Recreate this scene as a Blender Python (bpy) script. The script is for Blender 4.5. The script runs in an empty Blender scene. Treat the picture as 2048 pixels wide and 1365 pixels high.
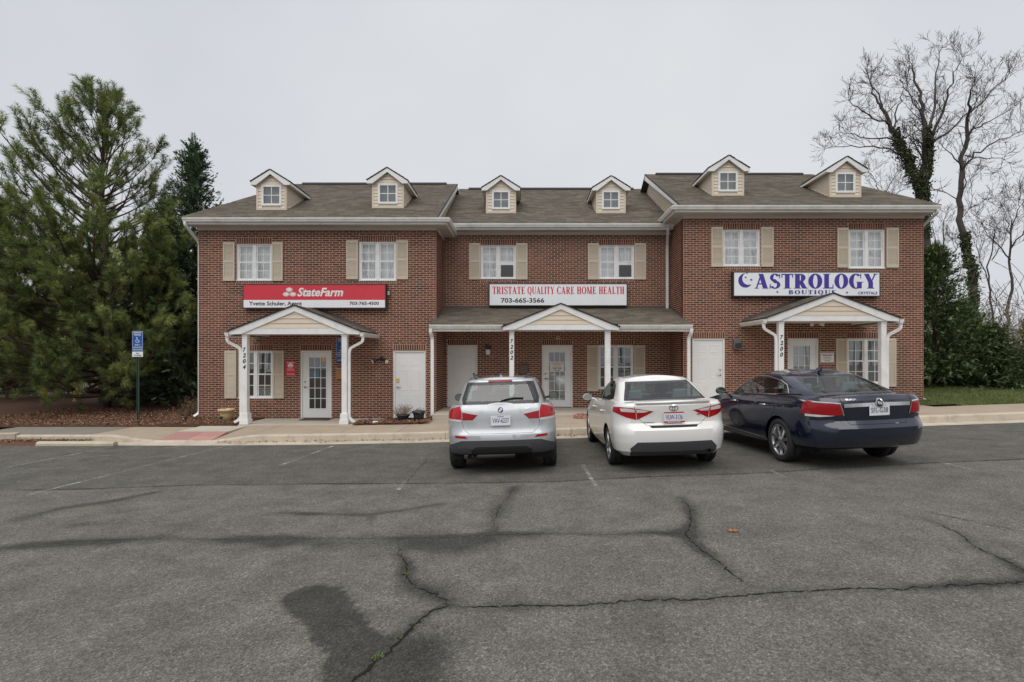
import bpy, bmesh, math, random
import numpy as np
from mathutils import Vector, Matrix
from mathutils.bvhtree import BVHTree

random.seed(7); np.random.seed(7)
scene = bpy.context.scene
COL = scene.collection

# ------------------------------------------------------------------ camera, sky, sun, exposure
F, CX, CY, ZC = 1080.0, 1050.0, 718.0, 1.8          # lens survey of the photo (pixels of a 2048 wide frame), eye height
cam_d = bpy.data.cameras.new('camera'); cam = bpy.data.objects.new('camera', cam_d); COL.objects.link(cam)
cam.location = (0, 0, ZC); cam.rotation_euler = (math.radians(90), 0, 0)
cam_d.sensor_width = 36; cam_d.lens = F / 2048 * 36
cam_d.shift_x = -(CX - 1024) / 2048; cam_d.shift_y = (CY - 682.5) / 2048
cam_d.clip_start = 0.05; cam_d.clip_end = 3000
scene.camera = cam

SUN_EL, SUN_AZ = math.radians(62), math.radians(200)  # high, behind the camera, a little to its left
w = bpy.data.worlds.new('World'); scene.world = w; w.use_nodes = True
nt = w.node_tree; N = nt.nodes; Lk = nt.links; N.clear()
out = N.new('ShaderNodeOutputWorld'); bg = N.new('ShaderNodeBackground')
sky = N.new('ShaderNodeTexSky'); sky.sky_type = 'NISHITA'; sky.sun_disc = False
sky.sun_elevation = SUN_EL; sky.sun_rotation = SUN_AZ; sky.air_density = 1.0; sky.dust_density = 3.0
hs = N.new('ShaderNodeHueSaturation'); hs.inputs['Saturation'].default_value = 0.25
Lk.new(sky.outputs[0], hs.inputs['Color'])
# an even overcast deck over the clear sky: nearly grey, faint broad cloud variation
tc = N.new('ShaderNodeTexCoord'); nz = N.new('ShaderNodeTexNoise'); nz.inputs['Scale'].default_value = 1.25; nz.inputs['Detail'].default_value = 5
Lk.new(tc.outputs['Generated'], nz.inputs['Vector'])
cr = N.new('ShaderNodeValToRGB'); cr.color_ramp.elements[0].position = .3; cr.color_ramp.elements[1].position = .72
cr.color_ramp.elements[0].color = (6.9, 7.25, 8.0, 1); cr.color_ramp.elements[1].color = (9.0, 9.2, 9.5, 1)
Lk.new(nz.outputs['Fac'], cr.inputs['Fac'])
mx = N.new('ShaderNodeMix'); mx.data_type = 'RGBA'; mx.inputs['Factor'].default_value = .9
Lk.new(hs.outputs[0], mx.inputs['A']); Lk.new(cr.outputs[0], mx.inputs['B'])
Lk.new(mx.outputs['Result'], bg.inputs['Color']); bg.inputs['Strength'].default_value = 0.0605
Lk.new(bg.outputs[0], out.inputs['Surface'])

sun_d = bpy.data.lights.new('sun', 'SUN'); sun_d.energy = 1.5; sun_d.angle = math.radians(72); sun_d.color = (1, .97, .93)
sun = bpy.data.objects.new('sun', sun_d); COL.objects.link(sun)
_d = Vector((math.sin(SUN_AZ) * math.cos(SUN_EL), math.cos(SUN_AZ) * math.cos(SUN_EL), math.sin(SUN_EL)))
sun.rotation_euler = _d.to_track_quat('Z', 'Y').to_euler(); sun.location = _d * 60
vs = scene.view_settings; vs.view_transform = 'Standard'; vs.look = 'None'; vs.exposure = 0.54; vs.gamma = 1.0; vs.use_curve_mapping = False
scene.cycles.max_bounces = 8; scene.cycles.transparent_max_bounces = 12; scene.cycles.caustics_reflective = False; scene.cycles.caustics_refractive = False

# ------------------------------------------------------------------ helpers
def SX(px, Y): return (px - CX) / F * Y
def SZ(py, Y): return ZC - (py - CY) / F * Y
ORG = {}
def org(o): return ORG.get(o.name, Vector((0, 0, 0))) if o is not None else Vector((0, 0, 0))
def tag(o, label=None, cat=None, group=None, kind=None):
    if label: o['label'] = label
    if cat: o['category'] = cat
    if group: o['group'] = group
    if kind: o['kind'] = kind
    return o
def thing(name, loc, label, cat, group=None, rot=None, local=False, kind=None):
    o = bpy.data.objects.new(name, None); COL.objects.link(o); o.empty_display_size = .2
    o.location = loc
    if rot: o.rotation_euler = rot
    ORG[o.name] = Vector((0, 0, 0)) if local else Vector(loc)
    return tag(o, label, cat, group, kind)
def link(name, me, parent=None, loc=(0, 0, 0)):
    o = bpy.data.objects.new(name, me); COL.objects.link(o); o.location = loc
    if parent is not None: o.parent = parent; ORG[o.name] = org(parent)
    return o
def copy_tree(o, parent=None):
    c = o.copy(); COL.objects.link(c); c.parent = parent
    for ch in list(o.children): copy_tree(ch, c)
    return c

class MB:
    def __init__(s): s.v = []; s.f = []; s.a = []
    def poly(s, pts, a=0.0):
        n = len(s.v); s.v += [tuple(p) for p in pts]; s.f.append(tuple(range(n, n + len(pts)))); s.a.append(a); return s
    def add(s, vs, fs, a=0.0):
        n = len(s.v); s.v += [tuple(p) for p in vs]; s.f += [tuple(i + n for i in q) for q in fs]; s.a += [a] * len(fs); return s
    def box(s, x0, x1, y0, y1, z0, z1, a=0.0):
        return s.add([(x0,y0,z0),(x1,y0,z0),(x1,y1,z0),(x0,y1,z0),(x0,y0,z1),(x1,y0,z1),(x1,y1,z1),(x0,y1,z1)],
                     [(0,3,2,1),(4,5,6,7),(0,1,5,4),(1,2,6,5),(2,3,7,6),(3,0,4,7)], a)
    def hexa(s, p, a=0.0):   # 8 points, bottom ring then top ring
        return s.add(p, [(0,3,2,1),(4,5,6,7),(0,1,5,4),(1,2,6,5),(2,3,7,6),(3,0,4,7)], a)
    def prism(s, pts, off, a=0.0):   # polygon extruded by a vector
        n = len(pts); o = Vector(off); q = [Vector(p) for p in pts]
        return s.add(q + [p + o for p in q], [tuple(range(n - 1, -1, -1)), tuple(range(n, 2 * n))] + [(i, (i + 1) % n, n + (i + 1) % n, n + i) for i in range(n)], a)
    def tube(s, path, r, n=8, cap=True, a=0.0, sq=None):
        P = [Vector(p) for p in path]; m = len(P); R = r if hasattr(r, '__len__') else [r] * m
        vs = []; up = None
        for i in range(m):
            t = (P[min(i + 1, m - 1)] - P[max(i - 1, 0)])
            t = t.normalized() if t.length > 1e-9 else Vector((0, 0, 1))
            if up is None:
                up = Vector((0, 1, 0)) if abs(t.y) < .9 else Vector((1, 0, 0))
            e = t.cross(up)
            if e.length < 1e-6: e = t.cross(Vector((1, 0, 0)))
            e.normalize(); u = e.cross(t).normalized(); up = u
            for k in range(n):
                if sq:   # rectangular section sq = (half e, half u)
                    c, d = ((-1, -1), (1, -1), (1, 1), (-1, 1))[k]; vs.append(P[i] + e * c * sq[0] + u * d * sq[1])
                else:
                    an = 2 * math.pi * k / n; vs.append(P[i] + (e * math.cos(an) + u * math.sin(an)) * R[i])
        fs = [(i * n + k, i * n + (k + 1) % n, (i + 1) * n + (k + 1) % n, (i + 1) * n + k) for i in range(m - 1) for k in range(n)]
        if cap: fs += [tuple(range(n - 1, -1, -1)), tuple((m - 1) * n + k for k in range(n))]
        return s.add(vs, fs, a)
    def duct(s, path, hw, hd): return s.tube(path, 1, 4, True, 0, (hw, hd))
    def lathe(s, prof, cx, cy, n=24, a=0.0):   # prof: (r, z) from bottom to top, open profile
        vs = [(cx + r * math.cos(2 * math.pi * k / n), cy + r * math.sin(2 * math.pi * k / n), z) for r, z in prof for k in range(n)]
        return s.add(vs, [(i * n + k, i * n + (k + 1) % n, (i + 1) * n + (k + 1) % n, (i + 1) * n + k) for i in range(len(prof) - 1) for k in range(n)], a)
    def mesh(s, name, mat, off=(0, 0, 0), smooth=False):
        me = bpy.data.meshes.new(name); o = Vector(off)
        if o.length > 0: vv = [(x - o.x, y - o.y, z - o.z) for x, y, z in s.v]
        else: vv = s.v
        me.from_pydata(vv, [], s.f); me.update()
        if any(s.a):
            at = me.attributes.new('rnd', 'FLOAT', 'FACE'); at.data.foreach_set('value', s.a)
        if mat is not None: me.materials.append(mat)
        if smooth: me.polygons.foreach_set('use_smooth', [True] * len(me.polygons))
        return me
    def build(s, name, mat, parent=None, base=None, smooth=False, bevel=0, kind=None):
        o0 = org(parent) if base is None else Vector(base)
        o = link(name, s.mesh(name, mat, o0, smooth), parent, (0, 0, 0) if base is None else base)
        if base is not None: ORG[o.name] = Vector(base)
        if bevel:
            b = o.modifiers.new('bevel', 'BEVEL'); b.width = bevel; b.segments = 2; b.limit_method = 'ANGLE'; b.angle_limit = math.radians(40)
        if kind: o['kind'] = kind
        return o

# ------------------------------------------------------------------ materials
def new_mat(name):
    m = bpy.data.materials.new(name); m.use_nodes = True; t = m.node_tree
    return m, t, t.nodes['Principled BSDF'], t.nodes, t.links
def noise(t, scale, detail=4, rough=.55, vec=None, coord='Object', stretch=None):
    n = t.nodes.new('ShaderNodeTexNoise'); n.inputs['Scale'].default_value = scale; n.inputs['Detail'].default_value = detail; n.inputs['Roughness'].default_value = rough
    if vec is None:
        c = t.nodes.new('ShaderNodeTexCoord'); vec = c.outputs[coord]
    if stretch:
        mp = t.nodes.new('ShaderNodeMapping'); mp.inputs['Scale'].default_value = stretch; t.links.new(vec, mp.inputs['Vector']); vec = mp.outputs[0]
    t.links.new(vec, n.inputs['Vector']); return n.outputs['Fac']
def ramp(t, fac, stops, interp='LINEAR'):
    r = t.nodes.new('ShaderNodeValToRGB'); e = r.color_ramp.elements; r.color_ramp.interpolation = interp
    while len(e) < len(stops): e.new(.5)
    for k, (p, c) in zip(e, stops):
        k.position = p; k.color = (c, c, c, 1) if not hasattr(c, '__len__') else (*c[:3], 1)
    t.links.new(fac, r.inputs[0]); return r.outputs[0]
def mixc(t, fac, a, b, mode='MIX'):
    m = t.nodes.new('ShaderNodeMix'); m.data_type = 'RGBA'; m.blend_type = mode
    for s, k in ((fac, 'Factor'), (a, 'A'), (b, 'B')):
        i = [x for x in m.inputs if x.name == k and (x.type == 'VALUE' if k == 'Factor' else x.type == 'RGBA')][0]
        if hasattr(s, 'is_linked'): t.links.new(s, i)
        elif k == 'Factor': i.default_value = s
        else: i.default_value = (*s[:3], 1) if hasattr(s, '__len__') else (s, s, s, 1)
    return [x for x in m.outputs if x.type == 'RGBA'][0]
def bumped(t, b, h, strength, dist=.01):
    n = t.nodes.new('ShaderNodeBump'); n.inputs['Strength'].default_value = strength; n.inputs['Distance'].default_value = dist
    t.links.new(h, n.inputs['Height']); t.links.new(n.outputs[0], b.inputs['Normal'])
def mat(name, col, rough=.6, var=.12, scale=3., bump=0., bscale=60., metal=0., spec=.5, coat=0., rnd=0., dirt=None, dscale=1.2, stretch=None, bdist=.004):
    """painted / plain stuff: colour with broad and fine noise, per piece variation, optional dirt, fine relief"""
    m, t, b, n, l = new_mat(name)
    f = noise(t, scale, 5, .6, stretch=stretch)
    c = mixc(t, f, [x * (1 - var) for x in col], [min(1, x * (1 + var)) for x in col])
    if rnd:
        a = n.new('ShaderNodeAttribute'); a.attribute_name = 'rnd'
        c = mixc(t, 1.0, c, ramp(t, a.outputs['Fac'], [(0, 1 - rnd), (1, 1 + rnd)]), 'MULTIPLY')
    if dirt is not None:
        d = noise(t, dscale, 6, .7); c = mixc(t, ramp(t, d, [(.48, 0), (.75, dirt[3])]), c, dirt[:3])
    l.new(c, b.inputs['Base Color'])
    b.inputs['Roughness'].default_value = rough; b.inputs['Metallic'].default_value = metal
    b.inputs['Specular IOR Level'].default_value = spec; b.inputs['Coat Weight'].default_value = coat
    if coat: b.inputs['Coat Roughness'].default_value = .04
    if bump: bumped(t, b, noise(t, bscale, 4), bump, bdist)
    return m
def glass_mat(name, tint, refl=.09, rough=.02, wave=True):
    """thin window pane: fresnel mirror over tinted see-through"""
    m, t, b, n, l = new_mat(name); n.remove(b); o = n['Material Output']
    g = n.new('ShaderNodeBsdfGlossy'); g.inputs['Roughness'].default_value = rough; g.inputs['Color'].default_value = (1, 1, 1, 1)
    tr = n.new('ShaderNodeBsdfTransparent'); tr.inputs['Color'].default_value = (*tint, 1)
    lw = n.new('ShaderNodeLayerWeight'); lw.inputs['Blend'].default_value = .35
    r = ramp(t, lw.outputs['Facing'], [(0, refl), (.5, refl + .02), (.75, refl + .10), (.92, .45), (1, 1.0)])
    mx = n.new('ShaderNodeMixShader'); l.new(r, mx.inputs[0]); l.new(tr.outputs[0], mx.inputs[1]); l.new(g.outputs[0], mx.inputs[2])
    if wave: nn = n.new('ShaderNodeBump'); nn.inputs['Strength'].default_value = .03; l.new(noise(t, 2.5, 2), nn.inputs['Height']); l.new(nn.outputs[0], g.inputs['Normal'])
    l.new(mx.outputs[0], o.inputs['Surface']); return m

M = {}
M['white'] = mat('white_trim', (.80, .80, .79), .42, .05, 2., .06, 90., dirt=(.48, .45, .40, .5), dscale=2.4)
M['soffit'] = mat('soffit_vinyl', (.60, .57, .52), .6, .06, 2.)
M['gutter'] = mat('gutter_aluminium', (.70, .69, .65), .38, .08, 1.5, 0, dirt=(.36, .33, .28, .6), dscale=2.2, stretch=(.6, 3, 3))
M['beige'] = mat('beige_vinyl', (.67, .575, .455), .5, .06, 2., .05, 40., rnd=.06)
M['siding_vinyl'] = M['beige']  # alias of the plain beige vinyl, no tone of its own
M['shutter'] = mat('shutter_vinyl', (.56, .485, .38), .5, .05, 3.)
M['door'] = mat('door_paint', (.78, .78, .77), .38, .03, 2., .04, 60., dirt=(.6, .58, .55, .25), dscale=2.5)
M['metal_dark'] = mat('dark_bronze', (.045, .038, .033), .5, .2, 6.)
M['black'] = mat('black_plastic', (.018, .018, .019), .45, .2, 8.)
M['chrome'] = mat('chrome', (.75, .75, .76), .12, .03, 3., metal=1)
M['steel'] = mat('brushed_steel', (.5, .5, .5), .3, .08, 12., metal=1)
M['brass'] = mat('brass', (.62, .42, .13), .3, .08, 8., metal=1)
M['dark_room'] = mat('room_interior', (.10, .095, .085), .8, .2, 1.)
M['curtain'] = mat('sheer_curtain', (.84, .84, .83), .8, .10, 5., .1, 25., stretch=(6, 1, .6))
M['blind'] = mat('grey_blind', (.42, .42, .40), .7, .08, 6.)
M['glass'] = glass_mat('window_glass', (.90, .92, .92), .20)
M['glass_dark'] = glass_mat('window_glass_lower', (.60, .65, .65), .16)

def brick_mat():
    m, t, b, n, l = new_mat('brick_face')
    a = n.new('ShaderNodeAttribute'); a.attribute_name = 'rnd'
    c = ramp(t, a.outputs['Fac'], [(0, (.092, .044, .034)), (.2, (.128, .050, .035)), (.5, (.178, .061, .038)), (.85, (.208, .070, .041)), (1, (.260, .090, .046))])
    f = noise(t, 55, 4, .7)
    c = mixc(t, 1.0, c, ramp(t, f, [(.25, .72), (.75, 1.22)]), 'MULTIPLY')
    g = noise(t, .55, 3, .6)
    c = mixc(t, ramp(t, g, [(.5, 0), (.8, .10)]), c, (.30, .22, .18))
    c = mixc(t, 1.0, c, ramp(t, noise(t, .8, 5, .7, stretch=(2.2, 2.2, .35)), [(.30, .70), (.62, 1.08)]), 'MULTIPLY')   # weather streaks
    l.new(c, b.inputs['Base Color']); b.inputs['Roughness'].default_value = .88; b.inputs['Specular IOR Level'].default_value = .25
    bumped(t, b, f, .5, .004); return m
M['brick'] = brick_mat()
M['mortar'] = mat('mortar', (.62, .49, .385), .95, .16, 9., .4, 160., spec=.2, dirt=(.42, .32, .27, .5), dscale=.8)
def brick_far():
    m, t, b, n, l = new_mat('brick_side_wall')
    tcn = n.new('ShaderNodeTexCoord'); sp = n.new('ShaderNodeSeparateXYZ'); cb = n.new('ShaderNodeCombineXYZ')
    ad = n.new('ShaderNodeMath'); ad.operation = 'ADD'
    l.new(tcn.outputs['Object'], sp.inputs[0]); l.new(sp.outputs[0], ad.inputs[0]); l.new(sp.outputs[1], ad.inputs[1])
    l.new(ad.outputs[0], cb.inputs[0]); l.new(sp.outputs[2], cb.inputs[1])
    br = n.new('ShaderNodeTexBrick'); l.new(cb.outputs[0], br.inputs['Vector'])
    br.inputs['Scale'].default_value = 1; br.inputs['Brick Width'].default_value = .2032; br.inputs['Row Height'].default_value = .066; br.inputs['Mortar Size'].default_value = .006
    br.inputs['Color1'].default_value = (.15, .058, .043, 1); br.inputs['Color2'].default_value = (.09, .043, .035, 1); br.inputs['Mortar'].default_value = (.42, .325, .275, 1)
    l.new(br.outputs[0], b.inputs['Base Color']); b.inputs['Roughness'].default_value = .9; return m
M['brick_far'] = brick_far()
def shingle_mat():
    m, t, b, n, l = new_mat('asphalt_shingle')
    a = n.new('ShaderNodeAttribute'); a.attribute_name = 'rnd'
    c = ramp(t, a.outputs['Fac'], [(0, (.110, .094, .075)), (.5, (.148, .126, .100)), (1, (.192, .164, .130))])
    c = mixc(t, 1.0, c, ramp(t, noise(t, 120, 3, .7), [(.3, .62), (.7, 1.35)]), 'MULTIPLY')
    c = mixc(t, ramp(t, noise(t, .9, 5, .65, stretch=(.5, 2.2, 2.2)), [(.42, 0), (.72, .55)]), c, (.085, .073, .063))
    l.new(c, b.inputs['Base Color']); b.inputs['Roughness'].default_value = .93; b.inputs['Specular IOR Level'].default_value = .2
    bumped(t, b, noise(t, 160, 3), .6, .004); return m
M['shingle'] = shingle_mat()
M['roof_edge'] = mat('roof_edge', (.045, .042, .04), .9, .2, 6.)
M['ink'] = mat('black_ink', (.02, .02, .022), .5, .05, 5.)
M['sign_red'] = mat('sign_red', (.62, .035, .055), .4, .05, 1.5, dirt=(.7, .12, .12, .2), dscale=.9)
M['sign_white'] = mat('sign_white', (.83, .845, .87), .4, .03, 1.2, dirt=(.6, .61, .62, .3), dscale=1.1)
M['sign_ink_red'] = mat('sign_ink_red', (.62, .03, .05), .45, .04, 4.)
M['sign_purple'] = mat('sign_purple', (.060, .032, .30), .45, .08, 4.)
M['blue'] = mat('blue_sign', (.012, .10, .36), .4, .08, 4.)
M['paper'] = mat('paper', (.72, .72, .70), .8, .03, 4.)
M['yellow'] = mat('yellow_paint', (.66, .42, .02), .5, .1, 4.)
M['terracotta'] = mat('beige_pot', (.62, .47, .26), .6, .1, 6.)
M['pot_black'] = mat('grey_pot', (.035, .04, .048), .5, .1, 6.)

# ------------------------------------------------------------------ lettering
def text2d(s, size=1.0, bold=0.0, shear=0.0, width=None, height=None):
    """flat letters of the built-in face as 2D verts/faces, left bottom at 0,0"""
    c = bpy.data.curves.new('lettering', 'FONT'); c.body = s; c.size = size; c.offset = bold; c.shear = shear; c.resolution_u = 3
    o = bpy.data.objects.new('lettering', c); COL.objects.link(o)
    dg = bpy.context.evaluated_depsgraph_get(); me = bpy.data.meshes.new_from_object(o.evaluated_get(dg))
    v = np.array([(p.co.x, p.co.y) for p in me.vertices]); f = [tuple(p.vertices) for p in me.polygons]
    bpy.data.objects.remove(o); bpy.data.curves.remove(c); bpy.data.meshes.remove(me)
    v -= v.min(0)
    if height: v[:, 1] *= height / v[:, 1].max()
    if width: v[:, 0] *= width / v[:, 0].max()
    return v, f
def _bar(x0, x1, y0, y1): return [[(x0, y0), (x1, y0), (x1, y1), (x0, y1)]]
def _dia(x0, y0, x1, y1, w): return [[(x0 - w / 2, y0), (x0 + w / 2, y0), (x1 + w / 2, y1), (x1 - w / 2, y1)]]
def _ring(cx, cy, ro, so, ri, si, a0=0, a1=360, n=22, ox=0):
    o = []
    for k in range(n):
        p, q = [math.radians(a0 + (a1 - a0) * j / n) for j in (k, k + 1)]
        o.append([(cx + ro * math.cos(p), cy + so * math.sin(p)), (cx + ro * math.cos(q), cy + so * math.sin(q)), (cx + ox + ri * math.cos(q), cy + si * math.sin(q)), (cx + ox + ri * math.cos(p), cy + si * math.sin(p))])
    return o
def serif_glyph(ch, w=.19, t=.065):
    s = .07; h = .05; W = .62
    def st(x, y0=0, y1=1, ww=w, top=True, bot=True):
        o = _bar(x, x + ww, y0, y1)
        if bot: o += _bar(x - s, x + ww + s, y0, y0 + h)
        if top: o += _bar(x - s, x + ww + s, y1 - h, y1)
        return o
    if ch == 'I': return st(s), w + 2 * s
    if ch == 'T': return st(W / 2 - w / 2, top=False) + _bar(0, W, 1 - t, 1) + _bar(0, .05, .74, 1) + _bar(W - .05, W, .74, 1), W
    if ch == 'L': return st(s) + _bar(s, .56, 0, t) + _bar(.51, .56, 0, .27), .57
    if ch == 'E': return st(s) + _bar(s, .56, 0, t) + _bar(.51, .56, 0, .25) + _bar(s, .54, 1 - t, 1) + _bar(.49, .54, .77, 1) + _bar(s, .42, .48, .48 + t) + _bar(.39, .42, .4, .63), .6
    if ch == 'H': return st(s) + st(W - s - w + .08) + _bar(s, W, .48, .48 + t), W + .08
    if ch == 'M': return st(s, ww=.08) + st(.78 - w, ww=w) + _dia(s + .1, 1, .42, .05, w * .9) + _dia(.42, .05, .72, 1, .07), .85
    if ch == 'A': return _dia(.10, 0, .36, 1, .08) + _dia(.58, 0, .34, 1, w) + _bar(.2, .5, .28, .28 + t) + _bar(0, .22, 0, h) + _bar(.42, .74, 0, h), .74
    if ch == 'Y': return st(.36 - w / 2, 0, .45, top=False) + _dia(.36, .42, .13, 1, w) + _dia(.38, .42, .60, 1, .08) + _bar(0, .28, 1 - h, 1) + _bar(.5, .72, 1 - h, 1), .72
    if ch == 'R': return st(s) + _bar(s + w, .38, 1 - t, 1) + _bar(s + w, .38, .46, .46 + t) + _ring(.36, .73, .27, .27, .27 - w, .27 - t, -90, 90, 12) + _dia(.58, 0, .36, .5, w) + _bar(.5, .74, 0, h), .74
    if ch == 'B': return st(s) + _bar(s + w, .38, 1 - t, 1) + _bar(s, .38, .48, .48 + t) + _bar(s, .38, 0, t) + _ring(.36, .75, .23, .25, .23 - w, .25 - t, -90, 90, 12) + _ring(.36, .26, .28, .26, .28 - w, .26 - t, -90, 90, 12), .66
    if ch == 'O': return _ring(.37, .5, .37, .52, .37 - w, .52 - t), .74
    if ch == 'Q': return _ring(.37, .5, .37, .52, .37 - w, .52 - t) + _dia(.66, -.22, .38, .1, w * .8), .76
    if ch == 'C': return _ring(.37, .5, .37, .52, .37 - w, .52 - t, 48, 312) + _bar(.6, .65, .66, 1.0) + _bar(.6, .65, .02, .25), .68
    if ch == 'G': return _ring(.37, .5, .37, .52, .37 - w, .52 - t, 48, 310) + _bar(.6, .65, .68, 1.0) + _bar(.65 - w + .03, .68, .02, .45) + _bar(.4, .76, .41, .46), .76
    if ch == 'U': return st(s, .3, 1, bot=False) + st(.58, .3, 1, ww=.08, bot=False) + _ring((s + .66) / 2, .3, (.66 - s) / 2, .32, (.66 - s) / 2 - .09, .32 - t, 180, 360, 14) + _bar(s, s + w, .18, .31), .74
    if ch == 'S': return (_ring(.31, .74, .27, .28, .27 - w * .75, .28 - t, 25, 270, 14) + _ring(.31, .26, .29, .28, .29 - w * .75, .28 - t, -155, 90, 14) + _bar(.53, .58, .7, 1.0) + _bar(.03, .08, 0, .3)
                          + _dia(.42, .36, .2, .64, w * 1.1)), .62
    return [], .3
def serif2d(s, height, width, w=.19, t=.065, gap=.06):
    v = []; f = []; x = 0
    for ch in s:
        g, gw = serif_glyph(ch, w, t)
        for p in g:
            n = len(v); v += [(x + a, b) for a, b in p]; f.append(tuple(range(n, n + len(p))))
        x += gw + gap
    v = np.array(v); v[:, 0] *= width / (x - gap); v[:, 1] *= height
    return v, f
def flat_xz(b, vf, x, y, z, th=.0, a=0.0, jig=0.0):
    """put 2D letters on a wall that faces the camera (-Y); overlapping strokes get hair-thin steps"""
    v, f = vf; n = len(b.v)
    for k, q in enumerate(f):
        b.poly([(x + v[i][0], y - (k % 7) * jig, z + v[i][1]) for i in q], a)
    return b

# ------------------------------------------------------------------ brick work
BP, BC, BJ = .2032, .066, .0122
_brick_pool = {}
def brick_piece(lu, lz, key, mapax):
    """shared small brick meshes, eight shades of each size"""
    k = (round(lu, 3), round(lz, 3), key, mapax)
    if k not in _brick_pool:
        b = MB(); d = .014; e = .002; h, g = lu / 2, lz / 2; a = (key + .5) / 8
        # outward is -Y for 'f', +X for 'r', -X for 'l'
        def mp(u, z, o): return (u, -o, z) if mapax == 'f' else ((o, u, z) if mapax == 'r' else (-o, u, z))
        p = [mp(-h, -g, -d), mp(h, -g, -d), mp(h, g, -d), mp(-h, g, -d), mp(-h + e, -g + e, .006), mp(h - e, -g + e, .006), mp(h - e, g - e, .006), mp(-h + e, g - e, .006)]
        fs = [(4, 5, 6, 7), (0, 1, 5, 4), (1, 2, 6, 5), (2, 3, 7, 6), (3, 0, 4, 7)]
        if mapax == 'l': fs = [q[::-1] for q in fs]
        b.add(p, fs, a); _brick_pool[k] = b.mesh('brick', M['brick'])
    return _brick_pool[k]
def snapz(z, z0): return z0 + round((z - z0) / BC) * BC
def brick_wall(unit, ax, const, u0, u1, z0, z1, holes=(), thick=.22, n_single=300, pref=None, name='wall', shade=0):
    """mortar body with real openings, proud bricks in running bond, soldier heads and rowlock sills.
    ax 'f': wall faces -Y at Y=const, u = X;  'r': faces +X at X=const, u = Y;  'l': faces -X.
    holes: (ua, ub, za, zb, head, sill)"""
    def mp(u, z, o): return (u, const - o, z) if ax == 'f' else ((const + o, u, z) if ax == 'r' else (const - o, u, z))
    # mortar body in rectangles round the openings
    body = MB(); us = sorted({u0, u1, *[h[0] for h in holes], *[h[1] for h in holes]}); zs = sorted({z0, z1, *[h[2] for h in holes], *[h[3] for h in holes]})
    for i in range(len(us) - 1):
        run = None
        for j in range(len(zs) - 1):
            cu, cz = (us[i] + us[i + 1]) / 2, (zs[j] + zs[j + 1]) / 2
            solid = not any(h[0] < cu < h[1] and h[2] < cz < h[3] for h in holes)
            if solid and run is None: run = zs[j]
            last = j == len(zs) - 2
            if run is not None and (not solid or last):
                zt = zs[j + 1] if solid else zs[j]
                a, b_ = mp(us[i], run, 0), mp(us[i + 1], zt, -thick)
                body.box(min(a[0], b_[0]), max(a[0], b_[0]), min(a[1], b_[1]), max(a[1], b_[1]), run, zt); run = None
    wall = body.build(name, M['mortar'], unit)
    full = []; rest = MB(); o0 = org(unit)
    def put(ua, ub, za, zb, whole):
        key = min(7, max(0, int(random.betavariate(2.2, 2.0) * 8)))
        if random.random() < .10: key = random.choice((0, 1))
        if random.random() < .05: key = 7
        rec = (ua, ub, za, zb, key)
        if whole: full.append(rec)
        else: emit(rec)
    def emit(rec):
        ua, ub, za, zb, key = rec; e = .002; j = random.uniform(-.0015, .0015)
        p = [mp(ua, za, -.014), mp(ub, za, -.014), mp(ub, zb, -.014), mp(ua, zb, -.014), mp(ua + e, za + e, .006 + j), mp(ub - e, za + e, .006 + j), mp(ub - e, zb - e, .006 + j), mp(ua + e, zb - e, .006 + j)]
        fs = [(4, 5, 6, 7), (0, 1, 5, 4), (1, 2, 6, 5), (2, 3, 7, 6), (3, 0, 4, 7)]
        if ax == 'l': fs = [q[::-1] for q in fs]
        rest.add(p, fs, (key + random.random()) / 8)
    cut = []
    for h in holes:
        hw = BC * 3 if h[4] else 0; sw = BC if h[5] else 0; xw = .0
        cut.append((h[0] - xw, h[1] + xw, h[2] - sw, h[3] + hw))
        if h[4]:   # soldier course
            n = max(1, round((h[1] - h[0]) / .0716)); pw = (h[1] - h[0]) / n
            for k in range(n): put(h[0] + k * pw + BJ / 2, h[0] + (k + 1) * pw - BJ / 2, h[3] + BJ / 2, h[3] + hw - BJ / 2, False)
        if h[5]:
            n = max(1, round((h[1] - h[0]) / .0716)); pw = (h[1] - h[0]) / n
            for k in range(n): put(h[0] + k * pw + BJ / 2, h[0] + (k + 1) * pw - BJ / 2, h[2] - sw + BJ / 2, h[2] - BJ / 2, False)
    r = 0; z = z0
    while z + BC * .6 < z1:
        zt = min(z + BC, z1); zm = (z + zt) / 2
        segs = [(u0, u1)]
        for c in cut:
            if c[2] < zm < c[3]:
                ns = []
                for a, b_ in segs:
                    if c[1] <= a or c[0] >= b_: ns.append((a, b_)); continue
                    if c[0] > a: ns.append((a, c[0]))
                    if c[1] < b_: ns.append((c[1], b_))
                segs = ns
        for a, b_ in segs:
            k = math.floor((a - u0) / BP - 1)
            while True:
                ua = u0 + k * BP - (BP / 2 if r % 2 else 0); ub = ua + BP; k += 1
                if ua >= b_ - .01: break
                ca, cb = max(ua, a), min(ub, b_)
                if cb - ca < .03: continue
                put(ca + BJ / 2, cb - BJ / 2, z + BJ / 2, zt - BJ / 2, cb - ca > BP - .001 and zt - z > BC - .001)
        z += BC; r += 1
    if pref is not None: full.sort(key=pref)
    for q, rec in enumerate(full):
        if q < n_single:
            ua, ub, za, zb, key = rec; c = Vector(mp((ua + ub) / 2, (za + zb) / 2, 0)) - o0
            link('brick', brick_piece(ub - ua, zb - za, key, ax), wall, c)
        else: emit(rec)
    if rest.f: rest.build('bricks_laid', M['brick'], wall, kind='stuff')
    return wall

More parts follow.
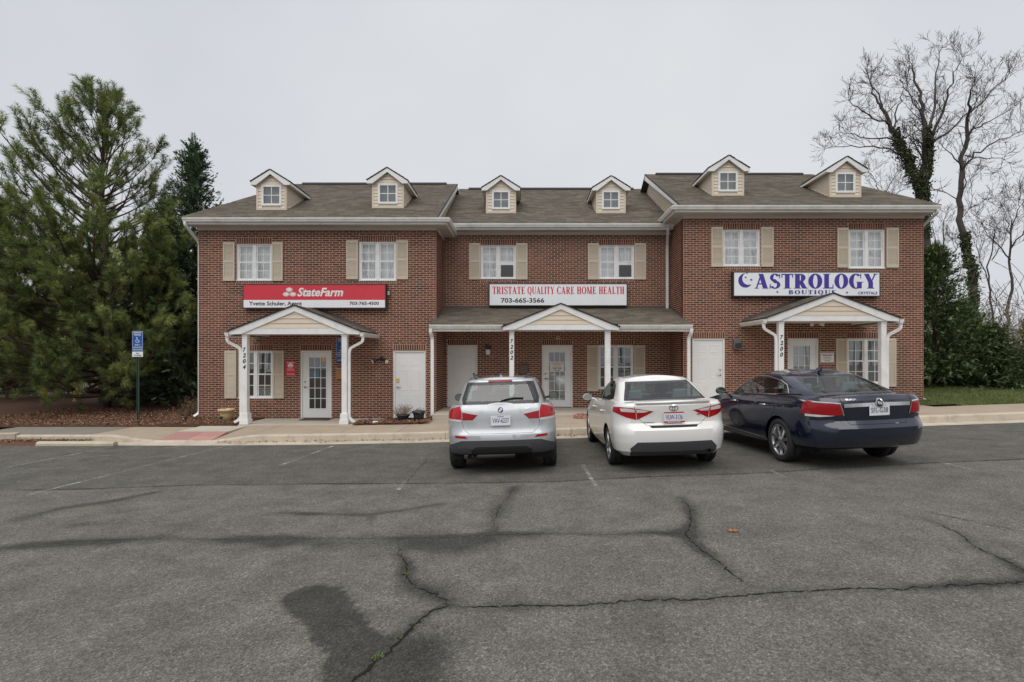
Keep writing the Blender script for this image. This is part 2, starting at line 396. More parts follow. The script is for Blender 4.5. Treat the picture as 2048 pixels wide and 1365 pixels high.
# ------------------------------------------------------------------ roofing
_sh_pool = {}
def shingle_field(parent, o, u, v, length, lo, hi, n_single=0, expo=.14, tab=.305, seed=1, label=None):
    """lapped tabs on the plane o + u*s + v*t, t in 0..length up the slope, s from lo(t) to hi(t)"""
    rs = random.Random(seed); u = Vector(u).normalized(); v = Vector(v).normalized(); nn = u.cross(v).normalized()
    if nn.z < 0: nn = -nn
    o = Vector(o); o0 = org(parent); rest = MB(); single = []
    t = 0; r = 0
    while t < length:
        tl = min(expo, length - t); a, b_ = lo(t), hi(t); off = rs.uniform(0, tab)
        s = a - off
        while s < b_:
            ca, cb = max(s, a), min(s + tab - .006, b_); s += tab
            if cb - ca < .02: continue
            whole = cb - ca > tab - .01 and tl > expo - .001
            key = rs.randrange(6)
            if whole and len(single) < n_single: single.append((ca, t, key))
            else:
                lift = .010 + rs.uniform(0, .004); e = .004
                p = [o + u * ca + v * (t - e) + nn * lift, o + u * cb + v * (t - e) + nn * lift, o + u * cb + v * (t + tl) + nn * .004, o + u * ca + v * (t + tl) + nn * .004,
                     o + u * ca + v * (t - e), o + u * cb + v * (t - e)]
                rest.add(p, [(0, 1, 2, 3), (4, 5, 1, 0)], (key + rs.random()) / 6)
        t += expo; r += 1
    for ca, t, key in single:
        k = (tuple(round(x, 3) for x in u), tuple(round(x, 3) for x in v), key)
        if k not in _sh_pool:
            b = MB(); wd = tab - .006; lift = .012
            p = [v * -.004 + nn * lift, u * wd + v * -.004 + nn * lift, u * wd + v * expo + nn * .004, v * expo + nn * .004, v * -.004, u * wd - v * .004]
            b.add(p, [(0, 1, 2, 3), (4, 5, 1, 0)], (key + .5) / 6); _sh_pool[k] = b.mesh('shingle', M['shingle'])
        link('shingle', _sh_pool[k], parent, o + u * ca + v * t - o0)
    if rest.f: rest.build('shingles_laid', M['shingle'], parent, kind='stuff')

GUT = [(0, 0), (-.085, 0), (-.10, .045), (-.115, .07), (-.118, .115), (-.108, .118), (-.10, .085), (0, .10)]   # (outward, up), outward is negative
def gutter(parent, p0, p1, outw, name='gutter', scale=1.0):
    """K-profile trough from p0 to p1 (back bottom edge); outw: unit vector pointing away from the wall"""
    p0, p1, outw = Vector(p0), Vector(p1), Vector(outw)
    pts = [p0 - outw * (a * scale) + Vector((0, 0, b * scale)) for a, b in GUT]
    return MB().prism(pts, p1 - p0).build(name, M['gutter'], parent)
def downspout(parent, path, hw=.036, hd=.026, mat_='white', straps=()):
    """rectangular pipe with rounded elbows"""
    P = [Vector(p) for p in path]; q = [P[0]]
    for i in range(1, len(P) - 1):
        a, b, c = P[i - 1], P[i], P[i + 1]; r = min(.09, (a - b).length * .45, (c - b).length * .45)
        s, e = b + (a - b).normalized() * r, b + (c - b).normalized() * r
        for k in range(6):
            t = k / 5; q.append(s * (1 - t) ** 2 + b * 2 * t * (1 - t) + e * t * t)
    q.append(P[-1]); b = MB(); b.duct(q, hw, hd)
    return b.build('downspout', M[mat_], parent, smooth=False)
def boards(parent, mp, u_of, z0, z1, pitch, name='siding_board', proud=.020):
    """overlapping clapboards; mp(u, z, out) to world; u_of(z) -> (ua, ub)"""
    z = z0
    while z < z1 - .015:
        zt = min(z + pitch, z1); a0, b0 = u_of(z); a1, b1 = u_of(zt)
        if b0 - a0 > .03:
            if b1 - a1 < .004: m_ = (a1 + b1) / 2; a1, b1 = m_ - .002, m_ + .002
            p = [mp(a0, z, -.01), mp(b0, z, -.01), mp(b1, zt, -.01), mp(a1, zt, -.01), mp(a0, z, proud), mp(b0, z, proud), mp(b1, zt, .003), mp(a1, zt, .003)]
            MB().add(p, [(4, 5, 6, 7), (0, 1, 5, 4), (1, 2, 6, 5), (2, 3, 7, 6), (3, 0, 4, 7)], .2 + .6 * random.random()).build(name, M['beige'], parent)
        z = zt

# ------------------------------------------------------------------ windows, shutters, doors
_shut = {}
def shutter(unit, x0, x1, z0, z1, Y):
    b = MB(); y0, y1 = Y - .045, Y - .0085; w = .042; zm = z0 + (z1 - z0) * .5
    b.box(x0, x0 + w, y0, y1, z0, z1).box(x1 - w, x1, y0, y1, z0, z1)
    for a, c in ((z0, z0 + .085), (zm - .035, zm + .035), (z1 - .06, z1)): b.box(x0 + w, x1 - w, y0 + .002, y1, a, c)
    b.prism([(x0 + w, y0 + .002, z1 - .06), (x1 - w, y0 + .002, z1 - .06), ((x0 + x1) / 2, y0 + .002, z1 - .085)][::-1], (0, .02, 0))
    b.box(x0 + w, x1 - w, y1 - .008, y1, z0 + .085, z1 - .06)
    s = b.build('shutter', M['shutter'], unit)
    for a, c in ((z0 + .085, zm - .035), (zm + .035, z1 - .06)):
        l = MB(); n = max(4, int((c - a) / .034)); h = (c - a) / n
        for k in range(n):
            za = a + k * h
            l.poly([(x0 + w, y0 + .005, za + .004), (x1 - w, y0 + .005, za + .004), (x1 - w, y0 + .022, za + h), (x0 + w, y0 + .022, za + h)])
            l.poly([(x0 + w, y0 + .022, za), (x1 - w, y0 + .022, za), (x1 - w, y0 + .005, za + .004), (x0 + w, y0 + .005, za + .004)])
        l.build('louvre_slats', M['shutter'], s, kind='stuff')
    return s
def window(unit, x0, x1, z0, z1, Y, cover='curtain', dark=False, folds=9, ac=None):
    """twin double-hung sashes with grilles set 40 mm into the wall"""
    yf = Y + .025; fw = .05; b = MB()
    b.box(x0, x1, yf, yf + .1, z0, z0 + fw * .9).box(x0, x1, yf, yf + .1, z1 - fw * .7, z1).box(x0, x0 + fw, yf + .001, yf + .099, z0 + fw * .9, z1 - fw * .7).box(x1 - fw, x1, yf + .001, yf + .099, z0 + fw * .9, z1 - fw * .7)
    xm = (x0 + x1) / 2; b.box(xm - .045, xm + .045, yf - .004, yf + .098, z0 + fw * .9, z1 - fw * .7)
    b.box(x0 - .012, x1 + .012, Y - .014, yf + .01, z0 - .001, z0 + .028)
    win = b.build('window', M['white'], unit, bevel=.004)
    zm = (z0 + z1) / 2 + .01
    for (a, c) in ((x0 + fw, xm - .045), (xm + .045, x1 - fw)):
        for up in (0, 1):
            za, zb = (zm - .016, z1 - fw * .7) if up else (z0 + fw * .9, zm + .016)
            yy = yf + (.03 if up else .012); sw = .036
            s = MB(); s.box(a, c, yy, yy + .03, za, za + sw).box(a, c, yy, yy + .03, zb - sw, zb).box(a, a + sw, yy + .001, yy + .029, za + sw, zb - sw).box(c - sw, c, yy + .001, yy + .029, za + sw, zb - sw)
            m = (a + c) / 2; h = (za + zb) / 2
            is_ac = ac is not None and not up and a > xm
            if not is_ac:
                s.box(m - .009, m + .009, yy + .006, yy + .024, za + sw, zb - sw).box(a + sw, m - .009, yy + .007, yy + .023, h - .009, h + .009).box(m + .009, c - sw, yy + .007, yy + .023, h - .009, h + .009)
            s.build('sash', M['white'], win)
            if is_ac:
                MB().box(a + sw, c - sw, yy + .006, yy + .03, zb - sw - .11, zb - sw).build('filler_panel', M['white'], win); continue
            for (pa, pc) in ((a + sw, m - .009), (m + .009, c - sw)):
                for (qa, qc) in ((za + sw, h - .009), (h + .009, zb - sw)):
                    MB().poly([(pa, yy + .012, qa), (pc, yy + .012, qa), (pc, yy + .012, qc), (pa, yy + .012, qc)]).build('pane', M['glass_dark' if dark else 'glass'], win)
    if cover:
        b = MB(); n = 60; yb = Y + .19; prev = None; mm = M['curtain'] if cover == 'curtain' else M['blind']
        for k in range(n + 1):
            u = k / n; x = x0 + (x1 - x0) * u; d = .022 * math.sin(u * folds * 2 * math.pi + math.sin(u * 9) * 1.3) if cover == 'curtain' else .012 * (1 if (k // 3) % 2 else -1)
            p = (x, yb + d)
            if prev: b.poly([(*prev, z0 + .02), (*p, z0 + .02), (*p, z1), (*prev, z1)])
            prev = p
        b.build('curtain' if cover == 'curtain' else 'vertical_blind', mm, win, smooth=cover == 'curtain')
    return win
def panel_door(unit, x0, x1, z0, z1, Y, hinge_left=True, knob='steel'):
    """flush steel six-panel door in a white frame"""
    yf = Y + .035; fw = .05; b = MB()
    b.box(x0, x0 + fw, yf - .02, yf + .1, z0, z1).box(x1 - fw, x1, yf - .02, yf + .1, z0, z1).box(x0 + fw, x1 - fw, yf - .018, yf + .1, z1 - fw, z1)
    d = b.build('door', M['door'], unit, bevel=.004)
    a, c, za, zb = x0 + fw + .004, x1 - fw - .004, z0 + .012, z1 - fw - .004
    MB().box(a, c, yf + .012, yf + .055, za, zb).build('door_leaf', M['door'], d)
    W, H = c - a, zb - za; cols = ((.14, .44), (.56, .86)); rows = ((.09, .36), (.42, .74), (.81, .93))
    for (p, q) in cols:
        for (r, s) in rows:
            X0, X1, Z0, Z1 = a + W * p, a + W * q, za + H * r, za + H * s; y = yf + .012; g = .022; k = MB()
            o = [(X0, y - .001, Z0), (X1, y - .001, Z0), (X1, y - .001, Z1), (X0, y - .001, Z1)]
            i1 = [(X0 + g * .5, y - .009, Z0 + g * .5), (X1 - g * .5, y - .009, Z0 + g * .5), (X1 - g * .5, y - .009, Z1 - g * .5), (X0 + g * .5, y - .009, Z1 - g * .5)]
            i2 = [(X0 + g, y - .002, Z0 + g), (X1 - g, y - .002, Z0 + g), (X1 - g, y - .002, Z1 - g), (X0 + g, y - .002, Z1 - g)]
            k.add(o + i1 + i2, [(j, (j + 1) % 4, 4 + (j + 1) % 4, 4 + j) for j in range(4)] + [(4 + j, 4 + (j + 1) % 4, 8 + (j + 1) % 4, 8 + j) for j in range(4)] + [(8, 9, 10, 11)])
            k.build('panel', M['door'], d)
    door_hw(d, a, c, za, yf, hinge_left, knob, zb)
    return d
def door_hw(d, a, c, za, yf, hinge_left, knob, zb):
    kx = c - .07 if hinge_left else a + .07; hx = a - .006 if hinge_left else c + .006; mk = M[knob]
    y = yf + .012; k = MB()
    k.tube([(kx, y, za + .93), (kx, y - .012, za + .93)], .033, 14).tube([(kx, y - .012, za + .93), (kx, y - .05, za + .93)], .011, 8)
    k.tube([(kx, y - .05, za + .93), (kx + (-.11 if hinge_left else .11), y - .05, za + .925)], .011, 8); k.build('handle', mk, d, smooth=True)
    MB().tube([(kx, y, za + 1.09), (kx, y - .022, za + 1.09)], [.03, .026], 14).build('deadbolt', mk, d, smooth=True)
    for f in (.1, .5, .88):
        z = za + (zb - za) * f; MB().tube([(hx, yf + .004, z - .045), (hx, yf + .004, z + .045)], .009, 6).build('hinge', M['steel'], d)
def glass_door(unit, x0, x1, z0, z1, Y, gl, hinge_left=False, rows=5, cover=None, knob='steel'):
    """full-lite entrance door: frame, leaf round a 3 x rows grid of panes"""
    yf = Y + .035; fw = .045; b = MB()
    b.box(x0, x0 + fw, yf - .02, yf + .1, z0, z1).box(x1 - fw, x1, yf - .02, yf + .1, z0, z1).box(x0 + fw, x1 - fw, yf - .018, yf + .1, z1 - fw, z1)
    d = b.build('door', M['door'], unit, bevel=.004)
    a, c, za, zb = x0 + fw + .004, x1 - fw - .004, z0 + .012, z1 - fw - .004; g0, g1, h0, h1 = gl
    y0, y1 = yf + .012, yf + .055; l = MB()
    l.box(a, g0, y0, y1, za, zb).box(g1, c, y0, y1, za, zb).box(g0, g1, y0 + .0005, y1, za, h0).box(g0, g1, y0 + .0005, y1, h1, zb)
    t = .022   # raised lite frame
    l.box(g0 - t, g0 + .012, y0 - .012, y0, h0 - t, h1 + t).box(g1 - .012, g1 + t, y0 - .012, y0, h0 - t, h1 + t).box(g0 + .012, g1 - .012, y0 - .011, y0, h0 - t, h0 + .012).box(g0 + .012, g1 - .012, y0 - .011, y0, h1 - .012, h1 + t)
    l.build('door_leaf', M['door'], d)
    mu = MB(); W, H = g1 - g0, h1 - h0; m = .009
    for k in (1, 2): mu.box(g0 + W * k / 3 - m, g0 + W * k / 3 + m, y0 - .004, y0 + .02, h0, h1)
    for k in range(1, rows):
        z = h0 + H * k / rows
        for q in range(3): mu.box(g0 + W * q / 3 + (m if q else 0), g0 + W * (q + 1) / 3 - (m if q < 2 else 0), y0 - .003, y0 + .019, z - m, z + m)
    mu.build('muntin_grid', M['white'], d)
    for q in range(3):
        for k in range(rows):
            X0, X1, Z0, Z1 = g0 + W * q / 3 + m, g0 + W * (q + 1) / 3 - m, h0 + H * k / rows + m, h0 + H * (k + 1) / rows - m
            MB().poly([(X0, y0 + .01, Z0), (X1, y0 + .01, Z0), (X1, y0 + .01, Z1), (X0, y0 + .01, Z1)]).build('pane', M['glass_dark'], d)
    if cover:
        MB().box(g0 - .03, g1 + .03, y1 + .03, y1 + .036, h0 + (H * cover[0]), h0 + H * cover[1]).build('door_curtain', M['curtain'], d)
    door_hw(d, a, c, za, yf, hinge_left, knob, zb)
    return d

# ------------------------------------------------------------------ the terrace of three brick office units
YF, YM = 16.36, 17.80
XL0, XL1, XR0, XR1 = SX(397, YF), SX(872.5, YF), SX(1366.5, YF), SX(1847, YF)

def rects(win, Y, z0):
    """survey rectangle in the photo -> metres, heights snapped to brick courses"""
    a, b, t, d = win; return SX(a, Y), SX(b, Y), snapz(SZ(d, Y), z0), snapz(SZ(t, Y), z0)
def eaves(unit, x0, x1, X0, X1, Y, gt, side=None, side_to=None):
    zs = gt - .17; yo = Y - .40
    b = MB(); b.box(X0 + .02, X1 - .02, yo, Y + .02, zs, zs + .02); 
    if side == 'r': b.box(x1 - .02, X1 - .02, Y + .02, side_to, zs + .0005, zs + .02)
    if side == 'l': b.box(X0 + .02, x0 + .02, Y + .02, side_to, zs + .0005, zs + .02)
    b.build('soffit', M['soffit'], unit)
    b = MB(); b.box(x0 - .015, x1 + .015, Y - .03, Y, zs - .085, zs)
    if side == 'r': b.box(x1, x1 + .03, Y + .001, side_to, zs - .085, zs)
    if side == 'l': b.box(x0 - .03, x0, Y + .001, side_to, zs - .085, zs)
    b.build('frieze_board', M['soffit'], unit)
    b = MB(); b.box(X0, X1, yo - .02, yo, zs - .012, gt + .01)
    if side == 'r': b.box(X1 - .02, X1, yo, side_to, zs - .012, gt + .01)
    if side == 'l': b.box(X0, X0 + .02, yo, side_to, zs - .012, gt + .01)
    b.build('fascia', M['white'], unit)
    e0 = X0 - (.11 if side == 'l' else 0); e1 = X1 + (.11 if side == 'r' else 0)
    gutter(unit, (e0, yo - .02, gt - .118), (e1, yo - .02, gt - .118), (0, -1, 0))
    if side == 'r': gutter(unit, (X1, yo - .02, gt - .118), (X1, side_to, gt - .118), (1, 0, 0))
    if side == 'l': gutter(unit, (X0, yo - .02, gt - .118), (X0, side_to, gt - .118), (-1, 0, 0))
    if side:   # little shingled cap over the boxed return
        xa, xb = (x1 - .02, X1 + .02) if side == 'r' else (x0 + .02, X0 - .02)
        MB().hexa([(min(xa, xb), yo, gt + .0), (max(xa, xb), yo, gt + .0), (max(xa, xb), side_to, gt + .0), (min(xa, xb), side_to, gt + .0)] +
                  [(min(xa, xb), yo, gt + (.03 if side == 'r' else .012)), (max(xa, xb), yo, gt + (.012 if side == 'r' else .03)), (max(xa, xb), side_to, gt + (.012 if side == 'r' else .03)), (min(xa, xb), side_to, gt + (.03 if side == 'r' else .012))]).build('return_cap', M['shingle'], unit)
def main_roof(unit, XE0, XE1, XT0, XT1, Ye, ze, Yr, Zr, n_single, seed, rake=None, rake_wall=None, board_z0=None):
    Yb = 2 * Yr - Ye; b = MB(); th = .03
    A, B, C, D = (XE0, Ye, ze), (XE1, Ye, ze), (XT1, Yr, Zr), (XT0, Yr, Zr); E, G = (XE0, Yb, ze), (XE1, Yb, ze)
    dn = [tuple((p[0], p[1], p[2] - th)) for p in (A, B, C, D, E, G)]
    b.add([A, B, C, D, E, G] + dn, [(0, 1, 2, 3), (3, 2, 5, 4), (6, 9, 8, 7), (9, 10, 11, 8), (0, 6, 7, 1), (4, 5, 11, 10)] + ([(0, 3, 4)] if XT0 > XE0 + .1 else [(0, 3, 9, 6)]) + ([(1, 5, 2)] if XT1 < XE1 - .1 else [(1, 7, 8, 2)]))
    roof = b.build('roof', M['roof_edge'], unit)
    L = math.hypot(Yr - Ye, Zr - ze)
    shingle_field(roof, (0, Ye, ze), (1, 0, 0), (0, Yr - Ye, Zr - ze), L, lambda t: XE0 + (XT0 - XE0) * t / L, lambda t: XE1 + (XT1 - XE1) * t / L, n_single, seed=seed)
    MB().hexa([(XT0 + .4, Yr - .16, Zr - .05), (XT1 - .4, Yr - .16, Zr - .05), (XT1 - .4, Yr + .16, Zr - .05), (XT0 + .4, Yr + .16, Zr - .05), (XT0 + .4, Yr - .12, Zr + .028), (XT1 - .4, Yr - .12, Zr + .028), (XT1 - .4, Yr + .12, Zr + .028), (XT0 + .4, Yr + .12, Zr + .028)]).build('ridge_vent', M['roof_edge'], roof)
    if rake:   # gable end with clapboards and a white rake board
        X = XE1 if rake == 'r' else XE0; s = 1 if rake == 'r' else -1
        nrm = Vector((0, -(Zr - ze), Yr - Ye)).normalized()
        for y0, y1, z0, z1 in ((Ye, Yr, ze, Zr),):
            d = nrm * -.17
            pts = [(X - s * .02, y0 + .02, z0), (X - s * .02, y1, z1), (X - s * .02, y1, z1 - .19), (X - s * .02, y0 + .02, z0 - .10)]
            pts = [(p[0], p[1], p[2] - .032) for p in pts]
            MB().prism(pts, (s * .03, 0, 0)).build('rake_board', M['white'], unit)
            pts = [(X - s * .3, y1, z1 - .034), (X - s * .3, y0, z0 - .034), (X + s * .02, y0, z0 - .034), (X + s * .02, y1, z1 - .034)]
            MB().prism([(X - s * .02, Ye, ze - .03), (X - s * .02, Yr, Zr - .03), (X - s * .02, Yr, Zr + .012), (X - s * .02, Ye, ze + .012)], (s * .04, 0, 0)).build('drip_edge', M['roof_edge'], unit)
        mp = (lambda u, z, o: (rake_wall + s * o, u, z))
        k = (Zr - ze) / (Yr - Ye)
        def span(z):
            ya = Ye + .35 + max(0, (z + .2 - ze) / k); return (max(ya, YF - .05), Yr + max(.02, min(2.2, (Zr - .2 - z) / k)))
        MB().add([(rake_wall - s * .02, YF, board_z0), (rake_wall - s * .02, Yr + 2.2, board_z0), (rake_wall - s * .02, Yr + 2.2, Zr - .04 - 2.2 * k), (rake_wall - s * .02, Yr, Zr - .04), (rake_wall - s * .02, YF, ze + .1)], [(0, 1, 2, 3, 4)]).build('gable_wall', M['beige'], unit)
        boards(unit, mp, span, board_z0, Zr - .22, .105)
    return roof
def dormer(unit, pa, pb, py, Ye, ze, k, seed):
    """small gabled dormer: front face sits where the photo's row py meets the main slope"""
    q = (CY - py) / F; Y = (ze - ZC - k * Ye) / (q - k); zb = ze + k * (Y - Ye)
    x0, x1 = SX(pa, Y), SX(pb, Y); c = (x0 + x1) / 2; hw = (x1 - x0) / 2; H = .80; zt = zb + H; sl = .62; ov = .15
    za = zt + .03 + (hw + ov) * sl; Yend = Ye + (za - ze) / k + .1; Ys = Ye + (zt - ze) / k + .15
    w0, w1, h0, h1 = c - .275, c + .275, zb + .17, zb + .74
    b = MB()   # core walls behind the boards, open where the window is
    b.box(x0 + .01, w0, Y, Y + .05, zb - .15, zt).box(w1, x1 - .01, Y, Y + .05, zb - .15, zt).box(w0, w1, Y + .0005, Y + .05, zb - .15, h0).box(w0, w1, Y + .0005, Y + .05, h1, zt)
    b.poly([(x0 + .01, Y + .02, zt), (x1 - .01, Y + .02, zt), (x1 - .01, Y + .02, zt + .08), (c, Y + .02, zt + .08 + hw * sl), (x0 + .01, Y + .02, zt + .08)])
    b.box(x0 + .01, x0 + .03, Y + .05, Ys, zb - .1, zt).box(x1 - .03, x1 - .01, Y + .05, Ys, zb - .1, zt)
    b.box(x0 + .03, x1 - .03, Y + .5, Y + .52, zb - .1, zt)
    d = b.build('dormer', M['beige'], unit)
    t = MB()   # corner posts and head band
    for a in (x0 - .012, x1 - .05): t.box(a, a + .062, Y - .022, Y + .04, zb - .02, zt)
    t.box(x0 + .05, x1 - .05, Y - .02, Y + .01, zb - .03, zb + .05).box(x0 + .05, x1 - .05, Y - .021, Y + .01, zt - .07, zt); t.build('corner_trim', M['beige'], d)
    fm = lambda u, z, o: (u, Y - .002 - o, z)
    boards(d, fm, lambda z: (x0 + .05, w0 - .02), zb + .05, zt - .07, .105); boards(d, fm, lambda z: (w1 + .02, x1 - .05), zb + .05, zt - .07, .105)
    boards(d, fm, lambda z: (c - max(0, hw - .01 - max(0, z - zt - .07) / sl), c + max(0, hw - .01 - max(0, z - zt - .07) / sl)), zt, zt + hw * sl + .05, .1)
    for s, X in ((1, x1 - .01), (-1, x0 + .01)):
        if (s > 0) == (c < 0): boards(d, (lambda u, z, o, X=X, s=s: (X + s * o, u, z)), lambda z: (max(Y + .04, Ye + (z - ze) / k - .05), Ys), zb, zt, .105, proud=.036)
    f = MB(); y = Y - .03
    f.box(w0 - .035, w0 + .03, y, Y + .03, h0 - .035, h1 + .035).box(w1 - .03, w1 + .035, y, Y + .03, h0 - .035, h1 + .035).box(w0 + .03, w1 - .03, y + .001, Y + .03, h0 - .035, h0 + .03).box(w0 + .03, w1 - .03, y + .001, Y + .03, h1 - .03, h1 + .035)
    m = (h0 + h1) / 2; f.box(c - .012, c + .012, y + .012, Y + .02, h0 + .03, h1 - .03).box(w0 + .03, c - .012, y + .013, Y + .019, m - .012, m + .012).box(c + .012, w1 - .03, y + .013, Y + .019, m - .012, m + .012)
    f.build('window_frame', M['white'], d)
    for (a, e) in ((w0 + .03, c - .012), (c + .012, w1 - .03)):
        for (g, h) in ((h0 + .03, m - .012), (m + .012, h1 - .03)):
            MB().poly([(a, Y, g), (e, Y, g), (e, Y, h), (a, Y, h)]).build('pane', M['glass_dark'], d)
    MB().box(w0, w1, Y + .12, Y + .125, h0, h1).build('blind', M['blind'], d)
    # roof: two thin slabs, dark shingles over white rakes and boxed ends
    yf = Y - .13; e = hw + ov; ez = za - e * sl
    for s in (-1, 1):
        p = [(c, yf, za), (c + s * e, yf, ez), (c + s * e, Ye + (ez - ze) / k, ez), (c, Yend, za)]
        if s > 0: p = p[::-1]
        MB().prism(p, (0, 0, .028)).build('roof_slab', M['roof_edge'], d)
        shingle_field(d, (c + s * (e + .01), yf - .01, ez + .024), (0, 1, 0), (-s * e, 0, e * sl), math.hypot(e, e * sl), lambda t: 0, lambda t: (Yend - yf) * (.62 + .38 * t / 1.0), 0, seed=seed + s)
        q = [(c, yf + .01, za - .003), (c + s * e, yf + .01, ez - .003), (c + s * e, yf + .01, ez - .085), (c + s * (hw - .02), yf + .01, ez - .085), (c, yf + .01, za - .12)]
        MB().prism(q if s > 0 else q[::-1], (0, .05, 0)).build('rake_board', M['white'], d)
        Yk = Ye + (ez - ze) / k
        MB().box(min(c + s * (e - .02), c + s * e), max(c + s * (e - .02), c + s * e), yf + .06, Yk + .1, ez - .075, ez - .004).build('fascia', M['white'], d)
        MB().box(min(c + s * hw, c + s * (e - .02)), max(c + s * hw, c + s * (e - .02)), yf + .06, Yk, ez - .07, ez - .06).build('soffit', M['soffit'], d)
    return d
def post(parent, x0, x1, y0, y1, z0, z1):
    b = MB(); b.box(x0, x1, y0, y1, z0 + .2, z1)
    for g, a, c in ((.05, z0 + .002, z0 + .13), (.03, z0 + .13, z0 + .30)): b.box(x0 - g, x1 + g, y0 - g, y1 + g, a, c)
    b.box(x0 - .012, x1 + .012, y0 - .012, y1 + .012, z1 - .05, z1)
    return b.build('post', M['white'], parent, bevel=.006)
def house_number(parent, s, xc, y, ztop, h=.118, step=.158):
    for k, ch in enumerate(s):
        v, f = text2d(ch, 1, .03, .22, width=.082 if ch != '1' else .05, height=h); b = MB()
        flat_xz(b, (v, f), xc - .041, y - .006, ztop - k * step - h); b.build('house_number', M['ink'], parent)
def pediment(parent, c, hw, yp, zb0, zb1, za, pitch=.13):
    """white beam, rakes and clapboard tympanum of a gabled porch front at Y=yp"""
    sl = (za - zb0 - .10) / hw; ez = za - hw * sl
    for s in (-1, 1):
        p = [(c, yp, za - .004), (c + s * (hw + .03), yp, ez - .03 * sl - .004), (c + s * (hw + .03), yp, ez - .11), (c + s * (hw - .3), yp, ez - .11 + .02), (c, yp, za - .155)]
        MB().prism(p if s > 0 else p[::-1], (0, .05, 0)).build('rake_board', M['white'], parent)
    top = za - .14
    boards(parent, lambda u, z, o: (u, yp + .045 - o, z), lambda z: (c - max(0, (top - z) / sl), c + max(0, (top - z) / sl)), zb1, top - .01, pitch)
    MB().poly([(c - hw * .97, yp + .056, zb1 - .01), (c + hw * .97, yp + .056, zb1 - .01), (c, yp + .056, za - .03)]).build('tympanum', M['beige'], parent)
    return sl, ez
def gable_porch(unit, c, hw, yp, yw, zb0, zb1, za, zs, posts, num, seed, spouts):
    sl_ = (za - zb0 - .10) / hw; wt = (za - .03 - zb1) / sl_
    b = MB(); b.prism([(c - hw, yp + .012, zb0), (c + hw, yp + .012, zb0), (c + hw, yp + .012, zb0 + .07), (c + wt, yp + .012, zb1), (c - wt, yp + .012, zb1), (c - hw, yp + .012, zb0 + .07)], (0, .138, 0))          # front beam, side beams, ceiling
    b.box(c - hw + .16, c - hw + .30, yp + .15, yw, zb0 + .002, zb0 + .08).box(c + hw - .30, c + hw - .16, yp + .15, yw, zb0 + .002, zb0 + .08)
    b.box(c - hw + .02, c + hw - .02, yp + .15, yw - .001, zb0 + .04, zb0 + .055)
    p = b.build('porch', M['white'], unit, bevel=.004)
    sl, ez = pediment(p, c, hw, yp - .02, zb0, zb1, za)
    L = math.hypot(hw + .07, (hw + .07) * sl)
    for s in (-1, 1):
        q = [(c, yp - .05, za), (c + s * (hw + .06), yp - .05, ez - .06 * sl), (c + s * (hw + .06), yw, ez - .06 * sl), (c, yw, za)]
        MB().prism(q[::-1] if s > 0 else q, (0, 0, .025)).build('roof_slab', M['roof_edge'], p)
        shingle_field(p, (c + s * (hw + .07), yp - .055, ez - .07 * sl + .024), (0, 1, 0), (-s * (hw + .07), 0, (hw + .07) * sl), L, lambda t: 0, lambda t: yw - yp + .05, 70, seed=seed + s)
        MB().prism([(c + s * (hw + .02), yw - .012, ez - .03), (c + s * .05, yw - .012, za), (c + s * .05, yw - .012, za + .10), (c + s * (hw + .02), yw - .012, ez + .09)], (0, .006, 0)).build('flashing', M['roof_flash'], p)
        xg = c + s * (hw + .05)
        gutter(p, (xg, yp - .04, ez - .16), (xg, yw, ez - .16), (s, 0, 0), scale=.95)
        MB().box(min(xg, xg - s * .02), max(xg, xg - s * .02), yp + .03, yw, ez - .16, ez - .035).build('fascia', M['white'], p)
        MB().box(min(c + s * (hw - .16), xg - s * .02), max(c + s * (hw - .16), xg - s * .02), yp + .15, yw, ez - .15, ez - .14).build('soffit', M['soffit'], p)
    for (x0, x1) in posts: post(p, x0, x1, yp + .06, yp + .215, zs, zb0)
    house_number(p, num, (posts[0][0] + posts[0][1]) / 2, yp + .06, zb0 - (.36 if seed == 10 else .38))
    for s, px, zend in spouts:
        xg = c + s * (hw + .11); xp = posts[0][0] - .03 if s < 0 else posts[1][1] + .03; y = yp + .12
        downspout(p, [(xg, yp + .03, ez - .15), (xg, yp + .03, ez - .30), (xp + s * .045, y, ez - .48), (xp + s * .02, y, ez - .62), (xp + s * .02, y, zs + .16), (xp + s * .19, y - .02, zs + .05)])
    return p

M['roof_flash'] = mat('roof_flashing', (.10, .075, .068), .6, .15, 4.)
near = lambda rec: abs((rec[0] + rec[1]) / 2) * .6 + abs((rec[2] + rec[3]) / 2 - 2.6)

# ---- left unit -----------------------------------------------------------------
zl = .0
uL = thing('office_unit', ((XL0 + XL1) / 2, YF, zl), 'left brick two-storey unit under the red insurance sign, hipped roof end beside the pines', 'building', 'attached brick office units')
wU1 = rects((473.4, 543.8, 486.6, 562.6), YF, zl); wU2 = rects((718, 792.4, 484, 560.4), YF, zl); wL1 = rects((476, 546, 702.3, 796.4), YF, zl)
dG = rects((601, 663, 702, 834), YF, zl); dW = rects((786.6, 851, 702.8, 836), YF, zl)
dG = (dG[0], dG[1], zl, dG[3]); dW = (dW[0], dW[1], zl, dW[3])
gtL = 5.95; zwL = gtL - .17
brick_wall(uL, 'f', YF, XL0, XL1, zl, zwL, [(*wU1, 1, 1), (*wU2, 1, 1), (*wL1, 1, 1), (*dG, 1, 0), (*dW, 1, 0)], pref=lambda r: -r[0] * .5 + abs(r[2] - 2.3))
brick_wall(uL, 'r', XL1, YF + .001, YM + .02, zl, zwL, n_single=0, name='return_wall')
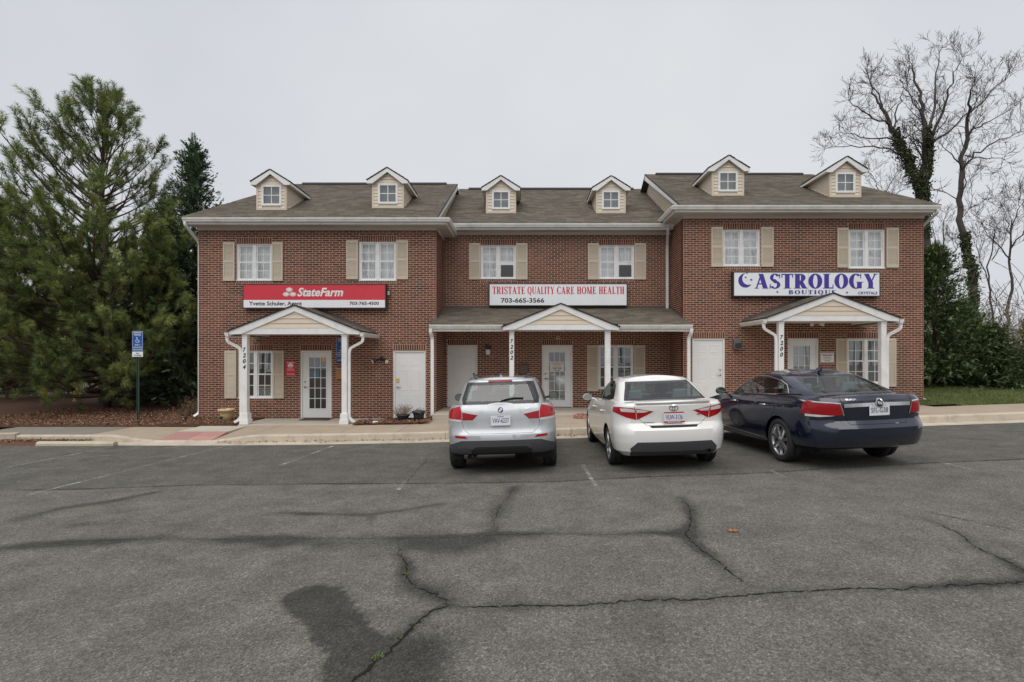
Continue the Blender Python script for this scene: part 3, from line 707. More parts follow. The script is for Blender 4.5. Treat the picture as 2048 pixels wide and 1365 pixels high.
def shell(unit, x0, x1, y0, z0, z1, sides):
    b = MB(); yb = y0 + 8.2
    if 'l' in sides: b.box(x0, x0 + .2, y0 + .221, yb, z0, z1)
    if 'r' in sides: b.box(x1 - .2, x1, y0 + .221, yb, z0, z1)
    b.box(x0 + .2, x1 - .2, yb - .2, yb, z0, z1); b.build('side_wall', M['brick_far'], unit)
    b = MB(); b.box(x0 + .24, x1 - .24, y0 + .23, yb - .22, z0 - .05, z0 - .01).box(x0 + .24, x1 - .24, y0 + .23, yb - .22, z0 + 2.75, z0 + 3.0).box(x0 + .24, x1 - .24, y0 + .23, yb - .22, z1 - .12, z1 - .02)
    b.box(x0 + .24, x1 - .24, y0 + 3.2, y0 + 3.3, z0, z1 - .12)
    b.build('floor_slab', M['dark_room'], unit)
shell(uL, XL0, XL1, YF, zl, zwL, 'l')
MB().box(XL1 - .2, XL1 - .001, YM + .02, YF + 8.2, zl, zwL).build('side_wall', M['brick_far'], uL)
window(uL, *wU1, YF, folds=13); window(uL, *wU2, YF, folds=11); window(uL, *wL1, YF, None, True)
for a, b_, t, d in ((447.5, 470.2, 485.3, 562.6), (544.6, 566.4, 485.3, 562.6), (693.5, 716.6, 481.5, 559.4), (793.8, 816.6, 481.5, 559.4), (450.4, 473.6, 702, 797), (546.8, 568.6, 702, 797)):
    shutter(uL, SX(a, YF), SX(b_, YF), SZ(d, YF), SZ(t, YF), YF)
glass_door(uL, *dG, YF, (SX(617, YF), SX(652, YF), SZ(818.3, YF), SZ(714.7, YF)))
panel_door(uL, *dW, YF, hinge_left=False)
EL0, EL1 = -10.06, -2.32
eaves(uL, XL0, XL1, EL0, EL1, YF, gtL, 'r', YM - .02)
YeL, zeL, YrL, ZrL = YF - .47, gtL + .02, 20.6, 8.46; kL = (ZrL - zeL) / (YrL - YeL)
main_roof(uL, EL0 - .06, -2.58, -8.85, -2.58, YeL, zeL, YrL, ZrL, 120, 3, 'r', XL1, 5.9)
dormer(uL, 514, 573, 420.7, YeL, zeL, kL, 20); dormer(uL, 745, 807, 417, YeL, zeL, kL, 22)
cL = (SX(461.5, 14.75) + SX(717, 14.75)) / 2; hL = (SX(717, 14.75) - SX(461.5, 14.75)) / 2
gable_porch(uL, cL, hL, 14.75, YF, 2.47, 2.64, 3.25, zl, ((SX(485.2, 14.85), SX(495.3, 14.85)), (SX(684, 14.85), SX(694.5, 14.85))), '7204', 10, ((-1, 0, 0), (1, 0, 0)))
downspout(uL, [(EL0 + .06, YF - .48, gtL - .1), (EL0 + .06, YF - .48, gtL - .2), (XL0 - .03, YF + .10, gtL - .62), (XL0 - .03, YF + .10, zl + .15), (XL0 - .13, YF - .02, zl + .05)])

# ---- middle unit ---------------------------------------------------------------
zm_ = .2
uM = thing('office_unit', ((XL1 + XR0) / 2, YM, zm_), 'middle brick two-storey unit set back behind a full-width porch roof', 'building', 'attached brick office units')
mU1 = rects((961, 1032, 489.4, 560.4), YM, zm_); mU2 = rects((1198, 1268.6, 489.4, 560.4), YM, zm_); mL1 = rects((1196.4, 1267, 691.8, 780.5), YM, zm_)
mD1 = rects((895, 954.7, 691, 816), YM, zm_); mD2 = rects((1084, 1145, 692, 817), YM, zm_)
mD1 = (mD1[0], mD1[1], zm_, mD1[3]); mD2 = (mD2[0], mD2[1], zm_, mD2[3])
gtM = 6.14; zwM = gtM - .17
brick_wall(uM, 'f', YM, XL1 + .003, XR0 - .003, zm_, zwM, [(*mU1, 1, 1), (*mU2, 1, 1), (*mL1, 1, 1), (*mD1, 1, 0), (*mD2, 1, 0)], pref=lambda r: abs(r[2] - 4.6) + .05 * abs(r[0] - 1))
shell(uM, XL1 + .004, XR0 - .004, YM, zm_, zwM, '')
window(uM, *mU1, YM, folds=12, ac=1); window(uM, *mU2, YM, folds=14, ac=1); window(uM, *mL1, YM, None, True)
for a, b_, t, d in ((938.5, 960.4, 487, 559.7), (1032.6, 1055, 487, 559.7), (1175.6, 1197.4, 487, 559.7), (1269.4, 1291.5, 487, 559.7), (1174, 1195.8, 691, 782.6), (1268, 1290, 691, 782.6)):
    shutter(uM, SX(a, YM), SX(b_, YM), SZ(d, YM), SZ(t, YM), YM)
panel_door(uM, *mD1, YM, hinge_left=True, knob='metal_dark')
glass_door(uM, *mD2, YM, (SX(1097.6, YM), SX(1130.6, YM), SZ(801.4, YM), SZ(704.7, YM)), rows=5, cover=(0, .62), knob='brass')
eaves(uM, XL1 + .01, XR0 - .01, XL1 + .02, XR0 - .02, YM, gtM)
YeM, zeM, YrM, ZrM = YM - .47, gtM + .02, 22.0, 8.71; kM = (ZrM - zeM) / (YrM - YeM)
main_roof(uM, XL1 - .0, XR0 + .0, XL1 + .0, XR0 + .0, YeM, zeM, YrM, ZrM, 140, 4)
dormer(uM, 972.6, 1031.4, 427, YeM, zeM, kM, 30); dormer(uM, 1192.6, 1250.6, 427, YeM, zeM, kM, 32)
downspout(uM, [(SX(1338, 17.2), YM - .47, gtM - .1), (SX(1338, 17.2), YM - .47, gtM - .2), (SX(1333.5, YM), YM - .05, gtM - .62), (SX(1333.5, YM), YM - .05, 3.44)])
# full-width porch of the middle unit: lean-to with a small gable over the entrance
yg = 15.72; zg = 2.80; ztop = 3.46; xa, xb = XL1 - .09, XR0 + .05
b = MB(); b.box(xa + .02, xb - .02, yg + .06, yg + .20, zg - .20, zg - .03).box(XL1 + .01, XR0 - .01, yg + .2, YM - .001, zg - .06, zg - .04)
pM = b.build('porch', M['white'], uM)
MB().hexa([(xa, yg, zg - .03), (xb, yg, zg - .03), (XR0 - .01, YM - .002, ztop - .05), (XL1 + .01, YM - .002, ztop - .05), (xa, yg, zg + .0), (xb, yg, zg + .0), (XR0 - .01, YM - .002, ztop), (XL1 + .01, YM - .002, ztop)]).build('roof_slab', M['roof_edge'], pM)
Lp = math.hypot(YM - yg, ztop - zg); tw = (YF - yg) / (YM - yg) * Lp
shingle_field(pM, (0, yg - .01, zg + .006), (1, 0, 0), (0, YM - yg, ztop - zg), Lp - .04, lambda t: xa if t < tw else XL1 + .01, lambda t: xb if t < tw else XR0 - .01, 160, seed=6)
MB().box(XL1 + .02, XR0 - .02, YM - .018, YM - .007, ztop - .03, ztop + .08).build('flashing', M['roof_flash'], pM)
for x, s in ((XL1 + .008, 1), (XR0 - .008, -1)):
    MB().prism([(x, YF + .05, zg + .22), (x, YM - .02, ztop - .01), (x, YM - .02, ztop + .09), (x, YF + .05, zg + .32)], (s * .008, 0, 0)).build('flashing', M['roof_flash'], pM)
cM = (SX(1007.6, 15.55) + SX(1235.4, 15.55)) / 2; hM = (SX(1235.4, 15.55) - SX(1007.6, 15.55)) / 2
yp = 15.55; slM, ezM = pediment(pM, cM, hM, yp - .02, 2.63, 2.79, 3.38)
wtM = (3.38 - .03 - 2.79) / slM
MB().prism([(cM - hM, yp + .012, 2.63), (cM + hM, yp + .012, 2.63), (cM + hM, yp + .012, 2.70), (cM + wtM, yp + .012, 2.79), (cM - wtM, yp + .012, 2.79), (cM - hM, yp + .012, 2.70)], (0, .148, 0)).build('beam', M['white'], pM, bevel=.004)
for s in (-1, 1):
    kk = (ztop - zg) / (YM - yg)
    yq = lambda x: yg + (3.38 - abs(x - cM) * slM - zg) / kk + .05
    q = [(cM, yp - .05, 3.38), (cM + s * (hM + .06), yp - .05, ezM - .06 * slM), (cM + s * (hM + .06), yg + .3, ezM - .06 * slM), (cM, yq(cM), 3.38)]
    MB().prism(q[::-1] if s > 0 else q, (0, 0, .025)).build('roof_slab', M['roof_edge'], pM)
    Lq = math.hypot(hM + .07, (hM + .07) * slM)
    shingle_field(pM, (cM + s * (hM + .07), yp - .055, ezM - .07 * slM + .024), (0, 1, 0), (-s * (hM + .07), 0, (hM + .07) * slM), Lq, lambda t: 0, lambda t: .35 + (yq(cM) - yg - .2) * t / Lq, 0, seed=40 + s)
    xg0, xg1 = (xa - .01, cM - hM - .03) if s < 0 else (cM + hM + .03, xb + .03)
    gutter(pM, (xg0, yg + .06, zg - .125), (xg1, yg + .06, zg - .125), (0, -1, 0))
    xd = (xa + .03) if s < 0 else (xb - .0)
    downspout(pM, [(xd, yg + .0, zg - .12), (xd, yg + .0, zg - .24), (xd + .03 * (1 if s < 0 else -1.4), yg + .12, zg - .38), (xd + .03 * (1 if s < 0 else -1.4), yg + .12, .14 if s < 0 else .3)], hw=.045)
    MB().box(min(xg0, xg1) + .01, max(xg0, xg1) - .01, yg + .04, yg + .058, zg - .2, zg - .02).build('fascia', M['white'], pM)
for (a, b_), s in (((1018.7, 1028.2), 0), ((1210, 1221), 1)): post(pM, SX(a, 15.68), SX(b_, 15.68), 15.66, 15.81, zm_, 2.63)
house_number(pM, '7202', SX(1023.3, 15.66), 15.66, SZ(679, 15.66))

# ---- right unit ----------------------------------------------------------------
zr = .37
uR = thing('office_unit', ((XR0 + XR1) / 2, YF, zr), 'right brick two-storey unit under the astrology sign, gabled against the middle roof', 'building', 'attached brick office units')
rU1 = rects((1446, 1520, 457.8, 535.3), YF, zr); rU2 = rects((1697, 1769.5, 459, 537), YF, zr); rL1 = rects((1694, 1771, 678.8, 770.5), YF, zr)
rD1 = rects((1385, 1449.4, 677.5, 810), YF, zr); rD2 = rects((1575.7, 1636.7, 678, 810), YF, zr)
rD1 = (rD1[0], rD1[1], zr, rD1[3]); rD2 = (rD2[0], rD2[1], zr, rD2[3])
gtR = 6.31; zwR = gtR - .17
brick_wall(uR, 'f', YF, XR0, XR1, zr, zwR, [(*rU1, 1, 1), (*rU2, 1, 1), (*rL1, 1, 1), (*rD1, 1, 0), (*rD2, 1, 0)], pref=lambda r: r[0] * .3 + abs(r[2] - 3.4))
brick_wall(uR, 'l', XR0, YF + .001, YM + .02, zr - .2, zwR, n_single=0, name='return_wall')
shell(uR, XR0, XR1, YF, zr, zwR, 'r')
MB().box(XR0 + .001, XR0 + .2, YM + .02, YF + 8.2, zr, zwR).build('side_wall', M['brick_far'], uR)
window(uR, *rU1, YF, folds=10); window(uR, *rU2, YF, folds=16); window(uR, *rL1, YF, 'blind', True)
for a, b_, t, d in ((1421.9, 1445, 454.7, 534.4), (1521.6, 1546, 454.7, 534.4), (1673.5, 1696, 457, 536), (1771.6, 1796, 457, 536), (1671, 1693.2, 677.5, 773.7), (1772, 1791, 677.5, 773.7)):
    shutter(uR, SX(a, YF), SX(b_, YF), SZ(d, YF), SZ(t, YF), YF)
panel_door(uR, *rD1, YF, hinge_left=True)
glass_door(uR, *rD2, YF, (SX(1587, YF), SX(1621.6, YF), zr + .3, SZ(692, YF)), rows=5, cover=(0, 1))
ER0, ER1 = XR0 - .37, 12.2
eaves(uR, XR0, XR1, ER0, ER1, YF, gtR, 'l', YM - .02)
YeR, zeR, YrR, ZrR = YF - .47, gtR + .02, 20.6, 8.83; kR = (ZrR - zeR) / (YrR - YeR)
main_roof(uR, 4.57, ER1 + .06, 4.57, 10.95, YeR, zeR, YrR, ZrR, 120, 5, 'l', XR0, 6.25)
dormer(uR, 1424, 1487, 392.5, YeR, zeR, kR, 50); dormer(uR, 1659, 1721, 395, YeR, zeR, kR, 52)
cR = (SX(1536.3, 14.75) + SX(1795, 14.75)) / 2; hR = (SX(1795, 14.75) - SX(1536.3, 14.75)) / 2
gable_porch(uR, cR, hR, 14.75, YF, 2.83, 2.98, 3.58, zr, ((SX(1556.5, 14.85), SX(1567, 14.85)), (SX(1761, 14.85), SX(1771.5, 14.85))), '7200', 12, ((-1, 0, 0), (1, 0, 0)))
downspout(uR, [(ER1 - .06, YF - .48, gtR - .1), (ER1 - .06, YF - .48, gtR - .2), (XR1 + .04, YF + .42, gtR - .62), (XR1 + .04, YF + .42, .64), (XR1 + .07, YF - .02, .54)])

# ------------------------------------------------------------------ ground: lot, kerb, pavement, beds, lawn
def cX(x):
    if x < -8.5: return 0.0
    if x < 1.14: return .001818 * (x + 8.5) ** 2
    if x < 16: return .16894 + .03505 * (x - 1.14)
    return .16894 + .03505 * 14.86
YE, YK, YS = 12.35, 12.90, 13.05     # asphalt edge, kerb face, kerb back
def lot_z(x, y): return -.187 + cX(x) + .012 * (YE - max(y, -4))
def walk_z(x): return -.032 + cX(x)
def on_lot(px, py):
    y = 9.0
    for _ in range(40): y = (ZC - lot_z(SX(px, y), y)) * F / (py - CY)
    return SX(px, y), y
CRACKS = {   # survey polylines in the photo: the worn joints and cracks of the old asphalt
 'A': [(800,1096),(797,1108),(815,1130),(810,1150),(830,1175),(870,1190),(903,1212)],
 'B': [(903,1212),(870,1220),(845,1235),(815,1265),(790,1290),(750,1325),(705,1365),(650,1410)],
 'C': [(903,1212),(950,1214),(1050,1212),(1150,1212),(1250,1203),(1290,1200),(1400,1200),(1480,1192),(1560,1186),(1700,1178),(1815,1180),(1817,1176),(1900,1172),(2048,1166),(2120,1160)],
 'D': [(985,1062),(990,1040),(1000,1015),(1012,1000),(1030,975)],
 'E': [(1360,995),(1378,1015),(1384,1040),(1380,1056),(1370,1070),(1395,1095),(1420,1113),(1450,1135),(1500,1175)],
 'F': [(1855,1040),(1920,1068),(1950,1095),(2010,1120),(2060,1150)],
 'G': [(1788,1010),(1900,1034),(2060,1067)],
 'H': [(0,1098),(140,1085),(320,1078),(420,1080),(600,1078),(800,1078),(900,1076),(985,1070),(1100,1068),(1230,1070),(1300,1066),(1370,1070)],
 'I': [(856,912),(850,925),(830,945),(812,968)],
 'J': [(31,981),(193,978),(373,971),(650,968),(896,967),(1100,964),(1300,954),(1541,946),(1647,938),(1848,927),(2060,918)],
 'K': [(560,1026),(620,1028),(740,1030),(800,1022),(880,1008)],
 'L': [(745,1032),(740,1052)],
 'P': [(0,1046),(120,1018),(240,1000),(310,985)],
}
W = {k: [on_lot(*p) for p in v] for k, v in CRACKS.items()}
def poly_dist(P, line):
    d = np.full(len(P), 1e9)
    for a, b in zip(line, line[1:]):
        a = np.array(a); b = np.array(b); ab = b - a; t = np.clip(((P - a) @ ab) / (ab @ ab + 1e-12), 0, 1)
        d = np.minimum(d, np.hypot(*(P - a - t[:, None] * ab).T))
    return d
def smooth_noise(P, sc, seed):
    rs = np.random.RandomState(seed); g = rs.rand(256, 256); q = P * sc; i = np.floor(q).astype(int); f = q - i; f = f * f * (3 - 2 * f)
    a = g[i[:, 0] % 256, i[:, 1] % 256]; b = g[(i[:, 0] + 1) % 256, i[:, 1] % 256]; c = g[i[:, 0] % 256, (i[:, 1] + 1) % 256]; d = g[(i[:, 0] + 1) % 256, (i[:, 1] + 1) % 256]
    return (a * (1 - f[:, 0]) + b * f[:, 0]) * (1 - f[:, 1]) + (c * (1 - f[:, 0]) + d * f[:, 0]) * f[:, 1]
xs = np.unique(np.round(np.concatenate([np.linspace(-160, -12, 12), np.arange(-12, 13.5, .065), np.linspace(13.5, 160, 14)]), 4))
ys = np.unique(np.round(np.concatenate([np.linspace(-60, 2.4, 10), np.arange(2.4, YE, .065), [YE]]), 4))
GX, GY = np.meshgrid(xs, ys); P = np.stack([GX.ravel(), GY.ravel()], 1)
Z = np.array([lot_z(x, y) for x, y in P])
# wear: 0 old bleached asphalt .. 1 dark oily / damp
dirt = np.zeros(len(P)); wob = smooth_noise(P, 1.7, 3) * .45 + smooth_noise(P, 5, 4) * .35 + smooth_noise(P, 13, 5) * .2
patch = np.clip(smooth_noise(P, 1.1, 8) * .9 + smooth_noise(P, 3.1, 9) * .5 + .12, .50, 1.1)
def stain(line, r, s):
    d0 = poly_dist(P, line); d = d0 / (r * .85 * (.25 + 1.5 * wob)); return np.maximum(s * patch * np.clip(1.15 - d, 0, 1), .6 * s * np.clip(1 - d0 / .05, 0, 1))
for k, r, s in (('A', .17, .8), ('B', .13, .75), ('C', .17, .8), ('D', .22, .8), ('E', .16, .8), ('F', .16, .75), ('G', .035, .6), ('H', .24, .95), ('J', .08, .75), ('K', .18, .8), ('L', .15, .7), ('P', .24, .65)):
    dirt = np.maximum(dirt, stain(W[k], r, s))
dirt = np.maximum(dirt, stain([on_lot(560, 1082), on_lot(720, 1088), on_lot(800, 1090), on_lot(960, 1084)], .50, 1.0))
dirt = np.maximum(dirt, stain([on_lot(150, 1050), on_lot(300, 1046), on_lot(420, 1062)], .3, .55))
blob = [on_lot(*p) for p in ((622, 1195), (650, 1225), (690, 1270), (720, 1310), (700, 1350))]
dB = poly_dist(P, blob); rB = .13 + .10 * wob; dirt = np.maximum(dirt, 1.0 * np.clip((rB * 1.25 - dB) / .05, 0, 1))
tri = [on_lot(830, 1300), on_lot(800, 1350), on_lot(780, 1400)]; dirt = np.maximum(dirt, .75 * np.clip(1.3 - poly_dist(P, tri) / (.35 * (.5 + wob)), 0, 1))
tri = [on_lot(845, 1165), on_lot(900, 1195)]; dirt = np.maximum(dirt, .5 * np.clip(1.2 - poly_dist(P, tri) / (.3 * (.5 + wob)), 0, 1))
# newer, darker bay strip along the kerb beyond the long joint
jl = np.interp(P[:, 0], [p[0] for p in W['J']], [p[1] for p in W['J']])
newer = np.clip((P[:, 1] - jl) / .12 + .5, 0, 1)
nx, ny = len(xs), len(ys)
fa = [(j * nx + i, j * nx + i + 1, (j + 1) * nx + i + 1, (j + 1) * nx + i) for j in range(ny - 1) for i in range(nx - 1)]
me = bpy.data.meshes.new('parking_lot'); me.from_pydata(np.column_stack([P, Z]).tolist(), [], fa); me.update()
for nm, arr in (('stain', dirt), ('newer', newer)):
    at = me.attributes.new(nm, 'FLOAT', 'POINT'); at.data.foreach_set('value', arr.astype(np.float32))
me.polygons.foreach_set('use_smooth', [True] * len(me.polygons))
def asphalt_mat():
    m, t, b, n, l = new_mat('old_asphalt')
    f1 = noise(t, 95, 3, .75); f2 = noise(t, 2.2, 6, .65); v = n.new('ShaderNodeTexVoronoi'); v.inputs['Scale'].default_value = 68
    c_ = n.new('ShaderNodeTexCoord'); l.new(c_.outputs['Object'], v.inputs['Vector'])
    base = ramp(t, f1, [(.30, (.060, .056, .048)), (.5, (.142, .134, .116)), (.70, (.25, .235, .204))])
    agg = ramp(t, v.outputs['Color'], [(.0, .60), (.5, .97), (.85, 1.35), (1, 2.0)])
    c = mixc(t, 1.0, base, agg, 'MULTIPLY')
    c = mixc(t, 1.0, c, ramp(t, f2, [(.3, .74), (.7, 1.22)]), 'MULTIPLY')
    a = n.new('ShaderNodeAttribute'); a.attribute_name = 'stain'; g = n.new('ShaderNodeAttribute'); g.attribute_name = 'newer'
    c = mixc(t, 1.0, c, ramp(t, g.outputs['Fac'], [(0, 1.0), (1, .80)]), 'MULTIPLY')
    sn = n.new('ShaderNodeMath'); sn.operation = 'MULTIPLY_ADD'; sn.inputs[1].default_value = .55; l.new(noise(t, 38, 4, .75), sn.inputs[0]); l.new(a.outputs['Fac'], sn.inputs[2])
    c = mixc(t, 1.0, c, ramp(t, sn.outputs[0], [(.42, 1.0), (.74, .76), (1.2, .40)]), 'MULTIPLY')
    l.new(c, b.inputs['Base Color']); b.inputs['Roughness'].default_value = .9; b.inputs['Specular IOR Level'].default_value = .3
    h = n.new('ShaderNodeMath'); h.operation = 'ADD'; l.new(f1, h.inputs[0]); l.new(v.outputs['Distance'], h.inputs[1]); bumped(t, b, h.outputs[0], .8, .010)
    return m
M['asphalt'] = asphalt_mat(); me.materials.append(M['asphalt'])
lot = link('parking_lot', me); tag(lot, 'worn grey asphalt parking lot with cracks and dark stains', None, None, 'structure')
M['crack'] = mat('crack_filler', (.020, .019, .017), 1, .3, 20., spec=.1)
rs = random.Random(5)
def crack(line, wmm, name='crack'):
    b = MB(); pts = []
    for (x0, y0), (x1, y1) in zip(line, line[1:]):
        L = math.hypot(x1 - x0, y1 - y0); n = max(2, int(L / .035)); ux, uy = (x1 - x0) / L, (y1 - y0) / L
        for k in range(n):
            j = rs.gauss(0, .010); t = k / n; pts.append((x0 + (x1 - x0) * t - uy * j, y0 + (y1 - y0) * t + ux * j))
    pts.append(line[-1]); prev = None
    for i, (x, y) in enumerate(pts):
        q = pts[min(i + 1, len(pts) - 1)]; p = pts[max(i - 1, 0)]; dx, dy = q[0] - p[0], q[1] - p[1]; L = math.hypot(dx, dy) or 1
        ww = wmm / 1000 * rs.uniform(.15, 1.35) * min(1, .2 + i / 6, .2 + (len(pts) - 1 - i) / 6); nx_, ny_ = -dy / L * ww / 2, dx / L * ww / 2
        a, c = (x + nx_, y + ny_, lot_z(x, y) + .004), (x - nx_, y - ny_, lot_z(x, y) + .004)
        if prev: b.poly([prev[0], prev[1], c, a])
        prev = (a, c)
    return b.build(name, M['crack'], lot)
for k, wmm in (('A', 14), ('B', 22), ('C', 15), ('D', 7), ('E', 13), ('F', 10), ('G', 8), ('H', 6), ('I', 8), ('J', 10)): crack(W[k], wmm)
# faded bay lines: worn paint that breaks up
def paint_mat():
    m, t, b, n, l = new_mat('worn_line_paint'); o = n['Material Output']
    b.inputs['Base Color'].default_value = (.55, .54, .52, 1); b.inputs['Roughness'].default_value = .8
    tr = n.new('ShaderNodeBsdfTransparent'); mx = n.new('ShaderNodeMixShader')
    f = noise(t, 2.3, 8, .8); l.new(ramp(t, f, [(.52, .10), (.66, .85)]), mx.inputs[0]); l.new(tr.outputs[0], mx.inputs[1]); l.new(b.outputs[0], mx.inputs[2]); l.new(mx.outputs[0], o.inputs['Surface']); return m
M['line'] = paint_mat()
def line(p0, p1, w=.06):
    (x0, y0), (x1, y1) = on_lot(*p0), on_lot(*p1); L = math.hypot(x1 - x0, y1 - y0); nx_, ny_ = -(y1 - y0) / L * w / 2, (x1 - x0) / L * w / 2; n = max(4, int(L / .3)); b = MB()
    for k in range(n):
        a, c = k / n, (k + 1) / n; q = []
        for t, s in ((a, 1), (a, -1), (c, -1), (c, 1)):
            x, y = x0 + (x1 - x0) * t + nx_ * s, y0 + (y1 - y0) * t + ny_ * s; q.append((x, y, lot_z(x, y) + .0055))
        b.poly(q)
    return b.build('bay_line', M['line'], lot)
for p0, p1 in (((456, 892), (60, 990)), ((228, 894), (-40, 946)), ((170, 905), (372, 894)), ((98, 919), (330, 904)), ((668, 892), (560, 932)), ((812, 962), (795, 982)), ((1165, 930), (1192, 974)), ((1540, 941), (1572, 957)), ((1880, 925), (1950, 942))):
    line(p0, p1)

M['concrete'] = mat('pavement_concrete', (.37, .295, .22), .9, .13, 1.3, .25, 120., rnd=.08, dirt=(.25, .20, .15, .55), dscale=.9)
M['kerb'] = mat('kerb_concrete', (.52, .455, .36), .9, .14, 2., .3, 110., rnd=.08, dirt=(.24, .19, .14, .8), dscale=2.6)
M['damp'] = mat('old_grey_pavement', (.21, .19, .16), .85, .18, 1.2, .3, 120., rnd=.08, dirt=(.24, .20, .16, .5), dscale=.7)
M['slab'] = mat('porch_concrete', (.47, .425, .355), .9, .12, 1.2, .2, 120., dirt=(.32, .27, .21, .5), dscale=1.1)
M['pink_paver'] = mat('pink_paver', (.40, .215, .185), .85, .12, 5., .3, 90., rnd=.1)
JX = [-13.6, -12.1, -10.5, -8.85, -7.55, -6.65, -4.5, -3.1, -1.55, .0, 1.6, 3.2, 4.8, 6.4, 8.0, 9.6, 11.2, 12.8, 14.6, 16.6, 19, 22, 26]
def kerb_h(x):
    """kerb upstand: dropped at the wheelchair ramp"""
    d = abs(x + 8.2); return .145 if d > 1.7 else (.012 if d < .75 else .012 + .133 * (d - .75) / .95)
pav = thing('pavement', (0, YS, 0), 'tan concrete pavement of jointed slabs along the units', None, kind='structure')
def back_y(x): return 14.5 if x < -8.3 else (14.72 if x < -3.2 else (15.56 if x < 5 else (15.2 if x < 10.5 else 14.78)))
for x0, x1 in zip(JX, JX[1:]):
    g = .006; a, c = x0 + g, x1 - g; yb = back_y((x0 + x1) / 2)
    if -8.9 < x0 < -7.6:   # ramp slab in front of the porch with pink pavers
        ym = 13.75; kz = lambda x: lot_z(x, YE) + kerb_h(x)
        MB().hexa([(a, ym, -.3), (c, ym, -.3), (c, yb, -.3), (a, yb, -.3), (a, ym, walk_z(a) - .02), (c, ym, walk_z(c) - .02), (c, yb, walk_z(c)), (a, yb, walk_z(a))], .8).build('pavement_slab', M['slab'], pav)
        nxp, nyp = 2, 2
        for i in range(nxp):
            for j in range(nyp):
                u0, u1 = a + (c - a) * i / nxp + .005, a + (c - a) * (i + 1) / nxp - .005; v0, v1 = YS + .01 + (ym - YS - .015) * j / nyp, YS + .01 + (ym - YS - .015) * (j + 1) / nyp - .008
                zz = lambda x, y: kz(x) + .01 + (walk_z(x) - .02 - kz(x) - .01) * (y - YS) / (ym - YS)
                MB().hexa([(u0, v0, -.3), (u1, v0, -.3), (u1, v1, -.3), (u0, v1, -.3), (u0, v0, zz(u0, v0)), (u1, v0, zz(u1, v0)), (u1, v1, zz(u1, v1)), (u0, v1, zz(u0, v1))], random.random()).build('tactile_paver', M['pink_paver'], pav)
        continue
    n = 4; b = MB(); xx = [a + (c - a) * k / n for k in range(n + 1)]
    for p, q in zip(xx, xx[1:]):
        zf = lambda x: lot_z(x, YE) + kerb_h(x) + .012 if kerb_h(x) < .14 else walk_z(x)
        b.hexa([(p, YS + .004, -.4), (q, YS + .004, -.4), (q, yb, -.4), (p, yb, -.4), (p, YS + .004, zf(p)), (q, YS + .004, zf(q)), (q, yb, walk_z(q)), (p, yb, walk_z(p))], .3 + .5 * rs.random())
    b.build('pavement_slab', M['concrete'] if x0 > -10.6 else M['damp'], pav)
kerb = thing('kerb', (0, YK, 0), 'pale concrete kerb with gutter along the parking bays', None, kind='structure')
KX = [-12.2, -10.4, -8.9, -7.5, -4.9, -1.9, 1.1, 4.1, 7.1, 10.1, 13.1, 16.1, 20, 26]
for x0, x1 in zip(KX, KX[1:]):
    n = 6; b = MB(); g_ = MB(); xx = [x0 + .004 + (x1 - x0 - .008) * k / n for k in range(n + 1)]; ra = .2 + .6 * rs.random()
    kz = lambda x: lot_z(x, YE) + kerb_h(x) + .008; gz = lambda x: lot_z(x, YE) - .012
    for bb, prof in ((b, lambda x: [(YK - .008, -.4), (YK - .006, gz(x)), (YK + .006, kz(x) - .03), (YK + .016, kz(x) - .010), (YK + .034, kz(x)), (YS - .001, kz(x) + .003), (YS - .001, -.4)]),
                     (g_, lambda x: [(YE - .01, -.4), (YE - .01, lot_z(x, YE) + .006), (YE + .25, lot_z(x, YE) - .004), (YK - .009, gz(x)), (YK - .009, -.4)])):
        rings = [[(x, y, z) for y, z in prof(x)] for x in xx]; m_ = len(rings[0])
        bb.add([p for r_ in rings for p in r_], [(i * m_ + j, (i + 1) * m_ + j, (i + 1) * m_ + j + 1, i * m_ + j + 1) for i in range(n) for j in range(m_ - 1)] + [tuple(range(m_)), tuple(n * m_ + j for j in range(m_ - 1, -1, -1))], ra)
    b.build('kerb_stone', M['kerb'], kerb); g_.build('gutter_pan', M['kerb'], kerb)
# the kerb turns forward at the end of the bays
b = MB(); b.tube([(-12.2, 12.98, -.06), (-12.9, 12.75, -.05), (-14.5, 12.05, -.05), (-18, 11.2, -.05)], 1, 4, True, .5, (.075, .11)); b.build('kerb_stone', M['kerb'], kerb)
# porch slabs
ps = thing('porch_floor', (0, 15, 0), 'pale concrete porch floors at the entrances', None, kind='structure')
MB().box(SX(483, 14.7) - .12, SX(700, 14.7) + .05, 14.72, YF - .008, -.3, zl - .002).build('porch_slab', M['slab'], ps, bevel=.01)
MB().box(SX(700, 14.7) + .056, XL1 - 1.55, 15.4, YF - .008, -.3, zl - .003).build('porch_slab', M['slab'], ps)
MB().box(XL1 + .01, XR0 - .01, 15.57, YM - .008, -.3, zm_ - .002).build('porch_slab', M['slab'], ps, bevel=.012)
MB().box(XR0 + .01, XR1 - 1.6, 15.21, YF - .008, -.3, zr - .002).build('porch_slab', M['slab'], ps, bevel=.012)
MB().box(cR - hR + .1, cR + hR - .1, 14.70, 15.205, -.3, zr - .0025).build('porch_slab', M['slab'], ps, bevel=.012)

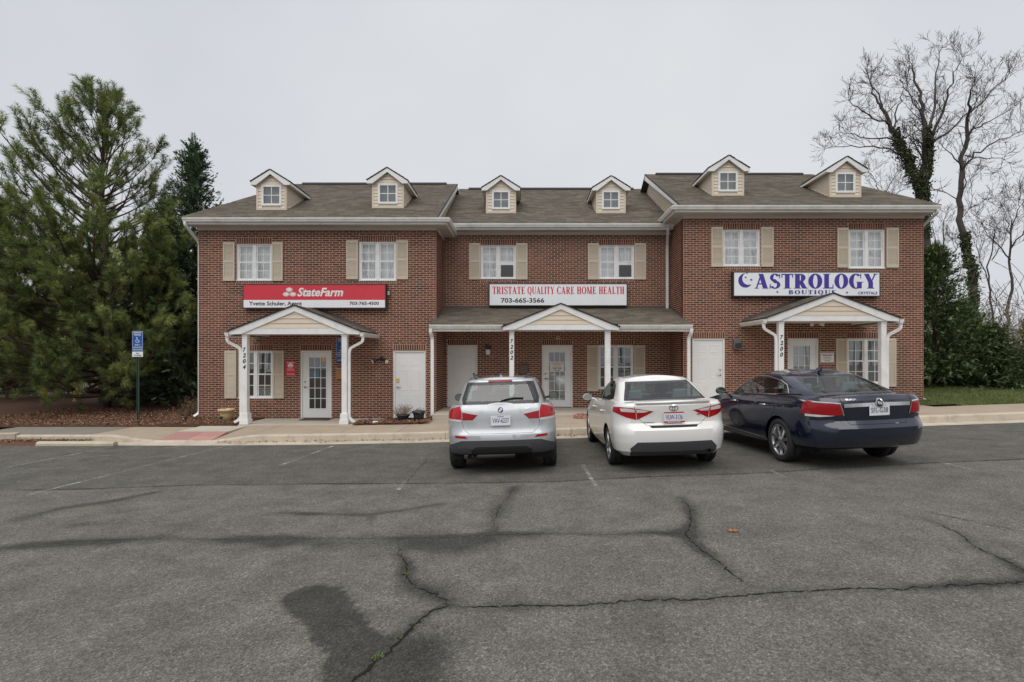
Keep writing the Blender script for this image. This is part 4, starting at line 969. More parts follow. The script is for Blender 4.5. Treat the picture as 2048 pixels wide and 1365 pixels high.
# wide ground under everything, mulch bed on the left, lawn on the right
def ground_z(x, y):
    z = -.12 + max(0, min(1, (x - 4) / 8)) * .55
    if y > 15: z += (y - 15) * (.02 if x < 5 else .045) * (1 if y < 40 else 0) + (25 * .03 if y >= 40 else 0)
    return z
gx = np.unique(np.concatenate([np.linspace(-400, -30, 8), np.linspace(-30, 35, 66), np.linspace(35, 400, 8)])); gy = np.unique(np.concatenate([np.linspace(13.06, 45, 60), np.linspace(45, 700, 14)]))
v = [(x, y, ground_z(x, y) - (0 if y > 15 else .2)) for y in gy for x in gx]
f = [(j * len(gx) + i, j * len(gx) + i + 1, (j + 1) * len(gx) + i + 1, (j + 1) * len(gx) + i) for j in range(len(gy) - 1) for i in range(len(gx) - 1)]
M['soil'] = mat('soil_leaf_litter', (.095, .065, .042), .95, .3, 1.5, .5, 20.)
g = MB(); g.v = v; g.f = f; g.a = [0.] * len(f); gr = g.build('ground', M['soil'], smooth=True); tag(gr, 'brown leaf-littered ground behind and beside the units', None, None, 'structure')

def chips(name, region, n, cols, label, cat, zf, size=(.022, .075), seed=1, upright=.35):
    """loose flakes lying on a bed: mulch, fallen leaves"""
    r = np.random.RandomState(seed); b = MB()
    base = MB()
    for k in range(n):
        while True:
            x = r.uniform(region[0], region[1]); y = r.uniform(region[2], region[3])
            if region[4] is None or region[4](x, y): break
        L = r.uniform(*size); wd = L * r.uniform(.15, .45); th = r.uniform(0, 6.28); ti = r.normal(0, upright); z = zf(x, y) + abs(r.normal(0, .012)) + L * .25 * abs(math.sin(ti))
        ux, uy = math.cos(th) * L / 2, math.sin(th) * L / 2; px_, py_ = -math.sin(th) * wd / 2, math.cos(th) * wd / 2; dz = math.sin(ti) * L / 2
        b.poly([(x - ux - px_, y - uy - py_, z - dz), (x + ux - px_, y + uy - py_, z + dz), (x + ux + px_, y + uy + py_, z + dz + .004), (x - ux + px_, y - uy + py_, z - dz + .003)], r.rand() + .001)
    o = b.build(name, cols); tag(o, label, cat, None, 'stuff'); return o
def mulch_mat():
    m, t, b, n, l = new_mat('bark_mulch'); a = n.new('ShaderNodeAttribute'); a.attribute_name = 'rnd'
    c = ramp(t, a.outputs['Fac'], [(0, (.075, .036, .022)), (.45, (.18, .085, .046)), (.8, (.27, .14, .078)), (1, (.42, .27, .16))])
    l.new(c, b.inputs['Base Color']); b.inputs['Roughness'].default_value = .95; return m
M['mulch'] = mulch_mat(); M['mulch_bed'] = mat('mulch_bed', (.115, .055, .032), 1, .45, 14., 1., 40., bdist=.02)
bed = []
def mound(x0, x1, y0, y1, top, base, inside=None, amp=.03, n=40, name='mulch_bed', label='', m_=16):
    v = []; f = []; rr = random.Random(int(x0 * 100))
    for j in range(m_ + 1):
        for i in range(n + 1):
            u, w_ = i / n, j / m_; x = x0 + (x1 - x0) * u; y = y0 + (y1 - y0) * w_; e = min(1, 6 * min(u, 1 - u, w_ * 1.2, (1 - w_) * 3))
            v.append((x, y, base(x, y) + top * e + rr.uniform(-amp, amp) * e))
    for j in range(m_):
        for i in range(n): f.append((j * (n + 1) + i, j * (n + 1) + i + 1, (j + 1) * (n + 1) + i + 1, (j + 1) * (n + 1) + i))
    b = MB(); b.v = v; b.f = f; b.a = [0.] * len(f); o = b.build(name, M['mulch_bed'], smooth=True); tag(o, label, None, None, 'structure'); return o
mound(-32, XL0 - .02, 14.52, 24.5, .05, lambda x, y: walk_z(x) - .01 + (y - 14.5) * .012, label='brown mulch bed under the pines left of the units', n=60, m_=40)
mound(XL0 - .05, SX(483, 14.7) - .13, 14.74, YF - .005, .06, lambda x, y: walk_z(x) - .01, label='mulch bed below the left window', n=24)
mound(SX(700, 14.7) + .06, XL1 + .02, 14.62, 15.5, .05, lambda x, y: walk_z(x) - .01, label='mulch bed by the white side door of the left unit', n=24)
mound(-14.5, -10.3, 12.32, 12.97, .05, lambda x, y: lot_z(x, YE) + .0, label='mulch spilled behind the wheel stop', n=30, m_=10)
mound(-30, -12.3, 12.6, 14.3, .06, lambda x, y: -.12 + .02 * (y - 12.6), label='mulch island beyond the end of the kerb', n=30, m_=10)
chips('mulch', (-16, XL0 - .1, 14.5, 19, None), 15000, M['mulch'], 'loose bark mulch and pine needles under the pines', 'mulch', lambda x, y: walk_z(x) + .045 + (y - 14.5) * .012, seed=2)
chips('mulch', (XL0 - .1, SX(483, 14.7) - .14, 14.72, YF - .02, None), 2600, M['mulch'], 'loose bark mulch below the left window', 'mulch', lambda x, y: walk_z(x) + .055, seed=3)
chips('mulch', (SX(700, 14.7) + .05, XL1 + .05, 14.6, 15.5, None), 2600, M['mulch'], 'loose bark mulch and dead leaves by the potted plants', 'mulch', lambda x, y: walk_z(x) + .045, seed=4)
chips('mulch', (-14.5, -10.3, 12.36, 12.95, lambda x, y: y > 12.4 + .3 * max(0, (x + 12.4) / 2.1)), 1500, M['mulch'], 'loose mulch behind the concrete wheel stop', 'mulch', lambda x, y: lot_z(x, YE) + .05, seed=5)
chips('fallen_leaves', (-7.3, 2.4, 12.55, 12.9, lambda x, y: y > 12.70 + .12 * math.sin(x * 3) or random.random() < .10), 520, M['mulch'], 'dead leaves drifted in the kerb gutter', 'leaves', lambda x, y: lot_z(x, YE) + .0, seed=6, size=(.02, .07))

# ------------------------------------------------------------------ cars
def paint(name, col, metal, rough, flake=0.0):
    m, t, b, n, l = new_mat(name); c = mixc(t, noise(t, 1.5, 3), [x * .96 for x in col], [min(1, x * 1.04) for x in col])
    if flake: c = mixc(t, 1.0, c, ramp(t, noise(t, 900, 1), [(.3, 1 - flake), (.7, 1 + flake)]), 'MULTIPLY')
    # road film towards the sills
    g = n.new('ShaderNodeTexCoord'); d = noise(t, 4, 6, .7)
    l.new(c, b.inputs['Base Color']); b.inputs['Metallic'].default_value = metal; b.inputs['Roughness'].default_value = rough; b.inputs['Coat Weight'].default_value = 1.0; b.inputs['Coat Roughness'].default_value = .05
    l.new(ramp(t, d, [(.3, rough * .9), (.8, min(1, rough * 1.35))]), b.inputs['Roughness']); return m
M['paint_silver'] = paint('silver_paint', (.49, .505, .52), .5, .40, .10)
M['paint_white'] = paint('pearl_white_paint', (.78, .765, .735), .0, .30)
M['paint_navy'] = paint('navy_paint', (.0055, .0098, .028), .1, .16, .2)
M['car_glass'] = glass_mat('car_glass', (.56, .65, .635), .10, .0, False)
M['car_glass_dark'] = glass_mat('tinted_glass', (.34, .40, .39), .12, .0, False)
M['frit'] = mat('black_glass_edge', (.03, .03, .034), .12, .05, 3.)
M['cladding'] = mat('dark_bumper_plastic', (.060, .061, .068), .55, .12, 20., .1, 200.)
M['underbody'] = mat('underbody', (.016, .016, .016), .8, .3, 5.)
M['rubber'] = mat('tyre_rubber', (.020, .020, .020), .75, .2, 10., .15, 90.)
M['alloy'] = mat('alloy_rim', (.52, .52, .53), .25, .06, 8., metal=.9)
M['hub'] = mat('wheel_shadow', (.03, .03, .031), .6, .2, 8.)
def lamp_mat(name, c):
    m = mat(name, c, .25, .35, 9., coat=.35, spec=.3, stretch=(.6, .6, 9)); return m
M['tail_red'] = lamp_mat('tail_lamp_red', (.40, .006, .012)); M['tail_clear'] = lamp_mat('tail_lamp_clear', (.62, .58, .57)); M['tail_dark'] = lamp_mat('tail_lamp_dark', (.26, .006, .010)); M['tail_dark2'] = lamp_mat('tail_lamp_deep', (.30, .005, .010))
M['cabin'] = mat('cabin_trim', (.035, .037, .040), .8, .2, 6.); M['seat_grey'] = mat('seat_fabric_grey', (.10, .11, .115), .85, .15, 12.); M['seat_light'] = mat('seat_fabric_light', (.30, .33, .33), .85, .12, 12.)
M['plate'] = mat('plate_white', (.70, .71, .74), .5, .05, 6.); M['plate_ink'] = mat('plate_ink', (.02, .035, .14), .5, .05, 4.); M['plate_red'] = mat('plate_red', (.50, .02, .03), .5, .05, 4.)

def half_loop(yr, yf, w, rr, rf, cr, cf, taper):
    p = []; n1, nc, ns = 9, 9, 54
    for k in range(n1):
        x = (w - rr) * k / n1; p.append((x, yr + cr * (x / w) ** 2))
    yc = yr + cr * ((w - rr) / w) ** 2; ry = rr * 1.15
    for k in range(nc + 1):
        a = math.pi / 2 * k / nc; p.append((w - rr + rr * math.sin(a), yc + ry * (1 - math.cos(a))))
    yd = yf - cf * ((w - rf) / w) ** 2; fy = rf * 1.3
    y0, y1 = yc + ry, yd - fy
    for k in range(1, ns): p.append((w, y0 + (y1 - y0) * k / ns))
    for k in range(nc + 1):
        a = math.pi / 2 * (1 - k / nc); p.append((w - rf + rf * math.sin(a), yd - fy * (1 - math.cos(a))))
    for k in range(1, n1 + 1):
        x = (w - rf) * (1 - k / n1); p.append((x, yf - cf * (x / w) ** 2))
    return [(x * taper(y), y) for x, y in p]
def ring_loft(levels, taper, crown, close_bottom=True, nx=9):
    """levels: (yr, yf, w, rr, rf, cr, cf, zfun); returns bmesh of the skin with a crowned top"""
    bm = bmesh.new(); rings = []
    for (yr, yf, w, rr, rf, cr, cf, zf) in levels:
        h = half_loop(yr, yf, w, rr, rf, cr, cf, taper)
        rv = [bm.verts.new((x, y, zf(y))) for x, y in h]
        lv = [rv[0]] + [bm.verts.new((-x, y, zf(y))) for x, y in h[1:-1]] + [rv[-1]]
        rings.append((rv, lv))
    for (r0, l0), (r1, l1) in zip(rings, rings[1:]):
        for i in range(len(r0) - 1):
            bm.faces.new((r0[i], r0[i + 1], r1[i + 1], r1[i]))
            bm.faces.new((l0[i + 1], l0[i], l1[i], l1[i + 1]))
    rv, lv = rings[-1]; prev = None
    for i in range(1, len(rv) - 1):
        a, b = lv[i].co, rv[i].co; row = [lv[i]]
        for k in range(1, nx):
            t = k / nx; p = a.lerp(b, t); p.z += crown(p.y) * (1 - (2 * t - 1) ** 2) * min(1, abs(b.x) / .45); row.append(bm.verts.new(p))
        row.append(rv[i])
        if prev:
            for k in range(nx): bm.faces.new((prev[k], prev[k + 1], row[k + 1], row[k]))
        else:
            for k in range(nx): bm.faces.new((rv[0], row[k + 1], row[k]))
        prev = row
    for k in range(nx): bm.faces.new((prev[k], prev[k + 1], rv[-1]))
    if close_bottom:
        rv, lv = rings[0]
        for i in range(1, len(rv) - 2): bm.faces.new((rv[i + 1], rv[i], lv[i], lv[i + 1]))
    bmesh.ops.recalc_face_normals(bm, faces=bm.faces); return bm
AX = {'rear': (0, 2, 1), 'front': (0, 2, 1), 'right': (1, 2, 0), 'left': (1, 2, 0), 'top': (0, 1, 2)}
def cut(bm, poly, view, flt=None, delete=True):
    """slice the skin along a convex outline seen from one side and return the faces inside it"""
    i, j, k = AX[view]; c = Vector((sum(p[0] for p in poly) / len(poly), sum(p[1] for p in poly) / len(poly)))
    test = {'rear': lambda f: f.normal.y < -.15, 'front': lambda f: f.normal.y > .12, 'right': lambda f: f.calc_center_median().x > .02 and f.normal.x > .05, 'left': lambda f: f.calc_center_median().x < -.02 and f.normal.x < -.05, 'top': lambda f: f.normal.z > .3}[view]
    bm.faces.ensure_lookup_table(); bm.normal_update()
    lo = (min(p[0] for p in poly) - .2, min(p[1] for p in poly) - .2); hi = (max(p[0] for p in poly) + .2, max(p[1] for p in poly) + .2)
    cur = []
    for f in bm.faces:
        m = f.calc_center_median()
        if test(f) and lo[0] < m[i] < hi[0] and lo[1] < m[j] < hi[1] and (flt is None or flt(m)): cur.append(f)
    n = len(poly)
    for q in range(n):
        a, b = Vector(poly[q]), Vector(poly[(q + 1) % n]); e = b - a; nrm = Vector((e.y, -e.x))
        if nrm.dot(c - a) > 0: nrm = -nrm
        co = [0, 0, 0]; no = [0, 0, 0]; co[i], co[j] = a; no[i], no[j] = nrm
        g = list({v for f in cur for v in f.verts}) + list({x for f in cur for x in f.edges}) + cur
        r = bmesh.ops.bisect_plane(bm, geom=g, dist=1e-5, plane_co=co, plane_no=no)
        co, no = Vector(co), Vector(no)
        cur = [f for f in r['geom'] if isinstance(f, bmesh.types.BMFace) and f.is_valid and (f.calc_center_median() - co).dot(no) < 0]
        if not cur: return []
    return cur
def lift(bm, faces, name, mat_, parent, off=0.0, thick=0.0):
    """take the faces out of the skin as a part of its own"""
    if not faces: return None
    nb = bmesh.new(); vm = {}
    for f in faces:
        vs = []
        for v in f.verts:
            if v not in vm: vm[v] = nb.verts.new(v.co + v.normal * off)
            vs.append(vm[v])
        nb.faces.new(vs)
    bmesh.ops.delete(bm, geom=faces, context='FACES')
    nb.normal_update(); return fin(nb, name, mat_, parent)
def fin(bm, name, mat_, parent, ang=32):
    bm.normal_update()
    for e in bm.edges:
        e.smooth = not (len(e.link_faces) == 2 and e.calc_face_angle(0) > math.radians(ang))
    for f in bm.faces: f.smooth = True
    me = bpy.data.meshes.new(name); bm.to_mesh(me); bm.free(); me.materials.append(mat_)
    return link(name, me, parent)
def grow(poly, d):
    c = Vector((sum(p[0] for p in poly) / len(poly), sum(p[1] for p in poly) / len(poly))); o = []
    n = len(poly); area = sum(poly[i][0] * poly[(i + 1) % n][1] - poly[(i + 1) % n][0] * poly[i][1] for i in range(n)); s = 1 if area > 0 else -1
    for i in range(n):
        p0, p1, p2 = Vector(poly[i - 1]), Vector(poly[i]), Vector(poly[(i + 1) % n]); e0, e1 = (p1 - p0).normalized(), (p2 - p1).normalized()
        n0, n1 = Vector((e0.y, -e0.x)) * s, Vector((e1.y, -e1.x)) * s; b = (n0 + n1); b = b / max(.25, b.length_squared / 2) if b.length > 1e-6 else n0
        o.append(tuple(p1 + b * d))
    return o
def panel(bm, poly, view, name, mat_, parent, gap=.006, flt=None):
    """door or lid: cut out, with an open shut line all round"""
    out_ = cut(bm, grow(poly, gap), view, flt)
    if not out_: return None
    s = set(out_); inner = cut(bm, poly, view, (lambda m: flt(m)) if flt else None)
    inner_s = set(inner)
    i, j, k = AX[view]; P_ = grow(poly, gap)
    # ring faces = inside grown outline but not inside the panel
    cs = []
    n = len(P_); area = sum(P_[q][0] * P_[(q + 1) % n][1] - P_[(q + 1) % n][0] * P_[q][1] for q in range(n)); sg = 1 if area > 0 else -1
    def inside(m):
        for q in range(n):
            a, b = P_[q], P_[(q + 1) % n]
            if sg * ((b[0] - a[0]) * (m[j] - a[1]) - (b[1] - a[1]) * (m[i] - a[0])) < -1e-7: return False
        return True
    test = {'rear': lambda f: f.normal.y < -.15, 'right': lambda f: f.normal.x > .05, 'left': lambda f: f.normal.x < -.05, 'top': lambda f: f.normal.z > .3, 'front': lambda f: f.normal.y > .12}[view]
    ring = [f for f in bm.faces if f not in inner_s and test(f) and inside(f.calc_center_median()) and (flt is None or flt(f.calc_center_median()))]
    o = lift(bm, inner, name, mat_, parent)
    bmesh.ops.delete(bm, geom=[f for f in ring if f.is_valid], context='FACES'); return o
def wheel(car, x, y, r, w, side, style):
    """tyre, rim, spokes; axle along x"""
    def lath(prof, n=40):   # prof (axial, radius)
        b = MB(); vs = [(x + side * a, y + q * math.cos(2 * math.pi * k / n), r + q * math.sin(2 * math.pi * k / n)) for a, q in prof for k in range(n)]
        b.add(vs, [(i * n + k, i * n + (k + 1) % n, (i + 1) * n + (k + 1) % n, (i + 1) * n + k) for i in range(len(prof) - 1) for k in range(n)]); return b
    h = w / 2; ri = r * .70
    ty = lath([(-h, ri), (-h, r * .93), (-h * .82, r * .985), (-h * .5, r), (-.005, r), (-.004, r - .008), (.004, r - .008), (.005, r), (h * .5, r), (h * .82, r * .985), (h, r * .93), (h * 1.02, r * .85), (h * .9, ri)]).build('wheel', M['rubber'], car, smooth=True)
    lath([(h * .92, ri + .012), (h * .95, ri - .004), (h * .7, ri - .02), (-h * .6, ri - .03)]).build('rim', M['alloy'], ty, smooth=True)
    lath([(h * .15, ri - .02), (h * .15, .02), (h * .15, .0)]).build('brake_disc', M['hub'], ty, smooth=True)
    sp = MB(); n = style
    for k in range(n):
        a = 2 * math.pi * k / n + .3; wi, wo = .045, (.075 if n < 8 else .05); ro = ri - .006
        def P3(ax, rad, t): return (x + side * ax, y + rad * math.cos(a) - t * math.sin(a), r + rad * math.sin(a) + t * math.cos(a))
        pts = [P3(h * .5, .03, -wi / 2), P3(h * .6, ro, -wo / 2), P3(h * .6, ro, wo / 2), P3(h * .5, .03, wi / 2)]; top = [P3(h * .80, .03, -wi / 3), P3(h * .86, ro, -wo / 2.6), P3(h * .86, ro, wo / 2.6), P3(h * .80, .03, wi / 3)]
        sp.add(pts + top, [(4, 5, 6, 7), (0, 1, 5, 4), (2, 3, 7, 6), (1, 2, 6, 5), (3, 0, 4, 7)])
    sp.build('spokes', M['alloy'], ty)
    lath([(h * .80, .05), (h * .88, .042), (h * .9, .0)], 20).build('hub_cap', M['alloy'], ty, smooth=True)
    return ty
def surf(bvh, view, u, z):
    """point on the skin seen from a side"""
    if view == 'rear': o, d = Vector((u, -6, z)), Vector((0, 1, 0))
    elif view == 'left': o, d = Vector((-4, u, z)), Vector((1, 0, 0))
    elif view == 'right': o, d = Vector((4, u, z)), Vector((-1, 0, 0))
    else: o, d = Vector((u, z, 4)), Vector((0, 0, -1))
    h = bvh.ray_cast(o, d); return (h[0], h[1]) if h[0] is not None else (None, None)
def stick(b, bvh, view, vf, u, z, lift_=.004, su=1.0):
    """drape flat 2D lettering on the skin"""
    v, f = vf; pts = []
    for a, c in v:
        p, n = surf(bvh, view, u + su * a, z + c)
        pts.append(p + n * lift_ if p is not None else None)
    for q in f:
        if all(pts[i] is not None for i in q): b.poly([pts[i] for i in q])
    return b
def disc2d(r, n=20, rx=1.0):
    return np.array([(0, 0)] + [(r * rx * math.cos(2 * math.pi * k / n), r * math.sin(2 * math.pi * k / n)) for k in range(n)]), [(0, k + 1, (k + 1) % n + 1) for k in range(n)]
def ring2d(rx, ry, t, n=24, a0=0, a1=360):
    v = []; f = []
    for k in range(n + 1):
        a = math.radians(a0 + (a1 - a0) * k / n); v += [(rx * math.cos(a), ry * math.sin(a)), ((rx - t) * math.cos(a), (ry - t) * math.sin(a))]
    return np.array(v), [(2 * k, 2 * k + 2, 2 * k + 3, 2 * k + 1) for k in range(n)]
def number_plate(car, x, z, y, tilt, text, frame=None, slogan=None, ink='plate_ink'):
    """flat US plate: 305 x 152 mm"""
    c, s = math.cos(tilt), math.sin(tilt)
    def P(u, w_, o): return (x + u, y - o + w_ * s, z + w_ * c)
    b = MB(); q = [(-.1525, -.076), (.1525, -.076), (.1525, .076), (-.1525, .076)]
    b.add([P(a, d, 0) for a, d in q] + [P(a, d, .006) for a, d in q], [(4, 5, 6, 7), (0, 1, 5, 4), (1, 2, 6, 5), (2, 3, 7, 6), (3, 0, 4, 7)]); pl = b.build('number_plate', M['plate'], car)
    def put(vf, u, w_, m, nm): 
        k = MB(); v, f = vf; [k.poly([P(u + v[i][0], w_ + v[i][1], .0075) for i in r]) for r in f]; k.build(nm, M[m], pl)
    put(text2d(text, 1, .008, 0, width=.255, height=.074), -.1275, -.036, ink, 'plate_characters')
    if frame:
        for a, d, e, g in ((-.157, .157, -.081, -.058), (-.157, .157, .062, .081), (-.157, -.147, -.081, .081), (.147, .157, -.081, .081)):
            k = MB(); k.add([P(a, e, .007), P(d, e, .007), P(d, g, .007), P(a, g, .007)], [(0, 1, 2, 3)]); k.build('plate_frame', M[frame if d - a > .1 else 'plate'], pl)
    if slogan:
        put(text2d(slogan[0], 1, .02, 0, width=slogan[1], height=.017), -slogan[1] / 2, slogan[2], slogan[3], 'plate_slogan')
    return pl
def seats(car, xs, y, z0, ztop, mat_, w=.24):
    for x in xs:
        b = MB(); pr = [(-.06, z0), (.06, z0), (.03, ztop - .22), (-.05, ztop - .22)]
        def sec(hw, za, zb, ya, yb): b.hexa([(x - hw, ya, za), (x + hw, ya, za), (x + hw, ya + .12, za), (x - hw, ya + .12, za), (x - hw * .85, yb, zb), (x + hw * .85, yb, zb), (x + hw * .85, yb + .09, zb), (x - hw * .85, yb + .09, zb)])
        sec(w, z0, ztop - .2, y, y - .10); sec(.13, ztop - .17, ztop, y - .11, y - .13); sec(.03, ztop - .22, ztop - .15, y - .09, y - .09)
        b.build('seat', mat_, car, bevel=.03)
def place_car(name, label, X, Y, yaw=0.0, wb=2.75):
    gx = (lot_z(X + .8, Y) - lot_z(X - .8, Y)) / 1.6; gy = (lot_z(X, Y + wb) - lot_z(X, Y)) / wb
    return thing(name, (X, Y, lot_z(X, Y) + .004), label, 'car', 'cars parked nose-in at the kerb', (math.atan(gy), -math.atan(gx), yaw), local=True)
def mirror(car, x, y, z, side, mat_, w=.2, h=.14):
    b = MB(); n = 14
    sec = lambda yy, sc: [(x + side * (.02 + (w - .02) * (.5 + .5 * math.cos(2 * math.pi * k / n)) * sc + (1 - sc) * w * .3), yy, z + h / 2 * sc * math.sin(2 * math.pi * k / n) * (1.0 if math.sin(2 * math.pi * k / n) > 0 else .9)) for k in range(n)]
    rings = [sec(y - .06, .93), sec(y - .065, 1.0), sec(y, 1.0), sec(y + .07, .7), sec(y + .10, .3)]
    b.add([p for r in rings for p in r], [(i * n + k, i * n + (k + 1) % n, (i + 1) * n + (k + 1) % n, (i + 1) * n + k) for i in range(4) for k in range(n)] + [tuple(range(4 * n, 5 * n))])
    b.tube([(x - side * .06, y + .02, z - .05), (x + side * .05, y + .01, z - .03)], .022, 6)
    o = b.build('wing_mirror', mat_, car, smooth=True)
    MB().poly(sec(y - .055, .9)).build('mirror_glass', M['mirror'], o); return o
M['mirror'] = mat('mirror_glass', (.42, .47, .44), .06, .02, 3., metal=1)
def arch_liner(car, x, y, r, w, side):
    b = MB(); n = 20; R = r + .055
    vs = []
    for k in range(n + 1):
        a = math.pi * (-.12 + 1.24 * k / n); vs += [(x + side * w * .25, y + R * math.cos(a), r + R * math.sin(a)), (x - side * w * 1.4, y + R * math.cos(a), r + R * math.sin(a))]
    b.add(vs, [(2 * k, 2 * k + 2, 2 * k + 3, 2 * k + 1) for k in range(n)]); b.poly([vs[2 * k + 1] for k in range(n + 1)]); b.build('wheel_arch', M['underbody'], car)
def circ(y, z, r, n=22, a0=0): return [(y + r * math.cos(2 * math.pi * k / n), z + r * math.sin(2 * math.pi * k / n)) for k in range(n)]
def lerpf(*kv):
    xs_, ys_ = [k for k, _ in kv], [v for _, v in kv]
    def f(y):
        if y <= xs_[0]: return ys_[0]
        for i in range(len(xs_) - 1):
            if y <= xs_[i + 1]:
                t = (y - xs_[i]) / (xs_[i + 1] - xs_[i]); t = t * t * (3 - 2 * t) if len(xs_) > 2 else t
                return ys_[i] + (ys_[i + 1] - ys_[i]) * t
        return ys_[-1]
    return f
def car_shell(car, S):
    """common assembly for all three cars from their own sections and outlines"""
    tub = ring_loft(S['tub'], S['taper'], S['deck_crown']); cab = ring_loft(S['cab'], S['cab_taper'], S['roof_crown'], close_bottom=False)
    bvh_t = BVHTree.FromBMesh(tub); bvh_c = BVHTree.FromBMesh(cab)
    pm = S['paint']; wb, r, tr, tw = S['wb'], S['r'], S['track'], S['tw']
    # wheel openings and wheels
    for side, view in ((1, 'right'), (-1, 'left')):
        for y in (0, wb):
            fs = cut(tub, circ(y, r, r + S.get('arch', .055)), view)
            bmesh.ops.delete(tub, geom=fs, context='FACES')
            arch_liner(car, side * tr, y, r, tw, side)
            wheel(car, side * tr, y, r, tw, side, S['spokes'])
    # cabin floor under the glasshouse
    fl = cut(tub, S['well'], 'top', lambda m: m.z > S['belt'] - .35)
    lift(tub, fl, 'parcel_shelf', M['cabin'], car, -.02)
    # lamps first, then lids and doors
    for nm, poly, m, off in S.get('lamps', ()):
        for sx in (1, -1): lift(tub, cut(tub, [(sx * a, b) for a, b in poly], 'rear'), nm, M[m], car, off)
    for nm, poly, m in S.get('rear_trim', ()):
        lift(tub, cut(tub, poly, 'rear'), nm, M[m], car, .0)
    for nm, poly in S.get('lids', ()): panel(tub, poly, 'rear', nm, pm, car, .005)
    for nm, poly, m in S.get('side_trim', ()):
        for view in ('left', 'right'): lift(tub, cut(tub, poly, view), nm, M[m], car, .0)
    for nm, poly in S.get('doors', ()):
        for view in ('left', 'right'):
            d = panel(tub, poly, view, nm, pm, car, .005)
    # glass
    for nm, view, poly, edge, m in S['glass']:
        vs_ = ('left', 'right') if view == 'side' else (view,)
        for v_ in vs_:
            if edge:
                ring = grow(poly, edge); fs = cut(cab, ring, v_)
                o = lift(cab, fs, nm + '_surround', M['frit'], car)
                if o:
                    nb = bmesh.new(); nb.from_mesh(o.data); inner = cut(nb, poly, v_); lift(nb, inner, nm, M[m], car)
                    nb.normal_update(); nb.to_mesh(o.data); nb.free()
            else: lift(cab, cut(cab, poly, v_), nm, M[m], car)
    body = fin(tub, 'body', pm, car); roof = fin(cab, 'cabin_roof', pm, car)
    # dark core so that nothing shows through the shut lines
    b = MB(); b.box(-tr + .12, tr - .12, S['tub'][0][0] + .30, S['tub'][0][1] - .3, .27, .48); b.build('chassis', M['underbody'], car)
    for side in (1, -1):
        for y in S.get('handles', ()):
            p, n = surf(bvh_t, 'right' if side > 0 else 'left', y, S['handle_z'])
            if p is not None:
                MB().tube([p + Vector((side * .005, -.09, 0)), p + Vector((side * .032, -.075, .004)), p + Vector((side * .034, .06, .004)), p + Vector((side * .005, .085, 0))], .014, 8).build('door_handle', M[S['handle_mat']], car, smooth=True)
        x, y, z = S['mirror']; mirror(car, side * x, y, z, side, M[S.get('mirror_mat', 'black')], *S.get('mirror_size', (.2, .14)))
    return bvh_t, bvh_c, body, roof

